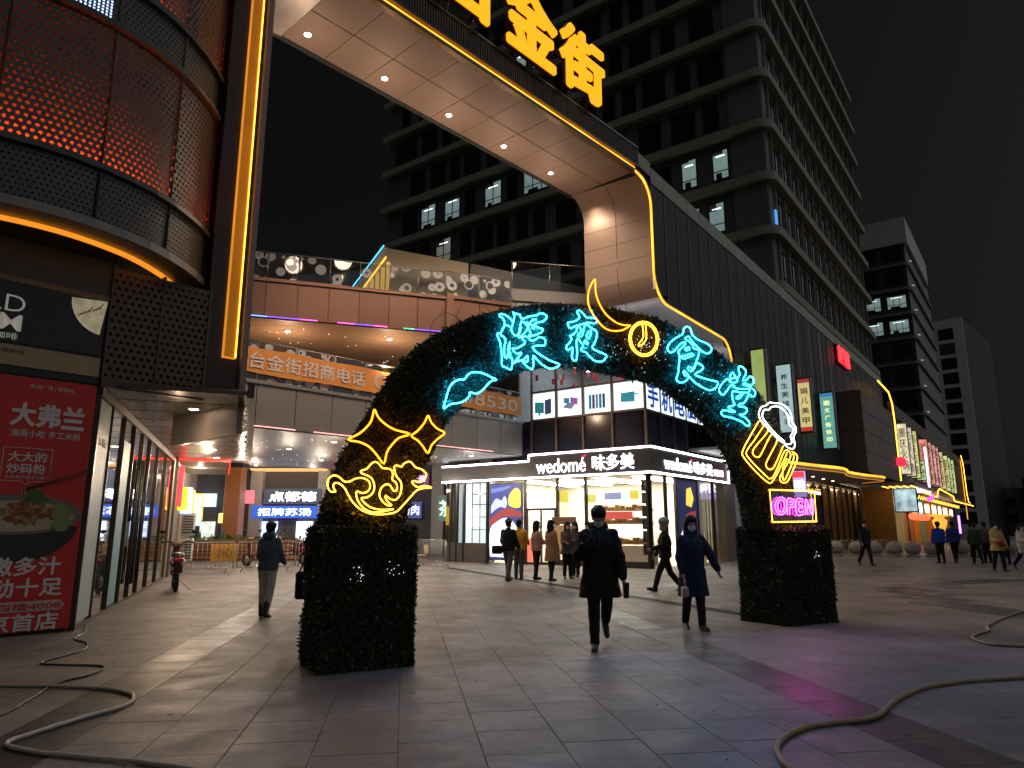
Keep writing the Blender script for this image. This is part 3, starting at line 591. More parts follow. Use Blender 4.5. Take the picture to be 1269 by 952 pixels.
# soffit panels, two rows deep, each its own sheet
pw = 1.3; xs = [-12.8 + i*pw for i in range(10)] + [-.25]
b = MB(); b.box(-12.8, .2, .02, DEP-.02, ZS+.02, ZS+.6); obj('soffit_backing', b, M_joint, gate)
for i in range(len(xs)-1):
    for r_ in range(2):
        b = MB(); b.bbox(xs[i]+.008, xs[i+1]-.008, .03+r_*1.43, 1.44+r_*1.43, ZS, ZS+.025, .004)
        obj('soffit_panel', b, M_tan, gate)
dl_b = MB(); dl_b.lathe([(.001, .012), (.09, .012), (.1, 0), (.125, -.004), (.125, .01)], n=20); dl_ring = dl_b.mesh('downlight_ring'); dl_ring.materials.append(M_steel)
dl_l = MB(); dl_l.lathe([(.001, -.002), (.085, -.002), (.085, .004)], n=20); dl_lens = dl_l.mesh('downlight_lens'); dl_lens.materials.append(M_lampwarm)
for k in range(6):
    x = -12.35 + k*2.53
    o = obj('downlight', dl_ring, None, gate, (x, 2.33, ZS-.006)); obj('lens', dl_lens, None, o)
    lamp('downlight_lamp', 'SPOT', (x, 2.33, ZS-.5), 480 if k < 5 else 280, (1., .76, .54), gate, .4, R(156))
    if k < 5: lamp('soffit_fill_lamp', 'POINT', (x, 2.33, ZS-1.3), 55, (1., .70, .47), gate, 0.)  # added unseen point lamp that brightens the soffit from below
# front fascia: ribbed panels between an amber strip and a coping
for i in range(12):
    x0, x1 = XL + i*1.22, min(XL + (i+1)*1.22, .06)
    obj('fascia_panel', corrug(x0+.012, x1-.012, ZS+.33, ZS+1.02, .0), M_corr, gate)
b = MB(); b.box(XL, 0, .02, .3, ZS+.31, ZS+1.0); b.box(XL, 0, -.05, .35, ZS+1.03, ZS+1.1); obj('fascia_core', b, M_cope, gate)
b = MB(); b.box(XL, -.2, -.02, .06, ZS+.12, ZS+.2); obj('edge_light', b, M_ambtrim, gate)
b = MB(); b.box(XL, -.1, -.07, .1, ZS-.03, ZS+.09); b.box(XL, -.1, -.09, .05, ZS+.235, ZS+.3); obj('edge_rail', b, mat('bronze_rail', (.16, .11, .06), .35, .7), gate)
b = MB(); b.box(XL, 0, DEP, DEP+.15, ZS, ZS+1.1); obj('back_fascia', b, M_corr, gate)
# left leg: dark pier with a broad amber light panel and a pale jamb edge
pier = MB(); pier.box(-15.32, -14.62, .02, 2.6, 3.9, 22); obj('pier', pier, mat('brown_cladding', (.045, .035, .03), .4, .4, bump=.03), gate)
b = MB(); b.box(-14.62, -14.5, -.06, 2.9, 3.3, 14.3); obj('jamb', b, mat('pale_jamb', (.30, .24, .22), .5, .2), gate)
M_light_panel = emat('amber_panel', (1., .34, .01), .2, var=.25, scale=.9)
for k in range(10):
    z0 = 4.75 + k*1.5
    b = MB(); b.bbox(-14.97, -14.75, -.05, .02, z0+.006, z0+1.494, .008); obj('light_panel', b, M_light_panel, gate)
b = MB(); b.tube([(-14.745, -.06, 4.75), (-14.745, -.06, 19.7)], .014, 8); obj('light_strip', b, M_amber, gate)
b = MB(); b.box(-14.98, -14.97, -.06, .02, 4.74, 19.7); b.box(-14.98, -14.74, -.06, .02, 4.73, 4.745); obj('light_panel_rim', b, emat('amber_rim', (1., .38, .03), .7), gate)
# rounded silver corner between left leg and soffit
b = MB(); n = 8
vs = []
for i in range(n+1):
    a = i/n*math.pi/2; vs += [(-14.5 + 1.7*(1-math.cos(a)), .03, ZS - 1.3 + 1.3*math.sin(a)), (-14.5 + 1.7*(1-math.cos(a)), DEP, ZS - 1.3 + 1.3*math.sin(a))]
b.add(vs, [(2*i, 2*i+1, 2*i+3, 2*i+2) for i in range(n)], True); obj('corner_sheet', b, mat('silver_panel', (.42, .38, .37), .35, .6), gate)

# standing sign letters on the beam
M_let = emat('letter_amber', (1., .40, .008), 1.3)
for k, (ch, xc, w_, h_) in enumerate((('台', -9.1, 2.15, 2.2), ('金', -6.35, 2.3, 2.35), ('街', -3.75, 2.3, 2.25))):
    t = wall('roof_letter', 'glowing amber character %s on the gateway beam' % {'台': 'cut off at its top,', '金': 'with a pointed roof shape', '街': 'last before the office tower'}[ch], 'sign letter', G0 + hv(GH)*xc, GH, 'amber characters on the gateway', z=ZS+1.1)
    text('face', ch, w_, h_, M_let, t, (0, -.35, .15+h_/2), .10, bold=.028)
    text('return', ch, w_*1.02, h_*1.02, mat('letter_return', (.10, .06, .02), .5, .3), t, (0, -.24, .15+h_/2), .12, bold=.034)
    b = MB()
    for sx in (-.5, .45): b.tube([(sx, -.25, .6), (sx, -.1, -.02)], .02, 6); b.tube([(sx, -.2, 1.2), (sx, .3, -.02)], .02, 6)
    obj('support', b, M_steel, t)

# podium: ribbed wall on the street side, hollowed above the bakery by a rounded opening
pod = wall('podium_building', 'dark ribbed shopping podium with amber-lit rounded opening above the bakery', 'building', G0, PH)
ZT, ZB = 15.1, 9.85
prof = [(.62, ZS)]
def arcp(cx, cz, r, a0, a1, n=8): return [(cx + r*math.cos(R(a0+(a1-a0)*i/n)), cz + r*math.sin(R(a0+(a1-a0)*i/n))) for i in range(n+1)]
# path of the opening's edge seen from the front: beam soffit -> leg -> podium soffit -> down
prof = [(-.3, ZS)] + arcp(-.1, ZS-1.0, 1.0, 90, 0)[1:] + arcp(2.0, ZB+1.1, 1.1, 180, 270)[1:] + [(4.5, ZB)] + arcp(7.75, ZB-1.05, 1.05, 90, 0) + [(8.8, 5.1)]
prof = [(-.3, ZS), (0., ZS-.02)] + arcp(.0, ZS-.95, .93, 85, 0)[1:] + arcp(2.03, ZB+1.1, 1.1, 180, 270) + [(4.5, ZB)] + arcp(7.8, ZB-1.05, 1.05, 90, 0) + [(8.85, 8.0)]
# reveal sheets of the opening (leg side and soffit), in panels
for (i0, i1) in ((1, 6), (6, 11), (11, 15), (15, 20), (20, 22), (22, len(prof)-1)):
    for (ya, yb) in ((.03, 1.44), (1.46, 2.88)):
        vs = []; seg = prof[i0:i1+1]
        for x, z in seg: vs += [(x, ya, z), (x, yb, z)]
        b = MB().add(vs, [(2*i, 2*i+1, 2*i+3, 2*i+2) for i in range(len(seg)-1)], True)
        obj('reveal_panel', b, M_tan if i1 <= 15 else MATS['silver_panel'], pod)
# leg between z of two arcs is split in stacked panels by thin joints
b = MB()
for z in (13.05, 12.3, 11.55): b.box(.925, .934, .03, 2.88, z, z+.012)
obj('reveal_joint', b, M_joint, pod)
# amber edge tube following that path, with a bronze lip
b = MB(); b.tube([(x, -.04, z) for x, z in prof], .045, 8); obj('edge_light', b, M_ambtrim, pod)
b = MB(); b.tube([(x+.06, -.02, z+.06) for x, z in prof], .07, 6); obj('edge_lip', b, MATS['bronze_rail'], pod)
def bottom(x):
    if x < .93: return ZS-.3
    if x < 2.05: return ZB + .35
    if x < 7.9: return ZB
    if x < 8.85: return ZB - .35
    return 5.2
PX1 = 49.
# ribbed panels
x = .98; k = 0
while x < PX1:
    wd = 1.18 if x < 30 else 2.3
    z0 = max(bottom(x+.05), bottom(x+wd-.05)) if x < 8.85 else 5.2
    obj('wall_panel', corrug(x+.01, min(x+wd, PX1)-.01, z0, 14.42, 0.), M_corr, pod)
    q = MB(); q.box(x-.014, x+.014, -.05, .02, z0, 14.42); obj('panel_fin', q, mat('fin_metal', (.22, .25, .26), .35, .5), pod)
    b = MB(); b.bbox(x+.008, min(x+wd, PX1)-.008, -.06, .25, 14.45, ZT, .012); obj('coping_panel', b, M_cope, pod)
    x += wd
for xx in (-.02,):
    b = MB(); b.bbox(xx, .98, -.05, .25, ZS+.3, ZT+.18, .012); obj('coping_panel', b, M_cope, pod)
b = MB(); b.box(.99, PX1, .05, .6, ZB+1.1, 15.05); b.box(8.95, PX1, .05, .5, 5.2, 15.0); b.box(.99, PX1, .6, 2.9, 14.3, 14.6)
obj('wall_core', b, M_joint, pod)
b = MB(); b.box(8.86, PX1, .0, 2.2, 5.05, 5.18); obj('overhang_soffit', b, M_grey, pod)
# dark slots between rib bays further along
for xx in (20.5, 23.2, 25.9, 28.6):
    b = MB(); b.box(xx, xx+.55, -.035, .02, 9.6, 14.3); obj('dark_slot', b, M_black, pod)
# box volume breaking forward from the podium, slabs with open joints
M_slab = mat('stone_slab', (.2, .17, .14), .55, .1, scale=1.5, rand=.1)
bx = wall('projecting_bay', 'brown stone-clad box bay standing out from the podium wall', 'building bay', G0 + hv(PH)*30.2, PH, z=5.3)
b = MB(); b.box(0, 12.5, -1.45, .2, .05, 5.5); obj('core', b, M_joint, bx)
for r_ in range(4):
    z0 = .02 + r_*1.4
    b = MB(); b.bbox(-.04, 0, -1.48, .2, z0, z0+1.37, .01); obj('slab', b, M_slab, bx)
    for q in range(5):
        b = MB(); b.bbox(q*2.5+.01, q*2.5+2.49, -1.5, -1.45, z0, z0+1.37, .01); obj('slab', b, M_slab, bx)
# ---------------------------------------------------------------- bakery on the corner
SC = np.array((5.56, 28.94)); 
shop = wall('bakery', 'corner bakery with black fascia, white light lines and bright glass front', 'shop', SC, PH)
# local x: along the street side (A), y: inward which runs along the other shop front (B); front L lies at x=0, front R at y=0
M_fas = mat('shop_black', (.045, .042, .048), .35, .2)
M_frame = mat('shop_frame', (.025, .022, .022), .4, .4)
M_glass = gmat('shop_glass', (.93, .95, .94), .05)
FB, FT = 3.75, 4.85
LY, RX = 11.0, 8.5
b = MB()
b.box(-.30, RX, -.30, 0, FB, FT); b.box(-.30, 0, 0, 5.75, FB, FT); b.box(-.30, 0, 5.75, LY, FB, FT-.27)
obj('fascia', b, M_fas, shop)
b = MB()   # light lines framing the fascia
def lx(y0, y1, z): b.box(-.335, -.302, y0, y1, z-.035, z+.035)
def ly(x0, x1, z): b.box(x0, x1, -.335, -.302, z-.035, z+.035)
lx(-.3, 5.75, FT-.02); lx(5.75, LY, FT-.29); lx(-.3, LY, FB+.05); b.box(-.335, -.302, 5.715, 5.785, FT-.29, FT-.02)
ly(-.335, RX, FT-.02); ly(-.335, RX, FB+.05); b.box(RX-.07, RX, -.335, -.302, FB+.05, FT-.02)
obj('light_line', b, M_whiteled, shop)
# angled return of the fascia round the far corner
fr = wall('bakery_return', 'angled end of the black bakery fascia near the barrier', 'shop sign', SC + hv(-53.5)*LY, 177., z=0)
b = MB(); b.box(-3.2, 0, -.02, .2, FB-.02, FT-.29); obj('fascia', b, M_fas, fr)
b = MB(); b.box(-3.2, 0, -.05, -.022, FB+.02, FB+.09); b.box(-3.2, 0, -.05, -.022, FT-.33, FT-.26); obj('light_line', b, M_whiteled, fr)
b = MB(); b.box(-3.2, 0, .0, .2, 0, .9); obj('dado', b, M_fas, fr)
for q in range(4):
    b = MB(); b.box(-3.2+q*.8, -3.12+q*.8, -.01, .1, .9, FB); obj('mullion', b, M_frame, fr)
b = MB(); b.quad((-3.2, .05, .9), (0, .05, .9), (0, .05, FB), (-3.2, .05, FB)); obj('pane', b, gmat('grey_glass', (.45, .48, .5), .12), fr)
b = MB(); b.box(-3.2, 0, .5, .55, .9, FB); obj('blind', b, emat('blind_glow', (.7, .75, .78), .35), fr)
M_lw = emat('letter_white', (1., 1., 1.), 3.0)
RL = (0, 0, R(-90))   # lettering on the B front (faces -x)
text('lettering', 'wedomé', 2.55, .62, M_lw, shop, (-.32, 4.05, 4.28), .04, bold=.0, rot=RL)
for i, q in enumerate('味多美'): text('character', q, .61, .64, M_lw, shop, (-.32, 2.12-i*.67, 4.30), .04, bold=.012, rot=RL)
b = MB(); b.add([(-.345, 2.95, 4.60), (-.345, 2.75, 4.68), (-.345, 2.70, 4.63), (-.345, 2.92, 4.56)], [(0, 1, 2, 3)]); obj('accent', b, emat('accent_red', (1., .02, .1), 2.), shop)
text('lettering', 'wedomé', 2.9, .55, M_lw, shop, (2.35, -.32, 4.28), .04, bold=.0)
for i, q in enumerate('味多美'): text('character', q, .68, .54, M_lw, shop, (4.4+i*.76, -.32, 4.28), .04, bold=.01)
text('lettering', '面包坊', 1.2, .30, M_lw, shop, (7.1, -.32, 4.2), .03, bold=.03)
b = MB(); b.add([(3.58, -.345, 4.5), (3.85, -.345, 4.58), (3.85, -.345, 4.63), (3.6, -.345, 4.57)], [(0, 1, 2, 3)]); obj('accent', b, MATS['accent_red'], shop)
# shop room
M_wallw = mat('shop_wall', (.75, .70, .60), .6)
b = MB(); b.box(.1, 8.3, 8.0, 8.1, 0, FB); b.box(6.0, 6.1, .1, 8.0, 0, FB); obj('back_wall', b, M_wallw, shop)
b = MB(); b.box(.02, 8.4, .02, 11, -.005, .015); obj('floor', b, mat('shop_floor', (.5, .45, .38), .3), shop)
b = MB(); b.box(.0, 8.4, .0, 11, FB+.02, FB+.1); obj('ceiling', b, M_wallw, shop)
M_ceil = emat('shop_light', (1., .92, .76), 44.)
for q in range(4):
    b = MB(); b.box(1.0, 5.2, .7+q*1.9, 1.2+q*1.9, FB-.06, FB-.02); obj('ceiling_light', b, M_ceil, shop)
M_shelf = mat('pale_oak', (.55, .40, .22), .5); M_bread = mat('bread', (.50, .30, .10), .6, rand=.4)
for k, z in enumerate((.9, 1.75, 2.3)):
    b = MB(); b.bbox(1.0, 1.5, .5, 3.4, z, z+.06, .01); obj('shelf', b, M_shelf, shop)
    for q in range(10):
        b = MB(); b.bbox(1.05, 1.42, .6+q*.27, .82+q*.27, z+.06, z+.2+.05*(q % 3), .03); obj('bread_box', b, M_bread, shop)
b = MB(); b.bbox(1.0, 1.6, .45, 3.45, .02, .85, .01); obj('counter', b, M_wallw, shop)
for k, (y0, y1, z0, z1, c) in enumerate(((.5, .9, 2.75, 3.1, (.95, .8, .1)), (1.3, 2.1, 2.75, 3.05, (.35, .4, .7)), (2.5, 3.1, 2.65, 3.0, (.9, .85, .2)), (3.9, 4.4, 2.7, 3.2, (.9, .8, .1)), (.8, 2.2, 1.95, 2.25, (.75, .1, .08)), (1.9, 2.4, 1.1, 1.6, (.35, .18, .12)))):
    b = MB(); b.box(.06, .075, y0, y1, z0, z1); obj('window_poster', b, emat('poster%d' % k, c, .9, sample=False), shop)
# B front glazing: (from the corner) two big panes, door bay, light box poster, display window
mull = [0.0, 2.95, 4.45, 6.15, 6.55, 8.25, 8.55, 9.75, 10.0, 10.45, 11.0]
for y in (0.02, 2.9, 4.35, 6.1, 8.3, 9.75, 10.2, 10.6):
    b = MB(); b.bbox(-.06, .08, y, y+.12, 0, FB, .01); obj('mullion', b, M_frame, shop)
for y0, y1 in ((.14, 2.9), (3.02, 4.35), (4.47, 6.1)):
    b = MB(); b.quad((.0, y0, .25 if y1 < 4.4 else 2.4), (.0, y1, .25 if y1 < 4.4 else 2.4), (.0, y1, FB), (.0, y0, FB)); obj('pane', b, M_glass, shop)
b = MB(); b.box(-.04, .06, .14, 4.35, .0, .25); obj('sill', b, M_frame, shop)
b = MB(); b.box(-.05, .06, 4.47, 6.1, 2.36, 2.46); obj('lintel', b, M_frame, shop)
b = MB(); b.box(-.05, .03, 4.5, 4.57, 0, 2.36); b.box(-.05, .03, 5.25, 5.32, 0, 2.36); b.box(-.05, .03, 6.0, 6.07, 0, 2.36); b.box(-.05, .03, 4.5, 6.07, 0, .12)
dr_ = obj('door', b, M_frame, shop)
b = MB(); b.quad((-.01, 4.57, .12), (-.01, 5.25, .12), (-.01, 5.25, 2.36), (-.01, 4.57, 2.36)); b.quad((-.01, 5.32, .12), (-.01, 6.0, .12), (-.01, 6.0, 2.36), (-.01, 5.32, 2.36)); obj('pane', b, M_glass, dr_)
b = MB(); b.tube([(-.09, 5.2, .8), (-.09, 5.2, 1.6)], .015, 6); obj('handle', b, M_steel, dr_)
b = MB(); b.bbox(-.1, -.04, 5.35, 6.0, .1, 1.15, .01); o = obj('door_poster', b, emat('door_poster', (.9, .22, .15), .8, sample=False), shop)
b = MB(); b.bbox(-.5, -.42, 3.2, 4.4, 1.75, 2.05, .01); obj('menu_board', b, mat('menu_brown', (.16, .07, .03), .5), shop); b = MB(); b.bbox(-.49, -.43, 3.3, 4.25, .5, 1.7, .01); obj('menu_sheet', b, mat('menu_sheet', (.6, .4, .22), .5), shop)
# light box poster
lb = MB(); lb.box(-.05, .05, 6.3, 8.2, .15, FB-.1); obj('light_box_frame', lb, M_frame, shop)
def lbq(name, pts, colr, s, d): b = MB(); b.add([(-.055-d, y, z) for y, z in pts], [tuple(range(len(pts)))]); return obj(name, b, emat(name + '_glow', colr, s), shop)
def sm(pts, n=4): return [(p.x, p.y) for p in spline([(x, y, 0) for x, y in pts], n)]
lbq('light_box_blue', [(6.35, .2), (8.15, .2), (8.15, FB-.15), (6.35, FB-.15)], (.035, .06, .30), .8, 0)
lbq('light_box_white', sm([(8.15, .3), (8.15, 1.5), (7.8, 1.85), (7.3, 2.05), (6.9, 1.95), (6.6, 1.6), (6.36, 1.2), (6.36, .25)]), (.9, .95, 1.), 1.6, .004)
lbq('light_box_red', sm([(8.15, 1.7), (8.15, 2.0), (7.6, 2.35), (7.1, 2.5), (6.5, 2.35), (6.36, 2.3), (6.36, 2.1), (6.9, 2.1), (7.4, 2.1), (7.8, 1.9)]), (.35, .045, .05), .9, .006)
lbq('light_box_yellow', sm([(7.05, 2.6), (6.7, 2.5), (6.4, 2.55), (6.38, 2.9), (6.4, 3.25), (6.65, 3.4), (6.95, 3.2), (7.08, 2.9), (7.05, 2.6)]), (1., .6, .08), 1.3, .008)
lbq('light_box_pale', sm([(8.1, 2.25), (7.6, 2.55), (7.25, 2.5), (7.15, 2.8), (7.3, 3.05), (7.5, 2.85), (7.8, 2.95), (8.1, 2.6)]), (.5, .58, .85), 1.0, .007)
lbq('light_box_cloud', sm([(8.1, 3.2), (7.4, 3.3), (6.9, 3.5), (7.5, 3.45), (8.1, 3.4)]), (.12, .2, .6), .9, .007)
for q in range(9):
    b = MB(); b.tube([(-.066, y_, z_) for y_, z_ in sm([(8.1-q*.02, .3+q*.14), (7.95-.06*(q % 3), .38+q*.14), (7.85, .3+q*.14), (7.7-.05*(q % 2), .4+q*.14)], 3)], .012, 4); obj('light_box_scribble', b, mat('scribble_blue', (.02, .03, .2), .5), shop)
for q in range(7):
    b = MB(); b.tube([(-.066, y_, z_) for y_, z_ in sm([(7.6-q*.18, .28), (7.5-q*.18, .42+.05*(q % 2)), (7.42-q*.18, .28)], 3)], .012, 4); obj('light_box_scribble', b, MATS['scribble_blue'], shop)
b = MB(); b.quad((.02, 8.4, .9), (.02, 9.75, .9), (.02, 9.75, FB), (.02, 8.4, FB)); obj('pane', b, M_glass, shop)
b = MB(); b.box(-.05, .03, 8.4, 11, 0, .9); obj('dado', b, mat('dado_brown', (.07, .06, .06), .5), shop)
b = MB()
for z in (1.5, 2.1, 2.7, 3.2): b.box(.35, .7, 8.6, 9.6, z, z+.03)
for y in (8.6, 9.1, 9.57): b.box(.35, .38, y, y+.03, .9, FB)
obj('display_rack', b, M_dark, shop)
b = MB(); b.box(.9, .95, 8.4, 11, .6, FB); obj('display_back', b, emat('display_glow', (.8, .9, .9), 1.3), shop)
b = MB(); b.quad((.02, 9.87, .9), (.02, 11, .9), (.02, 11, FB), (.02, 9.87, FB)); obj('pane', b, MATS['grey_glass'], shop)
# street side glazing
for x in (0.02, 1.5, 2.55, 4.9, 6.9, 8.3):
    b = MB(); b.bbox(x, x+.12, -.06, .08, 0, FB, .01); obj('mullion', b, M_frame, shop)
for x0, x1 in ((.14, 1.5), (5.02, 6.9), (7.02, 8.3)):
    b = MB(); b.quad((x0, 0, .15), (x1, 0, .15), (x1, 0, FB), (x0, 0, FB)); obj('pane', b, M_glass, shop)
b = MB(); b.box(2.67, 4.9, -.03, .05, .1, FB); obj('light_box_frame', b, M_frame, shop)
def lbr(name, pts, m, d): b = MB(); b.add([(x, -.035-d, z) for x, z in pts], [tuple(range(len(pts)))]); return obj(name, b, m, shop)
lbr('light_box_blue', [(2.7, .15), (4.87, .15), (4.87, FB-.1), (2.7, FB-.1)], emat('blue_deep', (.02, .03, .12), .5), 0)
lbr('light_box_white', [(2.9, .5), (3.8, .35), (4.6, .6), (4.8, 1.2), (4.3, 1.7), (3.4, 1.75), (2.9, 1.3)], MATS['light_box_white_glow'], .005)
lbr('light_box_yellow', [(3.6, 2.6), (4.2, 2.5), (4.5, 2.9), (4.2, 3.4), (3.7, 3.3)], MATS['light_box_yellow_glow'], .006)
lbr('light_box_red', [(3.4, 1.85), (4.6, 2.0), (4.7, 2.35), (4.0, 2.3), (3.4, 2.1)], MATS['light_box_red_glow'], .007)
for q in range(9):
    b = MB(); b.bbox(5.05+q*.36, 5.3+q*.36, .35, .42, .1, FB-.05, .03); obj('curtain_fold', b, mat('curtain', (.75, .68, .5), .8), shop)
b = MB(); b.box(4.95, 8.3, .6, .64, 0, FB); obj('curtain_glow', b, emat('curtain_back', (1., .85, .55), 1.6), shop)
b = MB()
for q in range(6): b.bbox(.45, 1.1, .5, .58, .5+q*.52, .95+q*.52, .02)
obj('silhouette_shelf', b, M_black, shop)
b = MB(); b.bbox(8.42, 9.4, -.2, .4, 0, 5.0, .02); obj('corner_pier', b, M_grey, shop)

# upper storey glazing over the bakery with phone shop displays
up = wall('phone_shop_window', 'upper glazed storey of a phone repair shop with backlit product posters', 'shop window', SC, PH, z=0)
M_mull = mat('copper_mullion', (.20, .13, .11), .4, .5)
M_dkglass = mat('dark_glass', (.02, .022, .04), .12, .0, spec=.8, rvar=.03)
b = MB(); b.box(.1, .3, .1, 6.4, 4.9, 6.45); b.box(.1, 8.6, .12, .3, 4.9, 6.45); obj('spandrel_glass', b, M_dkglass, up)
for y in (.0, 1.55, 3.0, 4.4, 5.75):
    b = MB(); b.bbox(-.02, .1, y, y+.09, 4.86, 9.9, .01); obj('mullion', b, M_mull, up)
b = MB(); b.box(.0, .1, .02, 5.8, 6.42, 6.5); b.box(.0, .1, .02, 5.8, 7.72, 7.8); b.box(.0, .1, .02, 5.8, 4.86, 4.95); b.box(0, 8.6, .0, .1, 4.86, 4.93); b.box(.1, 8.6, .02, .1, 6.42, 6.48); b.box(.1, 8.6, .02, .1, 7.74, 7.8)
obj('transom', b, M_mull, up)
M_bl = emat('backlit_white', (.80, .97, 1.), 1.25)
M_pr = [emat('product_%d' % i, c, .55, var=.5, scale=14, sample=False) for i, c in enumerate(((.02, .25, .32), (.05, .06, .16), (.25, .3, .5), (.03, .35, .45), (.5, .15, .5)))]
for q, (y0, y1) in enumerate(((.12, 1.5), (1.67, 2.95), (3.12, 4.35), (4.5, 5.72))):
    p = wall('product_poster', ['backlit poster of a tablet with keys beside the window corner', 'backlit poster of several phones standing in a row', 'backlit poster of an open laptop', 'backlit poster of a monitor and a tower computer'][q], 'poster', SC, PH, group='backlit posters in the phone shop window')
    b = MB(); b.bbox(.03, .1, y0, y1, 6.52, 7.7, .01); obj('light_panel', b, M_bl, p)
    yc = (y0+y1)/2
    def pq(pts, m, d=.0): b = MB(); b.add([(.022-d, yc+y, 7.05+z) for y, z in pts], [tuple(range(len(pts)))]); obj('print', b, m, p)
    if q == 3: pq([(.5, -.25), (.0, -.3), (.0, .2), (.5, .25)], M_pr[0]); pq([(.3, -.4), (.2, -.4), (.2, -.25), (.3, -.25)], M_pr[0], .002); pq([(-.05, -.38), (-.4, -.33), (-.4, .35), (-.05, .3)], M_pr[1])
    if q == 2: pq([(.35, -.15), (-.1, -.25), (-.35, .0), (.1, .05)], M_pr[2]); pq([(.3, .05), (.28, .3), (.0, .25), (.0, .02)], M_pr[3], .002); pq([(-.05, .05), (-.05, .3), (-.45, .2), (-.42, -.1)], M_pr[4], .003)
    if q == 1:
        for i in range(5): pq([(.42-i*.17, -.35), (.29-i*.17, -.36), (.29-i*.17, .27), (.42-i*.17, .28)], M_pr[i % 3])
    if q == 0: pq([(.35, -.2), (-.3, -.24), (-.3, .2), (.35, .18)], M_pr[3]); pq([(-.3, .05), (-.55, .08), (-.55, .1), (-.3, .1)], M_pr[1], .002)
for q, ch in enumerate('手机电脑快修'):
    x0 = .12 + q*1.38
    p = wall('character_light_box', 'white light box with a blue character, %s from the window corner' % ['first', 'second', 'third', 'fourth', 'fifth', 'sixth'][q], 'light box', SC, PH, group='white character light boxes')
    b = MB(); b.bbox(x0, x0+1.3, .02, .1, 6.5, 7.72, .01); obj('light_panel', b, M_bl, p)
    text('character', ch, 1.0, .98, emat('print_blue', (.02, .10, .55), .5, sample=False), p, (x0+.65, .012, 7.1), .008, bold=.028)
# upper room with strip lights and red hanging tags
b = MB(); b.box(.2, 8.6, 6.6, 6.7, 6.4, 10.1); b.box(.2, 8.6, .2, 6.6, 9.75, 9.85); b.box(6.0, 6.1, .2, 6.6, 6.4, 10); b.box(.2, 8.6, .2, 6.6, 6.3, 6.38); obj('room_shell', b, mat('room_grey', (.32, .34, .36), .7), up)
for q in range(5):
    b = MB(); b.box(.8, 4.8, .8+q*1.15, .87+q*1.15, 9.55, 9.6); obj('strip_light', b, emat('tube_white', (.95, .97, 1.), 12.), up)
b = MB()
for q in range(38): 
    xx, yy, zz = random.uniform(.6, 5), random.uniform(.5, 6), random.uniform(8.4, 9.2); b.box(xx, xx+.03, yy, yy+.14, zz, zz+.28)
o = obj('hanging_tags', b, mat('tag_red', (.5, .05, .05), .5), up); o['kind'] = 'stuff'
b = MB(); b.quad((.05, .1, 7.8), (.05, 5.75, 7.8), (.05, 5.75, 9.8), (.05, .1, 9.8)); obj('pane', b, M_glass, up)
for q in range(6):
    b = MB(); b.quad((.12+q*1.42, .06, 7.8), (1.5+q*1.42, .06, 7.8), (1.5+q*1.42, .06, 9.75), (.12+q*1.42, .06, 9.75)); obj('pane', b, M_glass, up)
    b = MB(); b.bbox(1.44+q*1.38, 1.5+q*1.38, -.02, .1, 4.9, 9.8, .01); obj('mullion', b, mat('thin_mullion', (.08, .075, .09), .4, .4), up)
b = MB(); b.box(-.1, .3, -.1, .3, 9.75, 10.4); obj('corner_column', b, M_grey, up)
# ---------------------------------------------------------------- left building: curved perforated storeys over a shop front
M_perf = perfmat('perforated_sheet', (.10, .098, .092), .102, .28)
M_perf2 = perfmat('perforated_sheet_small', (.10, .098, .092), .085, .2)
M_perf_brown = perfmat('perforated_bronze', (.12, .085, .06), .118, .26)
M_beam = mat('dark_rim', (.075, .075, .07), .4, .4)
# plan curve of the bowed front, from behind the viewer's left round to the gateway pier
CV = spline([(-11.5, 8.9, 0), (-9.4, 8.55, 0), (-8.3, 8.72, 0), (-7.35, 9.18, 0), (-6.55, 9.92, 0), (-6.02, 10.95, 0), (-5.86, 12.0, 0), (-5.9, 12.75, 0)], 12)
CV = [(p.x, p.y) for p in CV]
cl = np.r_[0, np.cumsum([math.hypot(CV[i+1][0]-CV[i][0], CV[i+1][1]-CV[i][1]) for i in range(len(CV)-1)])]
def cpt(s, off=0.):
    """point at arc length s along the bowed front, pushed off metres into the building"""
    x = np.interp(s, cl, [p[0] for p in CV]); y = np.interp(s, cl, [p[1] for p in CV])
    x2 = np.interp(s+.02, cl, [p[0] for p in CV]); y2 = np.interp(s+.02, cl, [p[1] for p in CV]); x1 = np.interp(s-.02, cl, [p[0] for p in CV]); y1 = np.interp(s-.02, cl, [p[1] for p in CV])
    tx, ty = x2-x1, y2-y1; l = math.hypot(tx, ty) or 1; return x - ty/l*off, y + tx/l*off
def ribbon(s0, s1, z0, z1, off=0., n=8, uv=True):
    b = MB(); vs = []; b.uv = []
    for i in range(n+1):
        s = s0 + (s1-s0)*i/n; x, y = cpt(s, off); vs += [(x, y, z0), (x, y, z1)]; b.uv += [(s, z0), (s, z1)]
    b.add(vs, [(2*i, 2*i+2, 2*i+3, 2*i+1) for i in range(n)], True)
    return b
def bar(s0, s1, z0, z1, o0, o1, n=16):
    b = MB(); vs = []
    for i in range(n+1):
        s = s0 + (s1-s0)*i/n
        for o, z in ((o0, z0), (o1, z0), (o1, z1), (o0, z1)): x, y = cpt(s, o); vs.append((x, y, z))
    fs = [(4*i+k, 4*i+(k+1) % 4, 4*i+4+(k+1) % 4, 4*i+4+k) for i in range(n) for k in range(4)] + [(3, 2, 1, 0), tuple(4*n+k for k in range(4))]
    return b.add(vs, fs)
SE = cl[-1]
mall = thing('curved_mall_front', 'bowed shopping mall front of dark perforated sheets glowing red from inside', 'building')
ZR = [6.1, 7.05, 9.55, 10.35, 12.6, 13.6, 16.]
seams = [SE - d for d in (0.0, 1.42, 2.75, 4.15, 5.6, 7.2)]
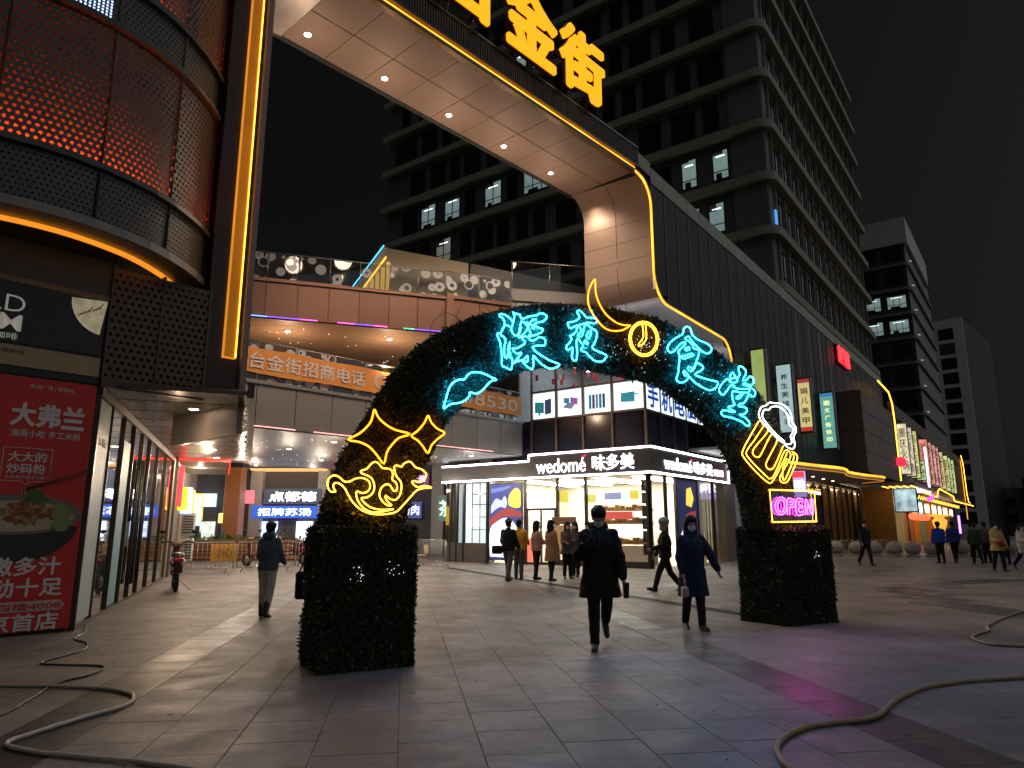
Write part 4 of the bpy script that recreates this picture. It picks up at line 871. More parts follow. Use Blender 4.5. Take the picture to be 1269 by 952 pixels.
rows = [(6.18, 7.02, M_perf2), (7.1, 9.5, M_perf), (9.62, 10.32, M_perf2), (10.42, 12.6, M_perf), (12.7, 13.5, M_perf2), (13.6, 16., M_perf)]
for z0, z1, m in rows:
    for i in range(len(seams)-1): obj('perforated_panel', ribbon(seams[i+1]+.02, seams[i]-.02, z0, z1), m, mall)
for z in (7.02, 9.5, 10.32, 12.6, 13.5): obj('rim', bar(SE-7.2, SE+.0, z, z+.09, -.10, .25), M_beam, mall)
obj('lower_rim', bar(SE-7.2, SE, 6.06, 6.2, -.06, .5), mat('grey_rim', (.22, .21, .19), .4, .4), mall)
for s in seams[:-1]:
    x, y = cpt(s, 0.); b = MB(); x2, y2 = cpt(s, .3); b.tube([(x, y, 6.1), (x, y, 16)], .03, 6); obj('seam_post', b, M_beam, mall)
# inner wall seen through the holes and the red strips that light it
obj('inner_wall', ribbon(SE-7.2, SE, 6.1, 16, .75, 24), mat('inner_grey', (.09, .08, .075), .8), mall)
M_red = emat('red_strip', (1., .085, .013), 150.)
for z in (7.14, 10.48, 13.65): obj('red_strip', bar(SE-7.2, SE-.05, z, z+.05, .26, .36, 20), M_red, mall)
for z in (7.03, 9.48, 10.33, 12.6, 13.5): obj('shelf', bar(SE-7.2, SE, z-.02, z+.03, .02, .76, 20), M_black, mall)  # added black shelves, block the red light between the rows
# blue-white pixel screen behind one bay
scr = MB(); vs = []
for r_ in range(12):
    for q in range(20):
        s = seams[3] + .08 + q*.062; x, y = cpt(s, -.012); z = 9.66 + r_*.056 ; s_ = .014
        xa, ya = cpt(s-s_, -.012); xb, yb = cpt(s+s_, -.012); scr.add([(xa, ya, z-s_), (xb, yb, z-s_), (xb, yb, z+s_), (xa, ya, z+s_)], [(0, 1, 2, 3)])
o = obj('screen_pixels', scr, emat('pixel_white', (.45, .6, 1.), 3.), mall); o['kind'] = 'stuff'
# soffit of the bowed storey with an amber light line
b = MB(); vs = []; n = 24
for i in range(n+1):
    s = SE-7.2 + 7.2*i/n; x, y = cpt(s, .0); x2, y2 = cpt(s, 2.6 - 1.6*i/n); vs += [(x, y, 6.12), (x2, y2, 6.0)]
b.add(vs, [(2*i, 2*i+1, 2*i+3, 2*i+2) for i in range(n)]); obj('soffit', b, mat('soffit_dark', (.05, .045, .04), .5), mall)
obj('soffit_light', bar(SE-7.2, SE-.15, 6.0, 6.06, .44, .51, 24), emat('amber_soffit', (1., .32, .02), 1.0), mall)
b = MB(); x, y = cpt(SE, .3); b.box(x-.25, x+.35, y-.02, y+.9, 6.05, 18); obj('end_pier', b, MATS['brown_cladding'], mall)

# shop front wall below: sign band, cream strip, poster, bronze corner panels
GX = G0 + hv(GH)*(-20.)
lw = wall('shopfront_wall', 'dark shop front wall behind the red noodle poster', 'wall', GX, GH)     # local x = t + 20
b = MB(); b.box(-3, 3.0, .0, .3, 5.42, 6.05); obj('upper_band', b, mat('teal_grey_band', (.07, .085, .09), .5, .2), lw)
b = MB(); b.box(-3, 3.0, -.02, .3, 5.34, 5.42); obj('bronze_strip', b, mat('bronze_strip', (.2, .13, .08), .4, .4), lw)
b = MB(); b.box(-3, 3.0, .02, .3, 3.9, 4.02); b.box(-3, 2.95, .05, .3, 0, 3.9); obj('wall_core', b, M_dark, lw)
b = MB(); b.box(-3, 2.97, -.01, .3, 4.02, 4.34); obj('cream_strip', b, mat('cream_strip', (.42, .33, .2), .6), lw)
sg = wall('cafe_signboard', 'black cafe signboard with a pale moon and thin white lettering', 'signboard', GX, GH)
b = MB(); b.bbox(-3, 2.97, -.04, .0, 4.36, 5.32, .01); obj('board', b, mat('sign_black', (.012, .012, .014), .35), sg)
M_sgl = emat('sign_letter', (1., .95, .85), .16, sample=False)
for bd, w_, h_, xc, zc, bo in (('WILD', 1.05, .26, 1.29, 4.98, -.01), ('DREAM', 1.4, .26, 1.1, 4.68, .01), ('咖啡', .3, .11, 1.62, 4.46, .0)):
    text('lettering', bd, w_, h_, M_sgl, sg, (xc, -.046, zc), .006, bold=bo)
mo = [(2.97, 5.32)]
for i in range(19):
    a = R(95 + i*9.4); px_, pz_ = 2.95 + .52*math.cos(a), 5.27 + .55*math.sin(a)
    if px_ <= 2.97 and pz_ <= 5.32: mo.append((px_, pz_))
b = MB(); b.add([(x, -.045, z) for x, z in mo], [tuple(range(len(mo)))]); obj('moon_print', b, emat('moon_cream', (.9, .78, .5), .22, var=.3, scale=9, sample=False), sg)
b = MB()
for q in range(7): b.tube([(2.55+q*.05, -.05, 4.98+q*.03), (2.6+q*.05, -.05, 5.03+q*.03+random.uniform(-.03, .05))], .008, 4)
obj('twig_print', b, M_black, sg)
text('small_print', '北京首店装修中 敬请期待', 1.2, .07, mat('brown_ink', (.18, .1, .05), .6), sg, (1.3, -.014, 4.24), .004)
# bronze perforated corner panels
cp = wall('perforated_corner', 'bronze perforated metal panels at the gateway corner', 'panel', G0 + hv(GH)*(-17.0), GH)
for x0, x1 in ((.02, .84), (.86, 1.68)):
    b = MB(); b.uv = [(x0, 4.0), (x1, 4.0), (x1, 5.95), (x0, 5.95)]; b.add([(x0, -.04, 4.0), (x1, -.04, 4.0), (x1, -.04, 5.95), (x0, -.04, 5.95)], [(0, 1, 2, 3)])
    obj('perforated_panel', b, M_perf_brown, cp)
b = MB(); b.box(0, .03, -.06, .1, 3.9, 6); b.box(.83, .87, -.06, .1, 3.9, 6); b.box(1.67, 1.72, -.06, .1, 3.9, 6); b.box(0, 1.72, -.06, .1, 3.86, 4.0); obj('frame', b, mat('bronze_frame', (.10, .075, .055), .4, .4), cp)
b = MB(); b.box(0, 1.7, .12, .16, 3.9, 6); obj('backing', b, M_black, cp)
# soffit of the covered passage
GL = hv(-20.); g0 = np.array((-6.85, 11.5))
ps = wall('passage_canopy', 'dark metal canopy over the glass doors of the passage', 'canopy', g0, -20.)   # local x runs back into the passage, y to the left
for q in range(11):
    b = MB(); b.bbox(.05+q*1.25, 1.25+q*1.25-.02, -2.3 - q*.0, .15, 3.88, 3.96, .01); obj('soffit_panel', b, mat('canopy_metal', (.12, .10, .085), .3, .6, rand=.12), ps)
b = MB(); b.box(0, 14, -2.42, -2.3, 3.82, 4.1); obj('edge_beam', b, mat('bronze_frame', (.1, .075, .055)), ps)
for q in range(5):
    o = obj('downlight', dl_ring, None, ps, (2.0+q*2.6, -1.3, 3.872)); obj('lens', dl_lens, None, o)
    lamp('downlight_lamp', 'POINT', (2.0+q*2.6, -1.0, 3.2), (14, 36, 44, 48, 50)[q], (1., .72, .44), ps, 0.)
# poster of the noodle shop
po = wall('noodle_poster', 'tall red restaurant poster with a noodle bowl and white characters', 'poster', G0 + hv(GH)*(-19.4), GH)
M_pred = mat('poster_red', (.62, .03, .022), .5, 0, var=.1, scale=2)
b = MB(); b.bbox(-1.5, 2.36, -.05, .0, .05, 3.86, .008); obj('sheet', b, M_pred, po)
M_pw = mat('poster_white', (.72, .70, .66), .5)
def pt(bd, w_, h_, xc, zc, bo=.01): text('lettering', bd, w_, h_, M_pw, po, (xc, -.056, zc), .006, bold=bo)
[pt(q, .3, .34, 1.39+i*.34, 3.28, .045) for i, q in enumerate('大弗兰')]; pt('湖南小吃 手工米粉', .94, .11, 1.73, 2.99, .012); pt('京港广场 | 丽泽店', .6, .07, 1.73, 3.72, .01)
pt('大大的', .5, .15, 1.52, 2.63, .02); pt('炒码粉', .5, .15, 1.52, 2.45, .02); pt('小炒黄牛肉手工粉', .52, .05, 1.52, 2.32, .0)
pt('鲜嫩多汁', 1.25, .26, 1.52, 1.0, .025); pt('麻辣劲十足', 1.55, .26, 1.42, .69, .025); pt('北京首店', 1.22, .25, 1.58, .19, .02)
b = MB(); b.poly([(.1, .34), (2.2, .34), (2.27, .41), (2.2, .49), (.1, .49)], -.054, -.05); obj('label_pill', b, mat('pill_cream', (.55, .42, .36), .5), po)
text('lettering', '京粉请到四楼4008', 1.7, .1, M_pred, po, (1.36, -.06, .415), .004, bold=.01)
b = MB(); z0, z1, x0, x1 = 2.26, 2.76, 1.2, 1.84
for s in (((x0, z0), (x0, z1)), ((x0, z1), (x1, z1)), ((x1, z1), (x1, z0)), ((x1, z0), (1.58, z0)), ((1.58, z0), (1.54, z0-.06)), ((1.54, z0-.06), (1.48, z0)), ((1.48, z0), (x0, z0))): b.tube([(s[0][0], -.055, s[0][1]), (s[1][0], -.055, s[1][1])], .006, 4)
obj('speech_frame', b, M_pw, po)
def disc(name, cx, cz, rx, rz, d, m, a0=0, a1=360, n=28, wob=0.):
    rr = random.Random(int(cx*1000+cz*77)); pts = [(cx + rx*math.cos(R(a0+(a1-a0)*i/n))*(1+rr.uniform(-wob, wob)), cz + rz*math.sin(R(a0+(a1-a0)*i/n))*(1+rr.uniform(-wob, wob))) for i in range(n)]
    b = MB(); b.add([(x, -.051-d, z) for x, z in pts], [tuple(range(n))]); return obj(name, b, m, po)
M_bowl = mat('bowl_grey', (.16, .155, .14), .4, var=.3, scale=4)
disc('bowl_side', 1.47, 1.66, .86, .62, .003, mat('bowl_dark', (.03, .028, .025), .4), 180, 360); disc('bowl_rim', 1.47, 1.76, .89, .30, .005, M_bowl); disc('noodles', 1.47, 1.74, .79, .23, .007, mat('noodle_cream', (.48, .42, .28), .5, var=.3, scale=14))
fr_ = random.Random(5)
for q in range(120):
    a = fr_.uniform(0, 6.28); r_ = fr_.random()**.5; c = [(.28, .07, .02), (.35, .13, .04), (.2, .05, .02), (.42, .2, .08)][q % 4]
    disc('meat_piece', 1.62+.36*r_*math.cos(a), 1.78+.17*r_*math.sin(a)+.06*(1-r_), fr_.uniform(.022, .055), fr_.uniform(.016, .036), .009+q*.0001, mat('meat_%d' % (q % 4), c, .4, var=.3, scale=30), n=9, wob=.2)
for q in range(8): disc('cucumber_slice', 2.08+.05*(q % 3)-.05, 1.88-.045*q, .1, .06, .02+q*.0004, mat('cucumber', (.22, .28, .08), .4), n=12, wob=.1)
for q in range(7): disc('coriander_leaf', 1.62+.06*(q % 4), 1.98+.05*(q % 3), .07, .045, .022+q*.0004, mat('coriander', (.04, .14, .02), .5), n=9, wob=.3)
b = MB(); b.tube([(1.55, -.06, 2.12), (2.36, -.06, 2.42)], .012, 5); b.tube([(1.55, -.06, 2.15), (2.36, -.06, 2.47)], .012, 5); obj('chopsticks', b, mat('chopstick', (.12, .05, .03), .4), po)
b = MB()
for q in range(9): b.tube(spline([(1.5+q*.03, -.058, 1.95), (1.5+q*.03+fr_.uniform(-.02, .02), -.058, 2.06), (1.5+q*.03, -.058, 2.17)], 3), .007, 4)
obj('lifted_noodles', b, MATS['noodle_cream'], po)
# glass front with doors running back into the passage
gf = wall('glass_shopfront', 'glass shop front with dark double doors receding into the passage', 'shop front', g0, 160.)      # faces the passage; local -x runs back
gf.location = (g0[0], g0[1], 0)
M_gl2 = gmat('passage_glass', (.55, .6, .6), .42)
# local frame here: x = back into the passage is -x, so mirror by placing at negative x
fr = M_dark
posts = [(0, .05), (1.2, .03), (2.6, .03), (3.9, .05), (5.2, .05), (6.5, .05), (8.2, .035), (10.2, .035), (12.4, .4)]
gf.rotation_euler = (0, 0, R(110))          # local x runs back along the wall, local -y faces the passage side
for x, w_ in posts:
    b = MB(); b.bbox(x, x+w_, -.05, .06, 0, 3.86, .008); obj('post', b, mat('bronze_post', (.10, .085, .07), .35, .5) if w_ < .3 else mat('stone_pier', (.2, .17, .13), .6), gf)
b = MB(); b.box(0, 12.4, -.06, .06, 3.72, 3.87); b.box(0, 12.4, -.05, .05, 0, .06); obj('rail', b, mat('bronze_frame', (.1, .075, .055)), gf)
for i in range(len(posts)-1):
    x0, x1 = posts[i][0]+posts[i][1], posts[i+1][0]
    b = MB(); b.quad((x0, 0, .06), (x1, 0, .06), (x1, 0, 3.72), (x0, 0, 3.72)); obj('pane', b, M_gl2, gf)
for x in (4.42, 4.66, 5.02, 5.26, 5.72, 5.96):
    b = MB(); b.tube([(x, -.09, .35), (x, -.09, 3.1)], .02, 8); obj('door_handle', b, M_dark, gf)
M_film = mat('window_film', (.42, .50, .50), .5, var=.2, scale=1.2)
b = MB(); b.box(.08, 1.15, -.02, -.012, .1, 3.7); obj('window_film', b, M_film, gf)
b = MB(); b.box(2.7, 3.6, -.02, -.012, .1, 3.3); obj('window_film', b, mat('window_film_blue', (.20, .42, .48), .5, var=.2), gf)
text('film_lettering', '京·北京', .6, .14, mat('film_white', (.6, .62, .6), .6), gf, (.62, -.026, 3.0), .004)
b = MB(); b.box(0, 12.4, 3.4, 3.5, 0, 3.9); b.box(0, 12.4, .1, 3.5, -.004, .004); obj('room_wall', b, mat('room_dark', (.06, .055, .05), .7), gf)
for q in range(4):
    b = MB(); b.box(1.0+q*2.8, 2.2+q*2.8, 1.2, 1.3, 3.45, 3.5); obj('room_light', b, emat('room_light', (.8, .85, 1.), 2.), gf)
# ---------------------------------------------------------------- balconies, stair and shops behind the gateway
M_film2 = gmat('railing_glass', (.7, .75, .75), .08, film=2.1, fcol=(.6, .62, .66))
M_wood = mat('soffit_strip', (.055, .04, .034), .5, .1, var=.2, scale=.7)
M_brown = mat('brown_panel', (.24, .12, .085), .42, .35, var=.1, rand=.08)
M_greyp = mat('silver_grey_panel', (.28, .25, .235), .42, .35, var=.1, rand=.08)
M_star = emat('star_light', (1., .85, .65), 12., sample=False)
M_starw = emat('star_light_white', (.8, .9, 1.), 10., sample=False)
def balcony(name, label, p, hd, L, z0, z1, zr, pm, led, depth, npan, star=M_star, sof=None, lamps=(60, (1., .75, .5))):
    t = wall(name, label, 'balcony', p, hd)
    b = MB(); b.box(0, L, .06, .35, z0+.02, z1-.02); b.box(0, L, -.08, .4, z1-.12, z1); b.box(0, L, .35, depth, z1-.3, z1-.14); obj('slab', b, pm, t)
    pwid = L/npan
    for i in range(npan):
        q = MB(); q.bbox(i*pwid+.012, (i+1)*pwid-.012, .0, .06, z0, z1-.13, .006); obj('fascia_panel', q, pm, t)
        q = MB(); q.quad((i*pwid+.03, .1, z1+.04), ((i+1)*pwid-.03, .1, z1+.04), ((i+1)*pwid-.03, .1, zr-.03), (i*pwid+.03, .1, zr-.03)); obj('railing_pane', q, M_film2, t)
        q = MB(); q.tube([(i*pwid, .1, z1), (i*pwid, .1, zr)], .018, 6); obj('railing_post', q, M_steel, t)
    q = MB(); q.tube([(0, .1, zr), (L, .1, zr)], .022, 6); obj('handrail', q, M_steel, t)
    n = int(depth/.32)
    for i in range(n):
        q = MB(); q.box(0, L, .07+i*depth/n, .07+(i+1)*depth/n-.02, z0-.04, z0); obj('soffit_board', q, sof or M_wood, t)
    for (x0, x1, m) in led:
        q = MB(); q.tube([(x0, -.02, z0+.02), (x1, -.02, z0+.02)], .018, 6); obj('led_strip', q, m, t)
    rr = random.Random(len(name)); q = MB()
    for i in range(int(L*depth*.55)): q.ball((rr.uniform(.2, L-.2), rr.uniform(.3, depth-.2), z0-.043), .0095, 1)
    o = obj('star_lights', q, star, t); o['kind'] = 'stuff'
    m = max(1, int(L/3))
    for i in range(m):
        for j in range(max(1, int(depth/4))):
            x, y = (i+.5)*L/m, 1.5+j*3.4; o = obj('downlight', dl_ring, None, t, (x, y, z0-.055)); obj('lens', dl_lens, None, o)
            lamp('downlight_lamp', 'POINT', (x, y, z0-1.1), lamps[0], lamps[1], t, 0.)
    return t
M_pinkled = emat('pink_led', (1., .45, .42), 1.6); M_violet = emat('violet_led', (.22, .08, 1.), 2.2); M_magenta = emat('magenta_led', (1., .12, .6), 2.4); M_blueled = emat('blue_led', (.15, .35, 1.), 2.6); M_greenled = emat('green_led', (.1, 1., .45), 1.8)
LBP = np.array((-9.45, 21.95)); LBH = 44.
lower = balcony('lower_balcony', 'grey lower balcony with pink light line and patterned glass railing', LBP, LBH, 14.3, 4.85, 6.4, 7.75, M_greyp,
    [(.3, 2.9, M_pinkled), (3.6, 7.4, M_pinkled), (8.6, 12.4, M_pinkled)], 12.5, 10, M_starw, lamps=(130, (1., .82, .62)))
ub0 = np.array((-9.75, 23.5))
upper = balcony('upper_balcony', 'brown upper balcony with coloured light strip and patterned glass railing', ub0, 72., 7.6, 8.85, 10.28, 11.3, M_brown,
    [(.4, 1.2, M_blueled), (1.2, 2.3, M_violet), (2.3, 2.9, M_magenta), (3.6, 4.2, M_magenta), (4.2, 4.9, M_violet), (4.9, 5.4, M_magenta), (6.0, 6.4, M_greenled), (6.4, 7.5, M_violet)], 7., 7, sof=mat('tan_soffit', (.42, .26, .16), .5, .1), lamps=(110, (1., .70, .45)))
bay = balcony('balcony_bay', 'brown balcony bay with glass railing next to the perforated white wall', ub0 + hv(72)*7.62, 66., 2.7, 8.95, 10.35, 11.35, M_brown, [(.1, 2.6, M_violet)], 5., 2)
b = MB(); b.box(-.03, .25, -.12, .1, 8.8, 10.4); obj('corner_post', b, M_brown, bay)
# banner hung on the lower balcony
bn = wall('leasing_banner', 'long orange leasing banner with white phone number tied to the lower balcony railing', 'banner', LBP, LBH)
M_ban = mat('banner_orange', (.80, .30, .06), .7, 0, var=.08); b = MB(); n = 40; vs = []
for i in range(n+1):
    x = .15 + 14.0*i/n; y = -.03 - .012*math.sin(i*1.3); vs += [(x, y, 6.62+.02*math.sin(i*.7)), (x, y, 7.5+.015*math.sin(i*.9+1))]
b.add(vs, [(2*i, 2*i+2, 2*i+3, 2*i+1) for i in range(n)], True); obj('cloth', b, M_ban, bn)
M_banw = mat('banner_white', (.75, .70, .68), .7)
text('lettering', '丰台金街招商电话', 5.25, .55, M_banw, bn, (3.0, -.055, 7.06), .006, bold=.012)
text('lettering', '010-83638530', 7.9, .52, M_banw, bn, (9.95, -.055, 7.06), .006, bold=.0)
# stair housing on the roof deck, with a cyan slanted edge
st = wall('stair_housing', 'beige roof stair enclosure with a slanted cyan light edge', 'stair', ub0 + hv(72)*5.0 + hv(-18)*.55, 72.)
M_beige = mat('beige_wall', (.32, .26, .17), .6, var=.15)
b = MB(); b.poly([(-.9, 10.3), (3.6, 10.3), (3.6, 11.95), (.25, 12.2)], .0, 3.0); obj('wall', b, M_beige, st)
b = MB(); b.tube([(-.95, -.06, 10.35), (.22, -.06, 12.25)], .022, 6); obj('edge_light', b, emat('cyan_edge', (.05, .55, 1.), 3.2), st)
b = MB(); b.tube([(-.55, -.04, 10.35), (.32, -.04, 11.8)], .03, 6); obj('inner_light', b, emat('stair_amber', (1., .5, .06), 2.4), st)
for q in range(5):
    b = MB(); b.bbox(-.45+q*.2, -.3+q*.2, -.05, .0, 10.4, 10.65+q*.24, .005); obj('stair_baluster', b, emat('stair_glow', (1., .6, .15), .5), st)
gr = wall('roof_plant_wall', 'dull grey plant enclosure on the roof deck', 'wall', ub0 + hv(72)*8.6 + hv(-18)*.9, 72.)
b = MB(); b.poly([(0, 10.3), (5.5, 10.3), (5.5, 11.6), (.2, 12.1)], 0, 3); obj('panel', b, mat('dull_grey', (.11, .10, .11), .6), gr)
# white perforated wall and glass rail beside the gateway leg
wp = wall('perforated_white_wall', 'pale perforated parapet with a glass rail beside the gateway leg', 'wall', (-.05, 27.6), 78.)
M_pw2 = perfmat('perforated_white', (.42, .40, .38), .12, .28, .5, 0.)
b = MB(); b.uv = [(0, 8.5), (5.2, 8.5), (5.2, 10.9), (0, 10.9)]; b.add([(0, 0, 8.7), (5.2, 0, 8.7), (5.2, 0, 10.9), (0, 0, 10.6)], [(0, 1, 2, 3)]); obj('perforated_panel', b, M_pw2, wp)
b = MB(); b.box(0, 5.2, .15, .2, 8.7, 10.6); obj('backing', b, mat('backing_grey', (.12, .11, .11), .8), wp)
b = MB(); b.box(0, 5.2, -.05, .2, 10.7, 11.2); obj('cap', b, mat('cap_grey', (.25, .24, .24), .6), wp)
for q in range(4):
    b = MB(); b.tube([(q*1.6+.05, 0, 11.2), (q*1.6+.05, 0, 12.4)], .025, 6); obj('railing_post', b, M_steel, wp)
    if q < 3:
        b = MB(); b.quad((q*1.6+.1, 0, 11.25), (q*1.6+1.6, 0, 11.25), (q*1.6+1.6, 0, 12.35), (q*1.6+.1, 0, 12.35)); obj('railing_pane', b, gmat('plain_rail_glass', (.6, .68, .7), .1), wp)
b = MB(); b.tube([(0, 0, 12.4), (5, 0, 12.4)], .03, 6); obj('handrail', b, M_steel, wp)

# far end of the passage: shops under the deck
fb = wall('rear_shops', 'row of lit shops with coloured signs at the far end of the passage', 'building', (-24., 44.5), 90.)
M_stone = mat('pale_stone', (.34, .33, .33), .6)
b = MB(); b.box(-8, 34, .4, .6, 0, 9); obj('wall', b, mat('rear_wall', (.07, .065, .075), .7), fb)
for x in (6.1, 7.7, 11.9, 14.0, 19, 22, 25):
    b = MB(); b.bbox(x, x+.75, -.15, .4, 0, 7.2, .02); obj('column', b, M_stone, fb)
def signbox(x0, x1, z0, z1, colr, s, txt=None, tc=(1, 1, 1), ts=3., y=-.2):
    b = MB(); b.bbox(x0, x1, y, y+.25, z0, z1, .01); nm = 'sign_%d_%d' % (x0*10, z0*10); o = obj('sign_box', b, emat(nm, colr, s), fb)
    if txt: text('lettering', txt, (x1-x0)*.8, (z1-z0)*.6, emat(nm + 't', tc, ts), o, ((x0+x1)/2, y-.012, (z0+z1)/2), .012, bold=.02)
signbox(8.6, 12.2, 3.05, 4.0, (.1, .12, .2), .3, '点都德', (.9, .95, 1.), 7.); signbox(7.9, 12.0, 2.2, 2.95, (.03, .1, .55), 1.2, '招牌苏汤', (.8, .9, 1.), 3.)
signbox(7.0, 8.0, 3.1, 3.9, (.9, .15, .2), 1.5); signbox(12.8, 14.0, 3.0, 3.9, (.6, .02, .08), 1.4, '1早', (1., .5, .6), 4.); signbox(12.6, 14.2, 2.0, 2.7, (.8, .05, .05), 1.4, '烧烤', (1., .7, .7), 3.)
signbox(14.4, 16.4, 3.5, 4.2, (.9, .12, .06), 1.6, '江正', (1., .5, .3), 3.); signbox(16.6, 18.8, 4.3, 5.0, (.25, .06, .2), .8, '潮汕牛肉', (1., .6, .9), 2.); signbox(17.0, 18.4, 2.2, 3.2, (.08, .1, .35), .6, '烤肉', (.7, .8, 1.), 1.5); signbox(19.4, 20.4, 2.0, 3.6, (.2, .3, .26), .35, '茶', (.7, 1., .8), 1.2)
signbox(2.2, 3.4, 3.6, 5.2, (.5, .65, 1.), 2.2); signbox(4.4, 5.6, 2.9, 3.7, (.6, .85, .9), 1.4); signbox(-2, -.4, 3.6, 5.4, (.45, .6, .95), 1.4)
for x0, x1, c, s in ((8.3, 9.4, (.5, .6, 1.), 2.2), (10.6, 11.6, (.75, .8, 1.), 3.), (4.6, 5.5, (.8, .9, .8), 1.), (15.2, 16.4, (.9, .8, .6), 1.), (-1.2, .6, (.9, .75, .5), .8)):
    b = MB(); b.box(x0, x1, .25, .38, .5, 2.0); obj('lit_window', b, emat('lit_%d' % (x0*10), c, s, var=.5, scale=3.), fb)
b = MB(); b.box(7.9, 12.5, -.9, .4, 5.1, 5.2); obj('gallery_edge', b, emat('gallery_gold', (1., .55, .2), .9), fb)
b = MB(); b.box(7.9, 12.5, .2, .38, 5.3, 6.6); obj('gallery_window', b, emat('gallery_win', (.65, .9, .85), 1.1, var=.7, scale=1.6), fb)
for q in range(9):
    b = MB(); b.tube([(8.+q*.55, -.85, 5.2), (8.+q*.55, -.85, 6.1)], .02, 5); obj('gallery_baluster', b, M_dark, fb)
for x in (6.0, 12.3):
    b = MB(); b.bbox(x, x+.5, -.5, -.15, 1.9, 2.5, .04); obj('wall_lantern', b, emat('lantern_gold', (1., .55, .15), 2.), fb)
# slim row of shops along the left wall past the glass front
ls = wall('side_shops', 'side shops with yellow and red light boxes past the glass front', 'building', np.array((-11.3, 24.0)), 160.)
ls.rotation_euler = (0, 0, R(112)); 
b = MB(); b.box(0, 19, .0, .3, 0, 6); obj('wall', b, mat('side_wall', (.16, .13, .11), .6), ls)
for (x0, x1, z0, z1, c, s, pr_) in ((.6, .75, 2.3, 3.7, (1., .04, .05), 2.2, .16), (1.4, 1.7, 2.2, 3.0, (1., .55, .02), 2., .3), (3.2, 3.5, 2.1, 3.1, (.6, .75, 1.), 1.0, .4), (5.5, 5.9, 1.9, 3.1, (1., .65, .05), 2.4, .4), (7.5, 8.5, 1.7, 2.9, (.9, .95, .85), 2.2, .4), (9.5, 10.5, 1.8, 3.0, (1., .6, .03), 2.2, .4), (12, 13, 1.7, 3.2, (.4, .5, 1.), 2., .5), (15, 16.5, 2.0, 3.4, (1., .55, .05), 2., .5)):
    b = MB(); b.bbox(x0, x1, -pr_, 0, z0, z1, .02); obj('sign_box', b, emat('side_%d' % (x0*10), c, s), ls)
b = MB(); b.box(-.2, 6, -1.6, .0, 3.80, 3.92); obj('canopy', b, mat('canopy_brown', (.2, .12, .09), .5), ls)
b = MB(); b.box(-.24, -.2, -1.6, 0, 3.82, 3.92); b.box(-.2, 6, -1.64, -1.6, 3.82, 3.92); obj('canopy_edge_light', b, emat('red_edge', (1., .03, .02), 2.2), ls)
for k in range(2):
    b = MB(); b.bbox(3.4+k*.0, 4.4, -.55, -.08, .35+k*.95, 1.2+k*.95, .03); o = obj('air_conditioner', b, mat('ac_white', (.5, .5, .48), .5), ls)
    b = MB()
    for q in range(7): b.box(3.35, 3.4, -.5, -.14, .45+k*.95+q*.1, .49+k*.95+q*.1)
    obj('grille', b, M_dark, o)
b = MB(); b.bbox(2.2, 2.9, -.1, .02, .1, 2.1, .01); obj('door', b, mat('pale_door', (.35, .31, .26), .5), ls)
# orange steel column of the deck and timber planter round its foot
oc = thing('orange_column', 'orange-brown steel column rising from a timber planter', 'column', (-15.2, 39.2, 0))
b = MB(); b.bbox(-.42, .42, -.42, .42, 0, 5.0, .03); obj('shaft', b, mat('orange_paint', (.36, .13, .035), .45), oc); b = MB(); b.bbox(-.5, .5, -.5, .5, 4.85, 5.1, .02); obj('capital', b, M_dark, oc)
pt_ = thing('timber_planter', 'low slatted timber planter with green plants behind the barrier', 'planter', (-14.2, 37.4, 0))
for q in range(5):
    b = MB(); b.bbox(-3.6, 3.6, -1.0, -.93, .06+q*.2, .22+q*.2, .01); obj('slat', b, mat('timber', (.26, .11, .04), .6, rand=.2), pt_)
b = MB(); b.box(-3.6, 3.6, -.93, 1.0, 0, .95); obj('soil', b, M_dark, pt_)
pp = rng.uniform((-3.4, -.9, .9), (3.4, .9, 1.05), (500, 3)); nn = np.tile((0, 0, 1.), (500, 1)); k = obj('plants', leaves(pp, nn, .24, .3), leafmat('planter_leaf', (.02, .06, .012), (.08, .2, .04)), pt_); k['kind'] = 'stuff'
# dark deck roof so that no sky shows through above the soffit
dk = thing('roof_deck', 'deck slab over the passage behind the balconies', 'deck', (0, 0, 0))
b = MB(); b.box(-26, -11, 30, 44.4, 5.2, 8.6); obj('slab', b, mat('deck_dark', (.05, .045, .045), .7), dk)

for i, (x, y) in enumerate(((-20, 33.5), (-16.5, 34.5), (-13, 35.5), (-19, 40.5), (-15, 41.5), (-11.5, 41.0))):  # downlights added to brighten the columns and rear shops
    o = obj('downlight', dl_ring, None, dk, (x, y, 5.19)); obj('lens', dl_lens, None, o)
    lamp('downlight_lamp', 'POINT', (x, y, 4.4), 130, (1., .8, .6), dk, 0.)
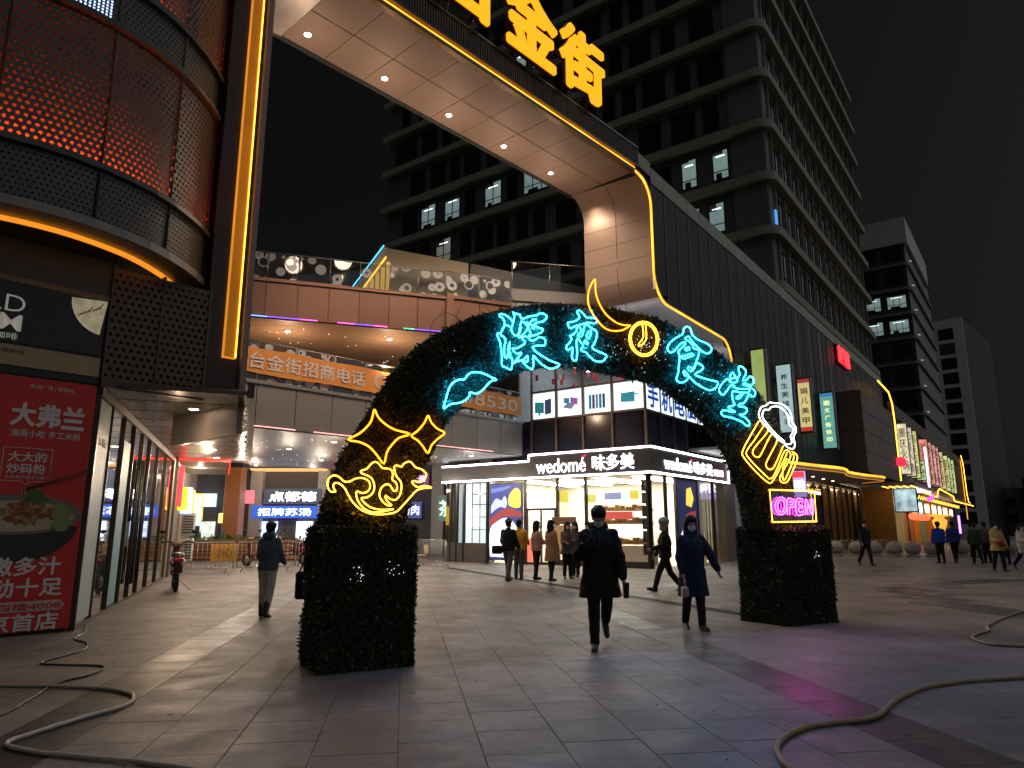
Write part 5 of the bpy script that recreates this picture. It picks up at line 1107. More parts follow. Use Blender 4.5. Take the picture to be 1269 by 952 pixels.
# ---------------------------------------------------------------- office towers
M_band = mat('ledge_concrete', (.31, .325, .26), .7, 0, var=.15)
M_twall = mat('tower_wall', (.125, .127, .13), .55, .1, var=.12, scale=.3)
M_wframe = mat('window_frame_dark', (.012, .012, .014), .4, .3)
M_wglass = mat('tower_glass', (.012, .014, .018), .12, 0, spec=.7, rvar=.05, rand=.4)
LIT = [emat('lit_room_%d' % i, c, s, sample=False, var=.35, scale=.5) for i, (c, s) in enumerate((((.50, .72, .68), .30), ((.55, .75, .78), .26), ((.55, .60, .50), .2), ((.45, .55, .95), .5)))]
M_tubel = emat('office_tube', (.85, 1., .95), 2.2, sample=False)
def round_rect_ring(x0, x1, y0, y1, r, z0, z1, n=6):
    """slab outline with a rounded near corner at (x0,y0)"""
    pts = [(x0 + r - r*math.cos(R(90*i/n)), y0 + r - r*math.sin(R(90*i/n))) for i in range(n+1)] + [(x1, y0), (x1, y1), (x0, y1)]
    m = len(pts); b = MB(); b.add([(x, y, z0) for x, y in pts] + [(x, y, z1) for x, y in pts], [tuple(range(m-1, -1, -1)), tuple(range(m, 2*m))] + [(i, (i+1) % m, (i+1) % m+m, i+m) for i in range(m)])
    return b
# window kit meshes, facing -y, origin at sill centre
def win_meshes(w_, h_, bars):
    f = MB()
    f.box(-w_/2, w_/2, -.03, .05, -.06, 0); f.box(-w_/2, w_/2, -.03, .05, h_, h_+.06); f.box(-w_/2-.06, -w_/2, -.03, .05, -.06, h_+.06); f.box(w_/2, w_/2+.06, -.03, .05, -.06, h_+.06)
    for i in range(1, bars): x = -w_/2 + w_*i/bars; f.box(x-.035, x+.035, -.03, .05, 0, h_)
    f.box(-w_/2, w_/2, -.03, .05, h_*.27-.03, h_*.27+.03)
    p = MB(); p.quad((-w_/2, .02, 0), (w_/2, .02, 0), (w_/2, .02, h_), (-w_/2, .02, h_))
    return f.mesh('window'), p
WK = {}
def window(tower, x, y, z, rz, w_, h_, bars, lit=None, frame=True):
    key = (w_, h_, bars, lit)
    if key not in WK:
        f, p = win_meshes(w_, h_, bars); f.materials.append(M_wframe)
        pm = p.mesh('pane'); pm.materials.append(M_wglass if lit is None else LIT[lit]); WK[key] = (f, pm)
    f, pm = WK[key]
    o = bpy.data.objects.new('window', f); col.objects.link(o); o.parent = tower; o.location = (x, y, z); o.rotation_euler = (0, 0, rz)
    q = bpy.data.objects.new('pane', pm); col.objects.link(q); q.parent = o
    if lit is not None:
        b = MB(); b.box(-w_*.3, w_*.3, -.012, .012, h_*.80, h_*.83); obj('ceiling_tube', b, M_tubel, o)
        hb2 = rr.uniform(.0, .3)*h_; b = MB(); b.box(-w_/2, w_*rr.choice((0., .2, .5)), -.008, .008, h_-hb2, h_); obj('blind', b, mat('window_blind', (.3, .3, .28), .8), o)
        b = MB(); b.box(-w_*.35, w_*rr.uniform(-.1, .3), -.008, .01, 0, h_*rr.uniform(.1, .22)); obj('cabinet', b, mat('office_dark', (.03, .03, .035), .7), o)
    return o
T1 = np.array((17.54, 44.09))
tw = wall('office_tower', 'tall dark office tower with pale ledges at every floor above the podium', 'tower', T1, PH)
W1, D1 = 34.2, 38.2
b = MB(); b.box(.25, W1-.6, .25, D1-.6, 12, 48.6); obj('shaft', b, M_twall, tw)
zf = [16.95 + 3.94*k for k in range(9)]
for z in zf: obj('ledge', round_rect_ring(-.3, W1, -.3, D1, 1.0, z, z+.62), M_band, tw)
b = MB(); b.box(.6, W1-2, .6, D1-2, 48.6, 51.); obj('parapet', b, mat('parapet_dark', (.035, .036, .034), .7), tw)
for k, z in enumerate(zf):
    b = MB(); b.box(.12, .25, .3, 2.6, z+.62, z+3.94); obj('corner_panel', b, mat('corner_panel', (.17, .175, .185), .5), tw)
lit_at = {(1, 5): 0, (1, 4): 1, (2, 6): 0, (2, 5): 0, (2, 4): 1, (3, 7): 3, (3, 21): 1, (4, 30): 0, (4, 32): 1, (4, 28): 1, (5, 24): 1}
rr = random.Random(11)
LITPX = [(7.7, 30.4, 3), (5.6, 25.4, 0), (3.8, 25.4, 0), (8.9, 25.4, 2), (2.9, 22.0, 0), (4.2, 22., 1), (10.6, 25.4, 1), (6.3, 22., 1), (21.7, 43.9, 1), (18.6, 43.9, 1), (21., 41.0, 0), (32.1, 33.0, 1), (30, 33.0, 1), (28.2, 33.0, 1), (24.2, 33.0, 1), (20.6, 29.2, 1), (29.2, 25.4, 2), (31, 25.4, 2)]
for k, z in enumerate(zf[:-1]):
    y = 2.9 + (k % 2)*.5; zz = z+1.15
    while y < D1-2.5:
        bars = rr.choice((1, 2, 3, 1, 2)); w_ = {1: 1.05, 2: 1.75, 3: 2.7}[bars]
        yc = y + w_/2; lit = None
        for (ly_, lz_, lt) in LITPX:
            if abs(ly_-yc) < max(.75, w_*.6) and abs(lz_-(zz+1.2)) < 1.97: lit = lt
        if lit is not None: bars = max(2, bars) if w_ > 1.2 else 1
        window(tw, .2, yc, zz, R(-90), w_, 2.15, bars, lit)
        y += w_ + rr.choice((.75, .95, 1.3))
    x = 1.6
    while x < W1-2:
        window(tw, x+.7, .2, z+.85, 0, 1.5, 2.5, 2, None); x += 2.25
    # pale rib strips between right-hand windows
ribs = MB()
for k, z in enumerate(zf[:-1]):
    x = 1.3
    while x < W1-1.2: ribs.box(x, x+.12, .08, .25, z+.62, z+3.94); x += 2.25
o = obj('fins', ribs, M_band, tw); o['kind'] = 'stuff'
b = MB(); b.box(1.0, 1.35, .1, .2, 21.5, 23.0); obj('blue_screen', b, emat('blue_screen', (.1, .4, 1.), .9, sample=False), tw)
for q, z in enumerate((23.5,)):
    pass

T2 = np.array((62.3, 105.))
t2 = wall('far_office_tower', 'second dark office tower with four lit windows beyond the first', 'tower', T2, PH)
b = MB(); b.box(.3, 30, .3, 30, 0, 46.0); obj('shaft', b, mat('tower_wall_blue', (.05, .053, .07), .5, .1), t2)
b = MB(); b.box(-.2, 26, -.2, 30, 46., 50.3); obj('parapet', b, mat('parapet_grey', (.55, .52, .52), .7), t2)
for k in range(8): 
    z = 14.4 + k*4.0; obj('ledge', round_rect_ring(-.1, 30, -.1, 30, 1., z, z+.45), mat('ledge_dim', (.2, .19, .18), .7), t2)
for k in range(8):
    for q in range(4):
        y = 2.2 + q*3.6; lit = 0 if (k, q) in ((4, 0), (5, 0), (5, 1), (4, 1)) else None
        window(t2, .25, y, 15.6 + k*4.0, R(-90), 2.6, 2.1, 3, lit)
    b = MB(); b.tube([(-.1, -.25, 14.8+k*4), (.25, -.45, 14.8+k*4)], .12, 6); obj('ledge_lamp', b, emat('ledge_lamp', (.9, .95, 1.), .25, sample=False), t2)
b = MB(); b.box(-.05, 22, .0, .3, 0, 14.2); obj('base_wall', b, mat('base_grey', (.07, .07, .075), .7), t2)

T3 = np.array((99.2, 150.))
t3 = wall('grey_apartment_tower', 'plain grey tower with a single column of square windows down its end', 'tower', T3, 44.)
M_t3 = mat('t3_lit_end', (.75, .73, .75), .7)  # street glow on the end face is put into this pale colour
b = MB(); b.box(0, 30, 0, 6.2, 0, 47.2); obj('shaft', b, mat('t3_shaded_side', (.02, .019, .02), .7), t3)  # shade of the long side is put into its darker colour
b = MB(); b.box(-.3, 0, -.2, 6.4, 0, 47.4); obj('end_wall', b, M_t3, t3)
for k in range(14):
    z = 47.4 - 4.6 - k*3.35
    if z < 1: break
    f = MB(); f.box(-.36, -.3, 1.7, 4.7, z, z+2.5); o = obj('window', f, M_wglass, t3); f = MB(); f.box(-.38, -.3, 3.15, 3.25, z, z+2.5); obj('mullion', f, M_wframe, o)
# low far buildings at the end of the street
fl = wall('far_low_block', 'low dim block with arched windows closing the street', 'building', (105, 168), 100.)
b = MB(); b.box(0, 60, 0, 10, 0, 11); obj('wall', b, mat('far_grey', (.11, .11, .12), .8), fl)
for q in range(3):
    for r_ in range(2):
        b = MB(); b.bbox(2+q*4, 4+q*4, -.1, 0, 3+r_*3.6, 5+r_*3.6, .3); obj('window', b, M_wglass, fl)
b = MB(); b.box(14, 60, -8, 0, 0, 13); obj('wing', b, mat('far_blue', (.05, .055, .07), .8), fl)
# ---------------------------------------------------------------- blade signs and street fronts along the podium
ON = np.array((.804, -.595))                 # outward from the podium wall
def pod_pt(t, off=0.): return G0 + hv(PH)*(t+4.5) + ON*off
M_bframe = mat('sign_case', (.16, .15, .16), .4, .5)
def blade(label, t, z0, z1, w_, face, rows, tcol, head=None, foot=None, off=.15, glow=1.0):
    s = wall('blade_sign', label, 'light box sign', pod_pt(t, off), 126.5, 'vertical light box signs on the podium wall', z=z0)   # face towards -y; x runs away from the wall
    h_ = z1-z0
    b = MB(); b.bbox(0, w_, 0, .42, 0, h_, .02); obj('case', b, M_bframe, s)
    b = MB(); b.box(.07, w_-.07, -.012, 0, .1, h_-.1); obj('face', b, emat('sign_face_%d' % (t*10), face, glow, var=.12, scale=1.5), s)
    n = len(rows); hh = (h_-.9)/max(n, 1)
    for i, ch in enumerate(rows):
        text('character', ch, min(w_*.5, hh*.7)*(1 if len(ch) == 1 else 1.3), hh*(.62 if len(ch) == 1 else .2), tcol, s, (w_/2, -.02, h_-.5-hh*(i+.5)), .008, bold=.015)
    for pos, c in ((h_-.32, head), (.1, foot)):
        if c: b = MB(); b.box(.07, w_-.07, -.016, -.004, pos, pos+.22); obj('band', b, emat('sign_band_%d_%d' % (t*10, pos*10), c, .8, sample=False), s)
    b = MB(); b.box(-.15, .0, .12, .3, h_*.2, h_*.25); b.box(-.15, 0, .12, .3, h_*.75, h_*.8); obj('bracket', b, M_dark, s)
    return s
M_tk = mat('ink_black', (.02, .02, .02), .5); M_tr = mat('ink_red', (.5, .03, .03), .5); M_tg = emat('ink_yellow', (.95, 1., .45), 1.2, sample=False)
blade('blank yellow-green vertical light box closest to the gateway', 6.6, 6.4, 10.0, .72, (.42, .55, .16), '', M_tk, glow=.7)
blade('pale blue vertical light box for a health restaurant with a bowl drawing', 10.6, 6.3, 10.0, .85, (.50, .68, .68), ['养', '生', '粥', '铺', '汤', '浴'], M_tk, glow=.7)
blade('yellow vertical light box with four red nail salon characters', 14.6, 6.8, 9.95, .76, (.72, .62, .26), ['娟', '儿', '美', '甲'], M_tr, head=(.4, .05, .05), foot=(.6, .05, .04), glow=.85)
blade('teal vertical light box with yellow print shop characters', 19.6, 6.3, 9.9, .88, (.16, .46, .38), ['图', '文', '广', '告', '快', '印'], M_tg, head=(.05, .25, .5), glow=.75)
rs = wall('red_roof_sign', 'small glowing red sign mounted high on the ribbed podium wall', 'sign', pod_pt(26.2, .25), PH, z=13.2)
b = MB(); b.box(0, 3.6, .08, .15, -.1, 1.3); obj('rail', b, M_dark, rs)
text('lettering', '京广饭店', 3.5, 1.15, emat('sign_red', (1., .015, .02), 5.), rs, (1.8, .0, .6), .06, bold=.05)
# curved canopy with amber edge over the curtain-wall entrance
cn = wall('amber_canopy', 'pale canopy with a curving amber light edge over the curtained windows', 'canopy', pod_pt(11.5, 0), PH)
pts = [(0, -.2), (3, -.9), (6, -1.6), (9, -1.3), (12, -1.6), (15.5, -2.2), (17, -.6)]
sp = spline([(x, y, 0) for x, y in pts], 5)
b = MB(); vs = []
for p in sp: vs += [(p.x, p.y, 4.72), (p.x, 2.4, 4.72), (p.x, p.y, 5.02), (p.x, 2.4, 5.02)]
n = len(sp); fs = []
for i in range(n-1):
    a, c = 4*i, 4*i+4; fs += [(a, a+1, c+1, c), (a+2, c+2, c+3, a+3), (a, c, c+2, a+2)]
b.add(vs, fs); obj('slab', b, mat('canopy_pale', (.5, .45, .38), .5), cn)
b = MB(); b.tube([(p.x, p.y-.03, 4.95) for p in sp], .07, 6); obj('edge_light', b, M_ambtrim, cn)
b = MB(); b.tube([(p.x, p.y+.05, 4.74) for p in sp], .035, 6); obj('lower_edge_light', b, M_amber_dim, cn)
for q in range(5):
    o = obj('downlight', dl_ring, None, cn, (3+q*2.6, .6, 4.715)); obj('lens', dl_lens, None, o); lamp('downlight_lamp', 'SPOT', (3+q*2.6, .6, 4.65), 60, (1., .8, .55), cn, .08, R(140))
cw = wall('curtained_windows', 'tall shop windows with beige curtains under the amber canopy', 'shop front', pod_pt(9.5, -2.2), PH)
M_gl3 = gmat('street_glass', (.8, .8, .78), .12)
b = MB(); b.box(0, 34, .55, .65, 0, 4.9); obj('back_wall', b, mat('warm_wall', (.42, .32, .2), .7), cw)
for q in range(16):
    b = MB(); b.bbox(q*2.1, q*2.1+.16, -.05, .12, 0, 4.9, .01); obj('mullion', b, M_dark, cw)
    b = MB(); b.quad((q*2.1+.16, 0, .1), (q*2.1+2.1, 0, .1), (q*2.1+2.1, 0, 4.7), (q*2.1+.16, 0, 4.7)); obj('pane', b, M_gl3, cw)
    if q % 4 != 3:
        b = MB(); vs = []; m_ = 24
        for i in range(m_+1): vs += [(q*2.1+.2+1.85*i/m_, .3+.06*math.sin(i*1.9), .1), (q*2.1+.2+1.85*i/m_, .3+.06*math.sin(i*1.9), 4.6)]
        b.add(vs, [(2*i, 2*i+2, 2*i+3, 2*i+1) for i in range(m_)], True); obj('curtain', b, mat('beige_curtain', (.5, .38, .22), .8), cw)
b = MB(); b.box(0, 34, .35, .5, 4.55, 4.62); obj('wash_light', b, emat('wash_light', (1., .75, .45), 9.), cw)
b = MB(); b.box(-1.5, 0, -.2, .3, 0, 5); obj('end_pier', b, M_slab, cw)
b = MB(); b.box(3.3, 4.4, -.3, -.1, .1, 3.4); obj('red_door_panel', b, mat('red_panel', (.35, .02, .02), .5), cw)
sgn = wall('red_white_sign', 'small red and white glowing shop sign beside the OPEN sign', 'sign', pod_pt(12.6, -.3), 126.5, z=3.2)
b = MB(); b.bbox(0, 1.0, 0, .2, 0, 1.35, .02); obj('case', b, emat('sign_violet', (.45, .4, .9), 1.2), sgn); b = MB(); b.box(.02, .98, -.01, 0, 1.0, 1.33); obj('band', b, emat('band_red', (1., .03, .05), 2.), sgn)
text('lettering', '烤鸭', .9, .5, emat('band_white', (1., .95, 1.), 3.5), sgn, (.5, -.015, .62), .01, bold=.03)

# far row: second gateway-like frame and many narrow signs
far = wall('far_shop_row', 'far row of two-storey shops outlined in amber light', 'building', pod_pt(42.5, 1.0), PH)
b = MB(); b.box(0, 66, .3, 6, 5.4, 12.2); obj('upper_wall', b, mat('far_upper', (.045, .035, .03), .6), far)
b = MB(); b.box(.2, 66, .1, .4, 11.4, 12.6); obj('parapet', b, mat('far_brown', (.16, .12, .09), .6), far)
b = MB(); b.tube([(-6, 0, 13.4), (-1.2, 0, 13.2), (.2, 0, 12.4), (.5, 0, 11), (.5, 0, 5.6)], .055, 6); obj('edge_light', b, M_amber, far)
b = MB(); b.tube([(64, -.1, 13), (66, -.1, 12), (66.4, -.1, 11), (66.4, -.1, 7), (68, -.1, 5.8), (73, -.1, 5.6)], .05, 6); obj('edge_light', b, M_amber, far)
b = MB(); b.tube([(62, -.1, 12), (62, -.1, 3.)], .06, 6); obj('edge_light', b, M_amber_dim, far)
cols = [(.75, .8, .55), (.8, .65, .5), (.8, .8, .25), (.5, .7, .3), (.85, .3, .2), (.8, .35, .25), (.85, .4, .4), (.8, .4, .35), (.8, .6, .3), (.75, .75, .3), (.55, .75, .3), (.8, .8, .3)]
pos = [1.6, 4.6, 7.6, 11.5, 15.5, 18.8, 22, 25, 31, 36.5, 40, 44]
lb_ = ['white and pink', 'pale pink', 'yellow', 'short green', 'red and yellow', 'orange', 'rose', 'thin coral', 'thin amber', 'thin yellow', 'thin green', 'thin lime']
for i, (x, c) in enumerate(zip(pos, cols)):
    s = wall('row_sign', lb_[i] + ' vertical lit sign on the far shop row', 'light box sign', pod_pt(42.5+x, .9), 126.5, 'narrow lit signs on the far shop row', z=6.2)
    hh = 4.6 if i != 3 else 2.; w_ = .85 if i < 8 else .7
    b = MB(); b.bbox(0, w_, 0, .3, 0, hh, .02); obj('case', b, M_bframe, s)
    b = MB(); b.box(.06, w_-.06, -.015, 0, .1, hh-.1); obj('face', b, emat('row_face_%d' % i, c, .8, var=.4, scale=2.), s)
    text('lettering', '\n'.join(['重庆火锅', '江南小馆', '川味面馆', '茶', '兰州拉面', '烤鱼饭店', '饺子馆', '粥店', '米粉', '串吧', '小吃', '奶茶'][i]), w_*.6, hh*.8, mat('row_ink_%d' % (i % 3), ((.4, .05, .04), (.05, .2, .1), (.3, .1, .05))[i % 3], .5), s, (w_/2, -.022, hh/2), .008, bold=.01, line=1.1)
rd = wall('round_red_sign', 'round red glowing sign on the corner of the far shop row', 'sign', pod_pt(39.6, 1.6), 126.5, z=6.2)
b = MB(); b.lathe([(.01, 0), (.36, 0), (.42, .1), (.36, .2), (.01, .2)], (0, 0, .8), 20, axis='y'); obj('disc', b, emat('round_red', (1., .01, .03), 4.), rd)
# ground floor restaurants of the far row
gf_ = wall('restaurant_row', 'warm-lit restaurant fronts with lanterns and gold trim below the far row', 'shop front', pod_pt(40., .2), PH)
b = MB(); b.box(0, 66, 1.8, 2.0, 0, 5.4); obj('back_wall', b, mat('rest_wall', (.35, .22, .12), .7), gf_)
b = MB(); b.box(-1, 66, -1.6, 2, 5.1, 5.4); obj('canopy', b, mat('rest_canopy', (.32, .27, .22), .5), gf_)
b = MB(); b.box(-3.2, 9, -2.6, 1.5, 4.9, 5.15); obj('white_canopy', b, mat('white_canopy', (.6, .6, .58), .5), gf_)
for q in range(5):
    b = MB(); b.box(-3.0, -.2, -2.3+q*.5, -2.2+q*.5, 4.86, 4.9); obj('canopy_strip', b, M_amber, gf_)
b = MB(); b.box(1, 8, -2.2, -1.2, 4.82, 4.88); obj('canopy_light', b, emat('canopy_white', (.85, .9, 1.), 4.), gf_)
zz_ = [(4, 4.9), (19, 4.75), (20.5, 5.5), (22, 5.75), (36, 5.45), (37, 4.9), (66, 5.05)]
b = MB(); b.tube([(x, -1.75, z) for x, z in zz_], .06, 6); obj('canopy_edge_light', b, M_amber, gf_)
for q in range(26):
    x = 6 + q*1.6; b = MB(); b.tube(spline([(x, -1.3, 4.6), (x+.8, -1.3, 4.25), (x+1.6, -1.3, 4.6)], 4), .03, 5); obj('garland_light', b, emat('gold_garland', (1., .45, .06), 3.), gf_)
rr = random.Random(3)
bays = [(1, 5, (.9, .92, .8), 2.4), (6, 10, (1., .45, .1), 1.7), (11, 15, (1., .55, .12), 2.2), (15.5, 19, (.35, .8, .85), 2.), (20, 25, (1., .35, .08), 1.8), (26, 31, (1., .6, .12), 2.4), (32, 36, (.95, .9, .9), 1.4), (37, 43, (1., .4, .1), 1.3), (44, 50, (.7, .3, .2), .6)]
for i, (x0, x1, c, s) in enumerate(bays):
    b = MB(); b.box(x0, x1, 1.5, 1.7, .3, 3.0); obj('lit_interior', b, emat('bay_%d' % i, c, s*.75, var=.75, scale=.9), gf_)
    b = MB(); b.bbox(x0, x1, -.3, .1, 3.1, 4.3, .03); obj('sign_band', b, emat('bay_sign_%d' % i, c, s*.5, var=.5, scale=1.2), gf_)
    text('lettering', ['粥道', '火锅', '烤鸭店', '生煎', '川菜馆', '海鲜', '面馆', '烧烤', '小吃'][i], (x1-x0)*.7, .8, emat('bay_txt_%d' % i, (1., .95, .8), 4., sample=False), gf_, ((x0+x1)/2, -.32, 3.7), .02, bold=.03)
    b = MB(); b.bbox(x0-.5, x0-.2, -.4, 1.8, 0, 5.1, .02); obj('pier', b, mat('gold_pier', (.4, .26, .1), .45, .3), gf_)
for q in range(9):
    b = MB(); x = 7+q*1.1; b.lathe([(.05, 0), (.3, .1), (.38, .3), (.3, .5), (.05, .6)], (x, -.9, 2.35), 12); obj('red_lantern', b, emat('lantern_red', (1., .08, .03), 3.), gf_)
b = MB(); b.lathe([(.5, 0), (.5, .6), (.25, .9), (.6, 1.6), (.75, 2.2), (.4, 2.6), (1.1, 2.75), (1.2, 2.85), (.1, 2.95)], (24, -1.2, .2), 14); obj('gold_figure', b, emat('gold_figure', (1., .55, .08), .9), gf_)
b = MB(); b.box(14, 14.15, -1.75, -1.6, 5, 9.5); obj('white_pole_light', b, emat('pole_white', (.6, .65, 1.), 6.), gf_)
b = MB(); b.ball((14.1, -1.8, 4.6), .38, 2, (1, .5, .9)); obj('magenta_light', b, emat('magenta_ball', (1., .04, .25), 4.), gf_)
b = MB(); b.ball((11.5, -1.8, 4.3), .22, 2); obj('magenta_light', b, MATS['magenta_ball'], gf_)
b = MB(); b.box(40, 40.2, -1.8, -1.6, 1, 3.2); obj('violet_light', b, emat('violet_tube', (.45, .1, 1.), 8.), gf_)
# advertising screen on a post near the row
ad = wall('street_screen', 'glowing advertising screen on a grey post in front of the restaurants', 'screen', pod_pt(31, 1.8), 126.5)
b = MB(); b.tube([(1., .1, 0), (1., .1, 2.9)], .07, 8); obj('post', b, M_steel, ad)
b = MB(); b.bbox(.25, 1.75, 0, .25, 2.7, 4.4, .03); obj('case', b, M_dark, ad)
b = MB(); b.box(.33, 1.67, -.012, 0, 2.78, 4.32); obj('display', b, emat('screen_white', (.5, .7, .75), .8, var=.7, scale=1.4), ad)
# stone ball bollards
bb = MB(); bb.lathe([(.36, 0), (.38, .04), (.36, .08), (.2, .12), (.3, .17), (.40, .28), (.44, .43), (.41, .59), (.32, .73), (.17, .82), (.02, .85)], n=20)
bo0 = bb.mesh('stone_bollard'); bo0.materials.append(mat('bollard_stone', (.36, .335, .32), .7, 0, scale=6, bump=.3, bscale=40))
for i, (x, y) in enumerate(((17.9, 42.9), (19.08, 42.65), (20.2, 42.5), (21.1, 42.2), (22.1, 41.9), (23.0, 41.6), (24.0, 41.4), (26.3, 42.4), (27.8, 42.6), (29.0, 42.3), (30.4, 42.0))):
    o = bpy.data.objects.new('stone_bollard', bo0); col.objects.link(o); o.location = (x, y, 0); o.rotation_euler = (0, 0, i*.7)
    tag(o, 'grey stone ball bollard in the row before the restaurants', 'bollard', 'stone ball bollards')
# low white loops of fence behind the bollards
for i in range(9):
    f = wall('white_fence', 'low white hooped fence panel behind the stone bollards', 'fence', (16.6+i*1.75, 44.6-.12*i), 94., 'white fence panels')
    b = MB()
    for q in range(5): b.tube([(q*.33, 0, 0), (q*.33, 0, .8), (q*.33+.08, 0, .92), (q*.33+.16, 0, .8), (q*.33+.16, 0, 0)], .018, 5)
    b.tube([(0, 0, .2), (1.6, 0, .2)], .015, 5); obj('hoops', b, mat('fence_white', (.6, .58, .56), .5), f)
for i, (x, y, lab) in enumerate(((24.5, 48.6, 'folding wooden stool standing by the restaurant windows'), (21.0, 46.8, 'folding wooden bench standing by the curtained windows'))):
    c_ = thing('wooden_stool', lab, 'stool', (x, y, 0), .4)
    b = MB(); b.bbox(-.5, .5, -.2, .2, .75, .82, .01); obj('seat', b, mat('stool_wood', (.4, .26, .13), .6), c_)
    for sx in (-.45, .4):
        for sy in (-.18, .14): b = MB(); b.bbox(sx, sx+.05, sy, sy+.05, 0, .75, .008); obj('leg', b, MATS['stool_wood'], c_)
# ---------------------------------------------------------------- people
def capsule(b, p, q, r0, r1, n=12):
    p, q = Vector(p), Vector(q); b.tube([p, p.lerp(q, .25), p.lerp(q, .5), p.lerp(q, .75), q], [r0, r0*.75+r1*.25, (r0+r1)/2, r0*.25+r1*.75, r1], n)
    b.ball(p, r0*.995, 2); b.ball(q, r1*.995, 2)
def loft(b, secs, n=20):
    """closed body of elliptical sections (cx,cy,z,rx,ry)"""
    vs = []
    for cx, cy_, z, rx, ry in secs:
        for k in range(n): a = 2*math.pi*k/n; vs.append((cx+rx*math.cos(a), cy_+ry*math.sin(a), z))
    m = len(secs); b.add(vs, [(i*n+k, i*n+(k+1) % n, (i+1)*n+(k+1) % n, (i+1)*n+k) for i in range(m-1) for k in range(n)] + [tuple(range(n-1, -1, -1)), tuple((m-1)*n+k for k in range(n))], True)
def fuse(b, vox, smooth=3, wr=0., seed=0, wscale=1.):
    """weld overlapping shapes into one continuous skin"""
    me = b.mesh('tmp'); o = bpy.data.objects.new('tmp', me); col.objects.link(o)
    md = o.modifiers.new('r', 'REMESH'); md.mode = 'VOXEL'; md.voxel_size = vox; md.use_smooth_shade = True
    s = o.modifiers.new('s', 'SMOOTH'); s.iterations = smooth; s.factor = .5
    bpy.context.view_layer.update()
    r = bpy.data.meshes.new_from_object(o.evaluated_get(bpy.context.evaluated_depsgraph_get())); bpy.data.objects.remove(o); bpy.data.meshes.remove(me)
    if wr:
        n = len(r.vertices); a = np.empty(n*3, np.float32); r.vertices.foreach_get('co', a); a = a.reshape(-1, 3); nn = np.empty(n*3, np.float32); r.vertices.foreach_get('normal', nn); nn = nn.reshape(-1, 3)
        q = seed*1.7; x, y, z = a.T*wscale
        f = np.sin(z*17+3*np.sin(x*9+q)+2*np.sin(y*11+q))*np.sin(x*13-y*7+4*np.sin(z*5+q)) + .5*np.sin(z*34+y*21+4*np.sin(x*11+z*6+q)) + .3*np.sin(x*41+z*23+5*np.sin(y*9))
        r.vertices.foreach_set('co', (a + nn*(f*wr)[:, None]).ravel().astype(np.float32)); r.update()
    r.polygons.foreach_set('use_smooth', [True]*len(r.polygons))
    return r
M_skin = mat('skin', (.42, .25, .18), .5, 0, var=.08); M_hair = mat('hair_black', (.006, .0055, .0055), .55, 0, bump=.3, bscale=150, spec=.25)
M_mask = mat('mask_blue_white', (.42, .52, .58), .7); M_eye = mat('eye_dark', (.01, .008, .008), .2); M_shoe = mat('shoe_black', (.015, .014, .014), .4); M_sole = mat('sole_white', (.45, .45, .43), .6)
def cmat(name, c): return mat('cloth_' + name, c, .82, 0, var=.16, scale=7, bump=.25, bscale=180, spec=.25, rvar=.05)
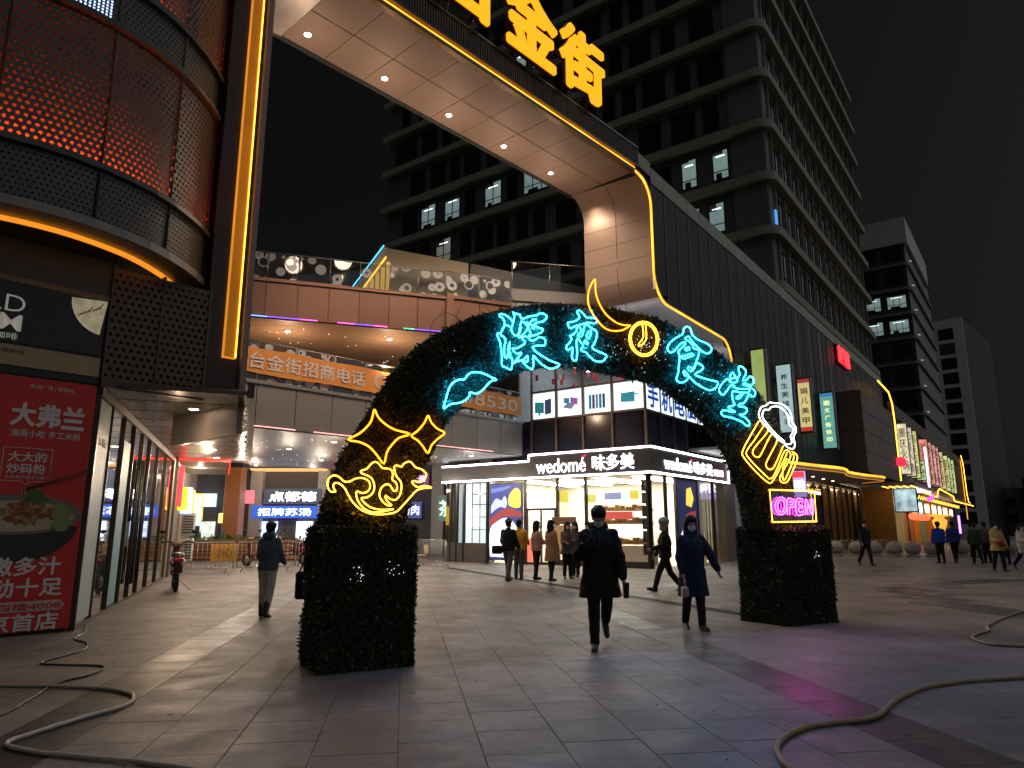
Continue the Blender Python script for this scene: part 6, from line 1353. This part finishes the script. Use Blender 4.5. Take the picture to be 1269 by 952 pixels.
def person(label, loc, face, h, legs, arms, top, pants, coat=None, hair='short', head_tilt=0., vox=.02, mask=True, hood=None, topbulk=0., cap=None, female=False, boots=False, group=None, lean=0., waist=.86, mats={}):
    """legs/arms: (left, right) tuples; leg=(thigh swing, knee bend), arm=(swing, abduct, elbow, inward) in degrees. Faces -y before turning by `face`."""
    k = h/1.72
    t = thing('person', label, 'person', (loc[0], loc[1], 0), R(face), group)
    S = .165 if female else .185; Hp = .085
    def D(a): return Vector((0, -math.sin(R(a)), -math.cos(R(a))))
    hipz = .90; J = {}
    for s, (th, kn) in zip((1, -1), legs):
        hip = Vector((s*Hp, 0, hipz)); knee = hip + D(th)*.42; ank = knee + D(th-kn)*.40; J[s] = (hip, knee, ank, th-kn)
    low = min(J[s][2].z for s in (1, -1)) - .075
    off = Vector((0, 0, -low))
    for s in (1, -1): J[s] = tuple(v+off for v in J[s][:3]) + (J[s][3],)
    hz = hipz + off.z
    ly = -math.sin(R(lean))     # forward lean of the trunk
    def T(x, y, z): return Vector((x, y + ly*(z-hz), z))
    sh = hz + .50; nk = hz + .56; hc = hz + .70
    A = {}
    for s, (sw, ab, el, inw) in zip((1, -1), arms):
        p = T(s*(S-.012), 0, sh-.018); u = Vector((s*math.sin(R(ab)), -math.sin(R(sw))*math.cos(R(ab)), -math.cos(R(sw))*math.cos(R(ab))))
        e = p + u*.285; f = Vector((s*math.sin(R(ab))*.6 - s*math.sin(R(inw)), -math.sin(R(sw+el)), -math.cos(R(sw+el)))).normalized(); wv = e + f*.25; A[s] = (p, e, wv, f)
    ht = R(head_tilt); hcv = T(0, -.015 - math.sin(ht)*.08, hc - (1-math.cos(ht))*.1)
    def HD(x, y, z):   # point in head space, tilted forward
        return hcv + Vector((x, y*math.cos(ht) - z*-math.sin(ht)*-1, z*math.cos(ht) + y*math.sin(ht)))
    # --- body: head with face, neck, trunk, arms with hands, legs
    b = MB()
    b.ball(HD(0, .005, .03), .088, 3, (.86, 1.05, 1.08)); b.ball(HD(0, -.02, -.045), .07, 3, (.86, .95, 1.0)); b.ball(HD(0, -.04, -.085), .04, 2, (1., .9, .8))
    b.ball(HD(0, -.098, -.02), .016, 2, (.8, 1., 1.5)); b.ball(HD(0, -.085, .028), .03, 2, (1.7, .5, .5)); b.ball(HD(0, -.09, -.06), .018, 2, (1.5, .6, .6))
    for s in (1, -1): b.ball(HD(s*.078, .01, -.01), .026, 2, (.4, .8, 1.2))
    capsule(b, T(0, .01, nk-.06), HD(0, .0, -.07), .055, .05)
    loft(b, [(0, ly*(z-hz), z, rx, ry) for z, rx, ry in ((hz-.06, .14, .1), (hz+.1, .135, .095), (hz+.25, .145, .1), (hz+.42, .16, .105), (hz+.52, .13, .08), (nk, .06, .05))])
    for s in (1, -1):
        p, e, wv, f = A[s]; capsule(b, p, e, .048, .04); capsule(b, e, wv, .04, .027)
        side = f.cross(Vector((s, 0, 0))); side = side.normalized() if side.length > .1 else Vector((0, 1, 0)); pn = f.cross(side).normalized()
        pc = wv + f*.045; capsule(b, wv, pc + f*.01, .026, .03)
        for q, (o_, ln) in enumerate(((-.027, .066), (-.009, .076), (.009, .072), (.027, .056))):
            base = pc + f*.025 + side*o_; m1 = base + f*ln*.55; m2 = m1 + (f*.7 + pn*.6*-s).normalized()*ln*.5
            capsule(b, base, m1, .0095, .009, 8); capsule(b, m1, m2, .009, .0075, 8)
        tb = wv + f*.02 - side*.026; tm = tb + (f*.6 - side*.75).normalized()*.035; capsule(b, tb, tm, .012, .010, 8); capsule(b, tm, tm + (f - side*.2).normalized()*.028, .010, .008, 8)
        hip, knee, ank, an = J[s]; capsule(b, hip, knee, .078, .052); capsule(b, knee, ank, .052, .036); 
    me = fuse(b, min(vox, .012) if vox < .012 else vox, 2); obj('body', me, M_skin, t)
    # --- trousers
    b = MB(); loft(b, [(0, 0, z, rx, ry) for z, rx, ry in ((hz-.12, .1, .09), (hz-.06, .165, .118), (hz+.02, .165, .115), (hz+.12, .15, .105))])
    for s in (1, -1):
        hip, knee, ank, an = J[s]; capsule(b, hip+Vector((s*.005, 0, -.02)), knee, .098, .076); capsule(b, knee, ank + Vector((0, 0, .02)), .076, .06)
    obj('trousers', fuse(b, vox, 2, .0035, len(label)), pants, t)
    # --- shoes
    for s in (1, -1):
        hip, knee, ank, an = J[s]; pit = max(-65., min(25., an)) if abs(an) > 12 else 0.
        fd = Vector((s*.12, -math.cos(R(pit)), math.sin(R(pit)))).normalized() if pit else Vector((s*.12, -1, 0)).normalized()
        up = Vector((0, 0, 1)); up = (up - fd*up.dot(fd)).normalized(); heel = ank - up*.045 - fd*.035
        b = MB(); capsule(b, heel, heel+fd*.12+up*.004, .044, .046); capsule(b, heel+fd*.10+up*.002, heel+fd*.205-up*.008, .048, .036); capsule(b, ank + Vector((0, 0, .15 if boots else .0)), heel+up*.03, .064 if boots else .05, .045)
        obj('shoe', fuse(b, min(vox, .012), 2), mats.get('shoe', M_shoe), t)
    # --- jacket or coat
    bk = topbulk; b = MB()
    zl = hz + .02 if coat is None else coat*k**0
    secs = []
    if coat is not None: secs += [(zl, .215+bk, .155+bk), (zl+.02, .22+bk, .16+bk), ((zl+hz)/2, .20+bk, .145+bk)]
    else: secs += [(hz-.05, .175+bk, .125+bk), (hz-.03, .18+bk, .13+bk)]
    secs += [(hz+.1, .17+bk*.9, .125+bk*.8), (hz+.25, .178+bk, .13+bk), (hz+.36, .188+bk*.8, .135+bk), (hz+.44, .182+bk*.5, .122+bk*.6), (hz+.50, .15+bk*.35, .1+bk*.35), (hz+.54, .105+bk*.2, .085+bk*.2), (nk+.0, .078, .072), (nk+.045, .07, .066)]
    loft(b, [(0, ly*(z-hz) if z > hz else 0, z, rx, ry) for z, rx, ry in secs], 24)
    for s in (1, -1):
        p, e, wv, f = A[s]; capsule(b, p, e, .064+bk*.35, .058+bk*.5); capsule(b, e, wv - f*.01, .06+bk*.5, .043+bk*.35)
    if hood is not None: b.ball(T(0, .075, nk+.03), .105, 2, (1.25, .75, .75)); b.ball(T(0, .02, nk+.035), .1, 2, (1.1, .9, .5))
    obj('coat' if coat is not None else 'jacket', fuse(b, vox, 2, .0045 if bk < .02 else .006, len(label)+3), top, t)
    # front seam and collar show as a thin dark line
    b = MB(); zz = [zl+.02 if coat is not None else hz, hz+.2, hz+.36, nk-.02]; b.tube([(0, -(.165+bk if z < hz+.3 else .145+bk) + ly*(max(z, hz)-hz), z) for z in zz], .005, 5); obj('zip', b, M_black, t)
    # --- hair
    b = MB()
    if hair != 'none':
        b.ball(HD(0, .02, .062), .104, 3, (.95, 1.04, 1.0)); b.ball(HD(0, -.05, .085), .056, 2, (1.3, .85, .7)); b.ball(HD(0, .06, -.005), .072, 2, (1., .7, 1.1))
        for q in range(7): capsule(b, HD(-.066+q*.022, -.05, .11), HD(-.075+q*.025, -.088+abs(q-3)*.008, .045-(q*5 % 3)*.008), .024, .009, 8)
        if hair == 'long':
            for s in (1, -1): capsule(b, HD(s*.075, .02, .03), HD(s*.085, .0, -.17), .032, .03)
            capsule(b, HD(0, .06, 0), HD(0, .085, -.26), .085, .06); capsule(b, HD(.05, .06, 0), HD(.06, .07, -.26), .06, .04); capsule(b, HD(-.05, .06, 0), HD(-.06, .07, -.26), .06, .04)
        if hair == 'bun': b.ball(HD(0, .085, .09), .05, 2)
        obj('hair', fuse(b, min(vox, .014), 1, .004, 5, 2.), mats.get('hair', M_hair), t)
    if cap: b = MB(); b.ball(HD(0, .015, .075), .108, 3, (.95, 1.05, .75)); b.ball(HD(0, -.1, .065), .06, 2, (1.1, 1., .18)); obj('cap', fuse(b, .01, 2), cap, t)
    for s in (1, -1): b = MB(); b.ball(HD(s*.034, -.092, .012), .011, 1, (1.5, .6, .7)); obj('eye', b, M_eye, t)
    if mask: b = MB(); b.ball(HD(0, -.052, -.048), .066, 2, (.98, .88, .88)); obj('face_mask', b, M_mask, t)
    t.scale = (k, k, k)
    return t, A, J, T, k
C = {n: cmat(n, c) for n, c in dict(black=(.010, .010, .012), navy=(.014, .019, .04), jeans=(.016, .017, .024), slate=(.085, .10, .13), cream=(.52, .45, .36), yellow=(.75, .42, .03), grey=(.11, .10, .10), pink=(.48, .30, .23), tan=(.38, .22, .11), taupe=(.12, .095, .085), plum=(.10, .06, .075), blue=(.02, .07, .42), royal=(.025, .045, .22), green=(.035, .055, .035), beige=(.46, .33, .15), white=(.55, .53, .5), brown=(.22, .11, .05), red=(.35, .04, .035)).items()}
STAND = ((2, 3), (-4, 4)); WALK = ((-22, 22), (20, 6)); WALK2 = ((22, 6), (-20, 26))
HANG = (4, 8, 12, 0)
pm, A, J, T_, k = person('walking person in a long black hooded coat and mask looking down at a phone', (1.19, 9.91), -4, 1.86, ((-18, 38), (14, 6)), ((8, 14, 8, 0), (22, 18, 100, 24)), C['black'], C['black'], coat=.60, head_tilt=26, vox=.009, hood=True, topbulk=.045, mats={'shoe': mat('trainer', (.03, .03, .032), .5)})
p, e, wv, f = A[-1]
b = MB(); c = wv + f*.1; b.bbox(c.x-.035, c.x+.04, c.y-.03, c.y-.018, c.z-.06, c.z+.09, .005); o = obj('smartphone', b, M_black, None); o.location = pm.location; o.rotation_euler = pm.rotation_euler; o.scale = pm.scale; tag(o, 'black smartphone held up by the person in the hooded coat', 'phone')
p, e, wv, f = A[1]; c = wv + f*.12
b = MB(); b.lathe([(.03, -.11), (.042, .04), (.044, .05), (.046, .055), (.046, .065), (.03, .075), (.001, .078)], (c.x+.015, c.y-.02, c.z-.02), 18); o = obj('paper_cup', b, mat('cup_black', (.02, .018, .018), .4), None); o.location = pm.location; o.rotation_euler = pm.rotation_euler; o.scale = pm.scale; tag(o, 'dark takeaway cup in the hand of the person in the hooded coat', 'cup')
pw, A, J, T_, k = person('person in a long navy coat and mask walking with one arm swung out', (2.89, 11.68), 6, 1.74, ((8, 4), (-8, 10)), ((10, 30, 6, 0), (4, 10, 14, 8)), C['navy'], C['jeans'], coat=.50, hair='long', female=True, vox=.010, topbulk=.03)
p, e, wv, f = A[-1]; c = wv + f*.1
hb_ = thing('handbag', 'small beige handbag carried by the person in the navy coat', 'handbag', pw.location, pw.rotation_euler.z); hb_.scale = pw.scale
b = MB(); b.bbox(c.x-.05, c.x+.05, c.y-.09, c.y+.05, c.z-.27, c.z-.1, .03); obj('body', b, mat('bag_beige', (.42, .32, .26), .5), hb_)
b = MB(); b.tube(spline([(c.x, c.y-.06, c.z-.11), (c.x, c.y-.05, c.z-.01), (c.x, c.y, c.z+.02), (c.x, c.y+.03, c.z-.1)], 5), .006, 5); obj('handle', b, mat('bag_strap', (.5, .42, .38), .5), hb_)
person('person seen from behind in a slate jacket, cream trousers and black boots', (-4.47, 13.36), 176, 1.66, ((5, 6), (-6, 12)), ((14, 10, 40, 10), (12, 12, 45, 10)), C['slate'], C['cream'], hair='bun', female=True, vox=.011, boots=True, hood=True, topbulk=.02)
ph, A, J, T_, k = person('person in black mostly hidden behind the leafy block under the star neon', (-3.6, 13.3), 180, 1.52, STAND, (HANG, (6, 8, 62, 0)), C['black'], C['black'], coat=.5, female=True, vox=.02)
b = MB(); b.bbox(-4.0, -3.74, 13.46, 13.58, .28, .78, .04); bg_ = thing('shopping_bag', 'large black bag hanging beside the leafy block', 'bag'); obj('body', b, C['black'], bg_); b = MB(); b.tube(spline([(-3.95, 13.52, .76), (-3.86, 13.52, .93), (-3.79, 13.52, .76)], 5), .012, 5); obj('handle', b, C['black'], bg_)
person('person with a brown cap, dark jacket and shoulder bag seen from behind', (-.11, 22.27), 150, 1.86, ((14, 4), (-10, 8)), ((10, 12, 40, 0), (8, 10, 30, 0)), C['black'], C['grey'], vox=.018, cap=C['brown'], topbulk=.03)
b = MB(); b.bbox(-.62, -.28, 22.1, 22.3, .8, 1.05, .04); tag(obj('shoulder_bag', b, C['black']), 'dark shoulder bag at the hip of the person with the brown cap', 'bag')
person('person in a yellow jacket standing beside the person with the brown cap', (.22, 23.1), 170, 1.82, STAND, (HANG, (20, 10, 50, 0)), C['yellow'], C['grey'], vox=.018, topbulk=.025)
person('person in a short pink puffer jacket and black trousers outside the bakery', (.78, 22.97), 112, 1.78, STAND, ((20, 8, 60, 10), (20, 8, 60, 10)), C['pink'], C['black'], hair='long', female=True, vox=.018, topbulk=.03)
person('person in an open tan coat with long dark hair outside the bakery', (1.2, 22.27), 130, 1.80, ((8, 4), (-4, 6)), ((10, 8, 50, 0), HANG), C['tan'], C['black'], coat=.55, hair='long', female=True, vox=.018, topbulk=.015)
person('masked person in a taupe coat facing the square outside the bakery', (1.79, 23.34), 10, 1.76, STAND, ((20, 6, 80, 30), (15, 6, 70, 20)), C['taupe'], C['black'], coat=.75, hair='long', female=True, vox=.018, topbulk=.015)
person('masked person in a plum jacket beside the taupe coat by the bakery', (2.12, 24.3), -25, 1.76, STAND, ((25, 8, 75, 20), HANG), C['plum'], C['black'], hair='long', female=True, vox=.018, topbulk=.02)
person('person in a black coat half hidden behind the walking person by the bakery', (2.5, 23.72), -40, 1.76, STAND, (HANG, HANG), C['black'], C['black'], coat=.7, hair='long', female=True, vox=.018)
pr_, A, J, T_, k = person('delivery rider in dark padded clothes and a pale helmet walking past the bakery corner', (3.92, 18.58), -95, 1.80, ((24, 8), (-16, 20)), ((18, 6, 60, 10), (10, 6, 30, 0)), C['black'], C['black'], vox=.014, topbulk=.03, hair='none')
b = MB(); b.ball((0, .0, 1.66), .135, 3, (.9, 1.05, .9)); hl = obj('helmet', b, mat('helmet_pale', (.30, .33, .36), .25, coat=.5)); hl.location = pr_.location; hl.rotation_euler = pr_.rotation_euler; hl.scale = pr_.scale; tag(hl, 'pale rounded helmet on the delivery rider', 'helmet')
person('person in a dark suit striding alone near the stone bollards', (15.36, 31.46), 8, 1.90, ((14, 4), (-18, 18)), ((-14, 10, 10, 0), (12, 10, 14, 0)), C['navy'], C['black'], vox=.02, mask=False, coat=.82)
person('person in a bright blue padded jacket seen from behind near the bollards', (19.88, 33.66), 176, 1.86, STAND, (HANG, HANG), C['blue'], C['black'], vox=.022, topbulk=.05, mask=False)
person('person in a navy and royal blue jacket walking away beside the bright blue one', (21.05, 34.47), 170, 1.9, ((-12, 6), (12, 4)), (HANG, HANG), C['royal'], C['black'], vox=.022, topbulk=.03, mask=False)
person('person in a dark green jacket walking away near the bollards', (21.06, 32.89), 168, 1.82, ((10, 4), (-12, 14)), (HANG, HANG), C['green'], C['black'], vox=.022, topbulk=.03, mask=False)
person('person in dark brown clothes close behind the one in dark green', (22.0, 33.6), 165, 1.84, STAND, (HANG, HANG), C['taupe'], C['black'], vox=.022, topbulk=.02, mask=False)
person('person in a beige coat with a red waist bag walking towards the square', (18.29, 27.3), -6, 1.78, ((12, 4), (-10, 10)), ((12, 8, 20, 0), (20, 8, 70, 20)), C['beige'], C['black'], coat=.72, female=True, vox=.018, topbulk=.04, hood=True)
b = MB(); b.ball((18.26, 27.05, 1.02), .13, 2, (1.2, .6, .8)); tag(obj('waist_bag', b, C['red']), 'small red bag worn over the beige coat', 'bag')
person('person in a white and black jacket carrying a white bag', (20.02, 28.37), 4, 1.78, WALK2, ((10, 8, 20, 0), (25, 8, 60, 20)), C['white'], C['black'], female=True, vox=.02, topbulk=.04, hair='long', hood=True)
b = MB(); b.bbox(19.62, 19.95, 28.0, 28.12, .62, .98, .03); tag(obj('tote_bag', b, C['white']), 'white bag held by the person in the white and black jacket', 'bag')
person('person in dark clothes standing far off between the bollards', (25.84, 40.6), 30, 1.8, STAND, (HANG, HANG), C['grey'], C['black'], vox=.025, topbulk=.02, mask=False)
person('person in black standing behind the one in the beige coat', (21.9, 32.2), 175, 1.72, STAND, (HANG, HANG), C['black'], C['black'], coat=.8, vox=.022, mask=False)
# ---------------------------------------------------------------- barriers, scooter, chair and small things
M_galv = mat('galvanised', (.42, .42, .40), .35, .8)
def barrier(label, p, q, h=1.08):
    p, q = np.array(p), np.array(q); d = q-p; L = float(np.linalg.norm(d)); t = wall('crowd_barrier', label, 'barrier', p, math.degrees(math.atan2(d[0], d[1])), 'steel crowd barriers')
    b = MB(); b.tube([(0.03, 0, .18), (.03, 0, h-.06), (.1, 0, h), (L-.1, 0, h), (L-.03, 0, h-.06), (L-.03, 0, .18)], .022, 7); b.tube([(.03, 0, .2), (L-.03, 0, .2)], .02, 7); obj('frame', b, M_galv, t)
    n = int(L/.16)
    for i in range(1, n): b = MB(); b.tube([(L*i/n, 0, .2), (L*i/n, 0, h)], .009, 5); obj('bar', b, M_galv, t)
    for x in (.25, L-.25): b = MB(); b.tube([(x, -.28, 0), (x, 0, .2), (x, .28, 0)], .018, 6); obj('foot', b, M_galv, t)
    return t
barrier('steel crowd barrier next to the parked scooter', (-11.9, 24.7), (-10.0, 26.2)); barrier('steel crowd barrier in front of the orange column', (-9.95, 26.25), (-8.2, 27.6)); b3 = barrier('steel crowd barrier with a red notice', (-8.15, 27.65), (-6.3, 29.0)); barrier('steel crowd barrier beside the leafy block', (-6.25, 29.05), (-4.7, 30.4)); barrier('steel crowd barrier standing against the bakery dado', (-4.35, 32.9), (-2.75, 30.3))
nt_ = wall('red_notice', 'small red cloth notice with white characters tied to a barrier', 'notice', (-8.1, 27.5), 53.6)
b = MB(); b.bbox(.25, 1.65, -.05, -.03, .5, 1.05, .005); obj('cloth', b, mat('notice_red', (.5, .03, .025), .7), nt_)
text('lettering', '电动车禁止\n进一步', 1.2, .42, mat('notice_white', (.7, .68, .66), .7), nt_, (.95, -.058, .78), .004, bold=.01)
wt = wall('yellow_notice', 'yellow caution board leaning behind the barrier', 'notice', (-11.3, 27.2), 60.)
b = MB(); b.bbox(0, .95, 0, .03, .35, 1.0, .008); obj('board', b, mat('notice_yellow', (.55, .28, .02), .5), wt); text('lettering', '小心', .6, .35, M_tk, wt, (.47, -.005, .68), .004)
# electric scooter
def rotp(b, m): 
    b.v = [tuple(m @ Vector(p)) for p in b.v]; return b
sct = thing('electric_scooter', 'red and black electric scooter parked by the glass shop front', 'scooter', (-8.75, 19.0, 0), R(27))
# local: rear faces -y (towards the square)
M_sred = mat('scooter_red', (.10, .012, .014), .25, .1, coat=.6); M_tyre = mat('tyre', (.012, .012, .012), .8)
for y in (-.55, .68):
    b = MB(); n = 22; ring = [(0, y+.2*math.cos(2*math.pi*i/n), .24+.2*math.sin(2*math.pi*i/n)) for i in range(n)]; b.tube(ring, .048, 8, closed=True); o = obj('wheel', b, M_tyre, sct)
    b = MB(); b.lathe([(.02, -.05), (.15, -.03), (.16, 0), (.15, .03), (.02, .05)], (0, y, .24), 16, axis='x'); obj('hub', b, M_steel, o)
b = MB(); b.ball((0, -.35, .62), .22, 3, (.8, 1.9, .75)); b.ball((0, -.62, .70), .13, 2, (.9, 1.2, .8)); b.ball((0, .05, .42), .16, 2, (1, 2.2, .4)); capsule(b, (0, .45, .4), (0, .62, .95), .13, .09); obj('bodywork', fuse(b, .014, 3), M_sred, sct)
b = MB(); b.ball((0, -.3, .80), .16, 3, (.95, 2.1, .42)); obj('seat', b, M_black, sct)
b = MB(); b.ball((0, -.62, .52), .09, 2, (1., 1.2, 1.3)); b.box(-.09, .09, -.80, -.76, .42, .58); obj('mudguard', b, M_black, sct)
b = MB(); b.tube(spline([(-.36, .42, 1.06), (-.22, .5, 1.09), (0, .56, 1.04), (.22, .5, 1.09), (.36, .42, 1.06)], 5), .02, 8); obj('handlebar', b, M_dark, sct)
for s in (1, -1):
    b = MB(); b.tube([(s*.25, .5, 1.08), (s*.33, .48, 1.28)], .008, 5); b.ball((s*.35, .47, 1.32), .07, 2, (1.1, .35, .7)); obj('mirror', b, M_dark, sct)
b = MB(); b.bbox(-.1, .1, -.83, -.78, .66, .74, .02); obj('tail_light', b, mat('tail_red', (.5, .01, .01), .2), sct)
b = MB(); b.tube([(.12, -.1, .2), (.32, -.2, .0)], .014, 6); obj('stand', b, M_steel, sct)
b = MB(); b.ball((0, .55, 1.02), .12, 2, (1.3, .8, .6)); obj('headset', b, mat('scooter_tan', (.3, .16, .1), .4), sct)
sct.scale = (1.12, 1.12, 1.12)
# folding chair by the bakery barrier
ch = thing('folding_chair', 'small pale folding chair by the barrier at the bakery', 'chair', (-3.9, 31.3, 0), R(-60)); M_cc = mat('chair_beige', (.55, .45, .28), .6)
b = MB(); b.bbox(-.22, .22, -.2, .2, .42, .46, .01); obj('seat', b, M_cc, ch); b = MB(); b.bbox(-.22, .22, .2, .24, .5, .88, .01); obj('backrest', b, M_cc, ch)
for sx in (-.2, .18):
    b = MB(); b.tube([(sx, -.2, 0), (sx, .22, .88)], .012, 6); obj('leg', b, M_galv, ch); b = MB(); b.tube([(sx, .22, 0), (sx, -.18, .44)], .012, 6); obj('leg', b, M_galv, ch)
# scooters parked behind the far barriers, seen as dark shapes
for i, (x, y) in enumerate(((-10.6, 30.5), (-9.6, 31.6))):
    s = copy_tree(sct); s.location = (x, y, 0); s.rotation_euler = (0, 0, R(60+i*20)); tag(s, ['scooter parked behind the barrier near the planter', 'scooter parked behind the barrier with the red notice'][i], 'scooter')
# leaf litter on the paving
b = MB(); rr = random.Random(9)
for q in range(46):
    x, y = rr.uniform(-6, 7), rr.uniform(5, 18); a = rr.uniform(0, 6.28); s = rr.uniform(.012, .035); b.add([(x+s*math.cos(a), y+s*math.sin(a), .004), (x+s*.5*math.cos(a+1.6), y+s*.5*math.sin(a+1.6), .010), (x-s*math.cos(a), y-s*math.sin(a), .004), (x+s*.5*math.cos(a-1.6), y+s*.5*math.sin(a-1.6), .006)], [(0, 1, 2, 3)])
tag(obj('litter', b, mat('dry_leaf', (.05, .035, .02), .8)), 'scattered dry leaf scraps on the paving', 'litter', kind='stuff')
